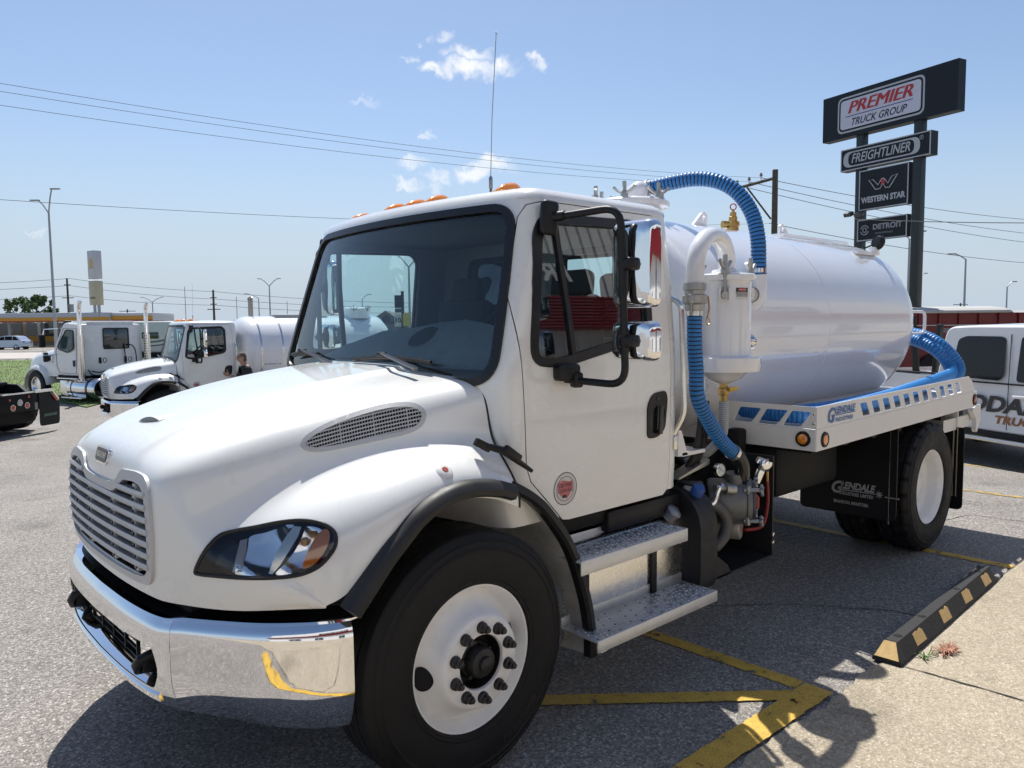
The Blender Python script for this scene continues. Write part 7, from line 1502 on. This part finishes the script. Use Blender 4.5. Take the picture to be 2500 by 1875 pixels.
def far_pole(px, yt, D, lab, arms, extra=False):
    b = dep(px, 800, D); zt = float(dep(px, yt, D)[2]); root = thing('power_pole', lab, 'pole', (b[0], b[1], -1.2)); q = MB(); q.cyl((0, 0, 0), (0, 0, zt+1.2), .2, .14, n=10); obj('pole_shaft', q, WOOD, root)
    for dz, ln in arms: q = MB(); d0 = RT*ln; q.tube([(-d0[0], -d0[1], zt+1.2-dz), (d0[0], d0[1], zt+1.2-dz)], .07, 5); obj('crossarm', q, WOOD, root)
    if extra: q = MB(); q.cyl((.3, -.3, zt+1.2-5.2), (.3, -.3, zt+1.2-4.0), .38, n=14); obj('transformer', q, GALV, root)
far_pole(170, 680, 120, 'power pole with transformer beside the left chrome stack', [(1.0, .5), (3.0, .9)], True)
far_pole(524, 708, 120, 'three arm power pole behind the second truck cab', [(1.2, .5), (2.2, .5), (3.0, 1.0)])
far_pole(313, 755, 160, 'small power pole with wide arm between the stacks', [(.4, 1.7)])
far_pole(2343, 740, 150, 'far power pole above the maroon trailer', [(.3, 1.4)])
for k, (y0, y1, y2, y3) in enumerate(((690, 676, 707, 760), (705, 693, 725, 770), (728, 718, 740, 785))):
    nm = ['upper', 'middle', 'lower'][k]; A = dep(-300, y0+8, 110); B = dep(170, y1+4, 120); C_ = dep(524, y2+5, 120); D_ = dep(1000, y3-20, 130)
    wire([A, B], .03, f'{nm} far wire reaching the transformer pole from the left edge', .25); wire([B, C_], .03, f'{nm} far wire between the two far power poles', .3); wire([C_, D_], .03, f'{nm} far wire running right from the three arm pole', .3)
for k, (px, yt, D) in enumerate(((455, 700, 30), (580, 725, 30), (703, 735, 30))):
    b = dep(px, 800, D); t = dep(px, yt, D); q = MB(); q.cyl((0, 0, 0), (0, 0, float(t[2])+.6), .016, .010, n=6); o = tag(obj('whip_antenna', q, P('whip_grey', (.2, .2, .21), .5)), ['thin whip antenna above the second truck roof lamps', 'thin whip antenna just behind the second truck cab', 'thin whip antenna left of the near windshield'][k], 'antenna'); o.location = (b[0], b[1], -.6)

# ================================================================== gas station, price sign, car, tree, RV, hotel
def basis_at(px0, px1, y, D0, D1=None):
    a = dep(px0, y, D0); b = dep(px1, y, D1 or D0); d = b-a; d[2] = 0; ln = np.linalg.norm(d); return a, d/ln, ln
a, d0, ln = basis_at(-220, 268, 790, 95); gs = thing('gas_station', 'gas station with long yellow striped canopy at far left', 'gas station', (a[0], a[1], -.7), math.atan2(d0[1], d0[0]))
CAN = P('canopy_grey', (.50, .51, .53), .5); YELO = P('canopy_yellow', (.62, .30, .03), .5); REDO = P('canopy_red', (.42, .05, .03), .5)
zt, zb = 3.65+.7, 2.55+.7
q = MB(); q.box((ln/2, 3, (zt+zb)/2), (ln, 6, zt-zb), bev=.05); obj('canopy', q, CAN, gs)
q = MB(); q.box((ln/2, -.02, zb+.32), (ln*.998, .06, .42)); obj('canopy_stripe', q, YELO, gs); q = MB(); q.box((ln/2, -.04, zb+.07), (ln*.998, .06, .12)); obj('canopy_stripe', q, REDO, gs)
l2 = float(np.linalg.norm((dep(378, 790, 98)-dep(268, 790, 95))[:2])); q = MB(); q.box((ln+l2/2, 3.5, (zt+zb)/2-.05), (l2, 6, zt-zb-.1), bev=.05); obj('canopy', q, P('canopy_white', (.62, .62, .62), .5), gs); q = MB(); q.box((ln+l2/2, .45, zb+.4), (l2*.98, .06, .5)); obj('canopy_stripe', q, YELO, gs); q = MB(); q.box((ln+l2/2, .43, zb+.1), (l2*.98, .06, .14)); obj('canopy_stripe', q, REDO, gs)
q = MB(); q.box((ln*.30, 9, 1.6), (ln*.62, 4, 3.2)); obj('store_wall', q, P('store_tan', (.35, .30, .22), .7), gs)
for k in range(4):
    q = MB(); q.box((ln*.05+k*5.6, 6.95, 2.25), (5.0, .1, 1.7)); w0 = obj('store_window', q, P('store_glass', (.03, .035, .045), .1, coat=1), gs)
for k in range(6): q = MB(); q.box((ln*.02+k*5.6, 6.9, 1.6), (.4, .2, 3.3)); obj('store_pillar', q, CAN, gs)
q = MB(); q.box((ln*.3, 6.8, 1.05), (ln*.62, .1, .7)); obj('store_band', q, P('band_yellow', (.45, .25, .04), .6), gs)
for x in (ln*.42, ln*.66, ln*.90):
    q = MB(); q.box((x, 3, 1.6), (.35, .35, 3.3)); obj('canopy_column', q, CAN, gs); q = MB(); q.box((x+.8, 3, .9), (.7, .5, 1.7), bev=.05); obj('fuel_pump', q, P('pump_yellow', (.45, .26, .05), .5), gs)
# price sign
a = dep(234, 700, 95); z = lambda y: float(dep(234, y, 95)[2]); ps = thing('price_sign', 'faded gas station price sign on twin posts', 'sign', (a[0], a[1], -.7), math.atan2(RT[1], RT[0])-.55)
for s_ in (-.45, .45): q = MB(); q.box((s_, 0, z(700)/2+.35), (.26, .26, z(700)+.7)); obj('sign_post', q, GALV, ps)
for y0, y1, mt in ((613, 681, P('sign_pale', (.52, .53, .54), .5)), (686, 745, P('sign_faded_yellow', (.50, .45, .30), .5))):
    q = MB(); q.box((0, 0, (z(y0)+z(y1))/2+.7), (1.55, .9, z(y0)-z(y1)), bev=.03); sb = obj('sign_cabinet', q, mt, ps)
    if y0 < 650:
        sh = [(.45*math.sin(t)*(1+.04*math.cos(9*t)), .55*math.cos(t)) for t in np.linspace(-2.3, 2.3, 30)]; q = MB(); patch(q, sh, [], lambda u, v, d=0: (u, -.455-d, (z(y0)+z(y1))/2+.75+v*1.5), .3, th=.004); obj('sign_emblem', q, P('emblem_faded', (.55, .40, .22), .6), sb)
    else:
        q = MB(); q.box((0, -.455, (z(y0)+z(y1))/2+.1), (1.0, .02, .25)); obj('sign_text_band', q, P('band_brown', (.2, .15, .1), .6), sb)
# compact car
a = dep(70, 840, 86); su_ = thing('parked_car', 'silver blue compact suv by the gas station at left edge', 'car', (a[0], a[1], -.62), math.atan2(RT[1], RT[0])+math.pi)
# local x forward = image left
bdy = [(0, .42), (.02, .75), (.12, 1.02), (.35, 1.12), (.75, 1.52), (1.1, 1.62), (2.2, 1.62), (2.7, 1.5), (3.3, 1.08), (4.2, .98), (4.45, .75), (4.45, .4), (4.0, .3), (.4, .3)]
q = MB(); prr = roundpoly(bdy, .12, 4); G = []
for y, ins in ((-.9, .06), (-.86, .015), (-.75, 0), (.75, 0), (.86, .015), (.9, .06)): pp = offset2(prr, -ins); G.append([(u, y*(1-.10*max(0, v-1)/.6), v) for u, v in pp]+[(pp[0][0], y*(1-.10*max(0, pp[0][1]-1)/.6), pp[0][1])])
q.grid(G); q.add(G[0][:-1], [tuple(range(len(prr)))]); q.add(G[-1][:-1], [tuple(range(len(prr)))]); obj('car_body', q, P('silver_blue', (.40, .46, .54), .25, metal=.6, coat=1), su_, ang=35)
for w_ in ([(.55, 1.12), (.85, 1.46), (1.2, 1.52), (1.2, 1.12)], [(1.28, 1.12), (1.28, 1.53), (2.05, 1.53), (2.05, 1.12)], [(2.12, 1.12), (2.12, 1.53), (2.5, 1.46), (3.0, 1.12)]):
    for s_ in (-1, 1): q = MB(); patch(q, w_, [], lambda u, v, d=0: (u, s_*(.905*(1-.10*max(0, v-1)/.6)+.003), v), .3, th=.003); obj('car_window', q, MATS['privacy_glass'], su_)
for x in (.85, 3.6):
    for s_ in (-1, 1):
        q = MB(); q.lathe([(0, -.2), (.33, -.2), (.345, -.02), (.3, 0), (.22, 0), (.2, -.03), (0, -.03)], (x, s_*.9, .34), (0, s_, 0), 24); wv_ = obj('wheel', q, RUBBER, su_); q = MB()
        for k in range(5): t = k*1.2566; q.tube([(x, s_*.905, .34), (x+.2*math.cos(t), s_*.905, .34+.2*math.sin(t))], .035, 6)
        obj('rim', q, P('rim_silver', (.7, .7, .7), .3, metal=.8), wv_)
q = MB(); q.box((.06, .7, .98), (.1, .3, .12), bev=.03); q.box((.06, -.7, .98), (.1, .3, .12), bev=.03); obj('tail_lamp', q, REDL, su_)
# motorhome
a, d0, ln = basis_at(300, 470, 850, 58); rv_ = thing('motorhome', 'white motorhome with grey swoosh between the tractor and second truck', 'motorhome', (a[0], a[1], -.62), math.atan2(d0[1], d0[0]))
RVW = P('rv_white', (.62, .62, .62), .4); hz = float(dep(380, 788, 58)[2])+.62
q = MB(); q.box((ln/2, 1.2, (hz+.45)/2+.1), (ln, 2.4, hz-.45), bev=.15); obj('coach_body', q, RVW, rv_, ang=40)
q = MB(); q.box((ln*.40, -.02, hz-.95), (1.25, .05, .48), bev=.02); obj('coach_window', q, P('rv_glass', (.015, .016, .018), .1, coat=1), rv_)
for pth, w_ in (([(1.8, hz-1.45), (2.9, hz-1.35), (4.2, hz-.95), (5.2, hz-.75)], .06), ([(1.8, hz-1.75), (2.9, hz-1.65), (4.0, hz-1.35)], .05)):
    q = MB(); q.sweep([(x, -.004, z) for x, z in catmull(pth, 5)], [((0, -1, 0), (0, 0, 1))]*len(catmull(pth, 5)), [(0, -w_), (.006, -w_), (.006, w_), (0, w_)]); obj('swoosh', q, P('swoosh_grey', (.12, .12, .13), .4), rv_)
q = MB(); q.box((ln*.42, .9, hz+.08), (.9, .8, .2), bev=.05); q.box((ln*.75, .9, hz+.06), (.7, .7, .16), bev=.05); obj('roof_unit', q, P('roof_dark', (.05, .05, .05), .6), rv_)
q = MB(); q.box((ln/2, 1.2, .3), (ln*.95, 2.2, .35)); obj('chassis', q, DARK, rv_)
for x in (ln*.2, ln*.8): q = MB(); q.cyl((x, -.02, .42), (x, .25, .42), .42, n=24); obj('wheel', q, RUBBER, rv_)
# trees
LEAFC = [(.06, .11, .03), (.085, .15, .042), (.12, .19, .06)]
def tree(px, ybase, ytop, D, wpx, lab, nl=2600, seed=1):
    rnd = random.Random(seed); b = dep(px, ybase, D); t = dep(px, ytop, D); H = float(t[2])+1.0; Wd = wpx*D/FPX; root = thing('tree', lab, 'tree', (b[0], b[1], -1.0)); q = MB(); q.tube([(0, 0, 0), (.1, .05, H*.35), (0, .1, H*.7)], lambda i: (.35, .25, .08)[i], 8)
    for k in range(9): an = k*2.4; z0 = H*(.25+.05*k); q.tube([(.05, .05, z0), (math.cos(an)*Wd*.25, math.sin(an)*Wd*.25, z0+H*.12), (math.cos(an)*Wd*.42, math.sin(an)*Wd*.42, z0+H*.2)], lambda i: (.12, .07, .03)[i], 5)
    obj('trunk', q, P('bark', (.07, .055, .04), .9), root)
    cl_ = []
    for k in range(48): an = rnd.uniform(0, 6.28); h = rnd.random(); rr = Wd*.5*math.sin(math.pi*(.12+.80*h))**.8*math.sqrt(rnd.random()); cl_.append((math.cos(an)*rr, math.sin(an)*rr, H*(.22+.74*h), Wd*rnd.uniform(.04, .11)))
    q = MB()
    for i in range(nl):
        c = rnd.choice(cl_); v = np.array([rnd.gauss(0, 1) for _ in range(3)]); v = v/np.linalg.norm(v)*c[3]*rnd.random()**.4; p = np.array(c[:3])+v*np.array([1, 1, 1.25]); s_ = rnd.uniform(.16, .34)*Wd/7; n1 = np.array([rnd.gauss(0, 1) for _ in range(3)]); n1 /= np.linalg.norm(n1); n2 = np.cross(n1, [rnd.gauss(0, 1) for _ in range(3)]); n2 /= np.linalg.norm(n2)
        q.add([p-n1*s_, p-n2*s_*.6, p+n1*s_, p+n2*s_*.6], [(0, 1, 2, 3)], rnd.randrange(3))
    o = obj('crown', q, [P('leaf_%d' % k, LEAFC[k], .7) for k in range(3)], root, ang=None)
tree(46, 850, 728, 118, 88, 'leafy green tree left part of the clump behind the gas station', 3600, 3); tree(100, 850, 720, 116, 88, 'leafy green tree right part of the clump behind the gas station', 3600, 5); tree(98, 845, 775, 108, 44, 'smaller green tree beneath the canopy of the gas station', 1500, 8)
# hotel
a, d0, ln = basis_at(898, 1100, 800, 165); ho = thing('hotel_building', 'grey gabled hotel with rows of windows seen through the near windshield', 'building', (a[0], a[1], -2.0), math.atan2(d0[1], d0[0]))
zz = lambda y: float(dep(960, y, 165)[2])+2.0
HW = P('hotel_wall', (.24, .23, .23), .8); HRf = P('hotel_roof', (.17, .165, .16), .8)
q = MB(); q.box((ln/2, 6, zz(790)/2), (ln, 12, zz(790))); q.prism([(0, zz(790)), (ln*.44, zz(790)), (ln*.22, zz(760))], lambda u, v, d: (u, d, v), .3, .6); obj('wall', q, HW, ho)
q = MB(); q.prism([(-.6, zz(791)), (ln*.22, zz(758)), (ln*.46, zz(791)), (ln*.43, zz(792)), (ln*.22, zz(762)), (.2, zz(792))], lambda u, v, d: (u, d, v), -.4, 6); q.prism([(-1, zz(790)), (13, zz(790)), (6, zz(761))], lambda u, v, d: (d, u, v), ln*.2, ln); rf = obj('roof', q, HRf, ho); q = MB(); q.box((ln*.62, 5, zz(757)), (1.0, 1.0, 2.2)); obj('chimney', q, HW, rf)
for r_, yy in enumerate((812, 838, 862)):
    for k in range(7):
        q = MB(); x = ln*(.07+.135*k); q.box((x, -.05, zz(yy)), (1.3, .12, 1.5)); w0 = obj('window', q, P('hotel_frame', (.5, .5, .5), .6), ho); q = MB(); q.box((x, -.12, zz(yy)), (.95, .05, 1.15)); obj('pane', q, P('hotel_pane', (.05, .06, .07), .15, coat=1), w0)
q = MB(); patch(q, [(.9*math.cos(t)+ln*.22, zz(779)+.9*math.sin(t)) for t in np.linspace(0, 6.28, 20)[:-1]], [], lambda u, v, d=0: (u, .25-d, v), .5, th=.02); obj('gable_vent', q, P('vent_dark', (.06, .06, .07), .6), ho)
# roadside banner sign through the windshield
a = dep(983, 800, 62); bs = thing('banner_sign', 'dark banner with white and yellow boards on a pole through the windshield', 'sign', (a[0], a[1], -1.0), math.atan2(RT[1], RT[0])); zq = lambda y: float(dep(983, y, 62)[2])+1.0
q = MB(); q.box((.04, 0, zq(711)/2), (.22, .22, zq(711))); obj('sign_post', q, P('post_dark', (.02, .026, .024), .45), bs)
for x, y0, y1, w_, mt in ((-.18, 721, 752, .34, NAVY), (-.16, 753, 763, .36, P('board_green', (.03, .08, .06), .5)), (-.22, 767, 797, .30, P('board_white', (.5, .5, .5), .5)), (.22, 765, 796, .34, P('board_yellow', (.5, .42, .08), .5))):
    q = MB(); q.box((x*1.6, -.15, (zq(y0)+zq(y1))/2), (w_*1.7, .08, zq(y0)-zq(y1))); obj('sign_board', q, mt, bs)
q = MB(); text(q, '10', lambda u, v, d=0: (-.35+u, -.195, zq(782)+v), .55, bold=.02); obj('board_lettering', q, TEXTB, bs)
# ================================================================== dealership building behind the camera (seen in reflections)
BY = -9.2
bd_ = thing('dealership_building', 'white ribbed dealership building with red canopy, mirrored in the truck glass and chrome', 'building', (0, BY, 0))
RIBW = P('ribbed_white', (.72, .715, .70), .5, var=.04, vscale=2); RIBR = P('ribbed_red', (.24, .014, .018), .4); DRKG = P('store_glass_dark', (.03, .035, .04), .08, coat=1)
q = MB()   # vertical ribbed lower wall as one folded sheet, openings left for doors
def ribwall(x0, x1, z0, z1, pitch, dep_):
    pts = []; x = x0
    while x < x1-1e-6: pts += [(x, 0), (x+pitch*.62, 0), (x+pitch*.70, dep_), (x+pitch*.92, dep_)]; x += pitch
    pts.append((x1, 0)); return [[(a, b, z0) for a, b in pts], [(a, b, z1) for a, b in pts]]
for x0, x1 in ((-16, 3.2), (5.4, 30)):
    q.grid(ribwall(x0, x1, 0, 3.05, .36, .05))
obj('lower_wall', q, RIBW, bd_, ang=20)
q = MB(); q.grid(ribwall(-16, 30, 3.95, 7.0, .36, .05)); obj('upper_wall', q, RIBW, bd_, ang=20)
q = MB(); q.box((7, -.6, 7.05), (46, 1.2, .1)); q.box((7, -2, 3.5), (46, 3.9, 6.9)); obj('building_core', q, P('core_grey', (.3, .3, .3), .7), bd_)
q = MB(); zz_ = [3.0+.10*i for i in range(10)]; G = []
for i, z in enumerate(zz_): G += [[(-16, .42+.0, z), (30, .42, z)], [(-16, .50, z+.03), (30, .50, z+.03)], [(-16, .50, z+.08), (30, .50, z+.08)]]
q.grid(G); q.box((7, .2, 2.99), (46, .5, .03)); obj('red_canopy', q, RIBR, bd_, ang=15)
q = MB(); q.box((4.3, .03, 1.25), (2.1, .06, 2.5)); dr_ = obj('entrance_door', q, DRKG, bd_)
for x in (3.24, 4.3, 5.36): q = MB(); q.box((x, .07, 1.25), (.08, .08, 2.5)); obj('door_frame', q, P('frame_white', (.6, .6, .6), .5), dr_)
for x in (-11, -7, -3, 9.5, 14, 18.5, 23):
    q = MB(); q.box((x, .07, 1.15), (1.5, .06, 1.3)); w0 = obj('window', q, DRKG, bd_); q = MB(); q.box((x, .11, 1.15), (.06, .05, 1.3)); q.box((x, .11, .48), (1.6, .1, .07)); obj('window_frame', q, MATS['frame_white'], w0)
for x, txt in ((7.2, 'FREIGHTLINER'), (-4, 'WESTERN STAR'), (18.5, 'PARTS')):
    q = MB(); q.box((x, .12, 4.75), (6.0, .14, 1.2), bev=.02); sb = obj('wall_sign', q, NAVY, bd_)
    q = MB(); text(q, txt, lambda u, v, d=0: (x-u, .195, 4.75+v), .72, shear=.25, bold=.02, fit=5.0); obj('sign_lettering', q, P('sign_bright', (.62, .62, .62), .5), sb)
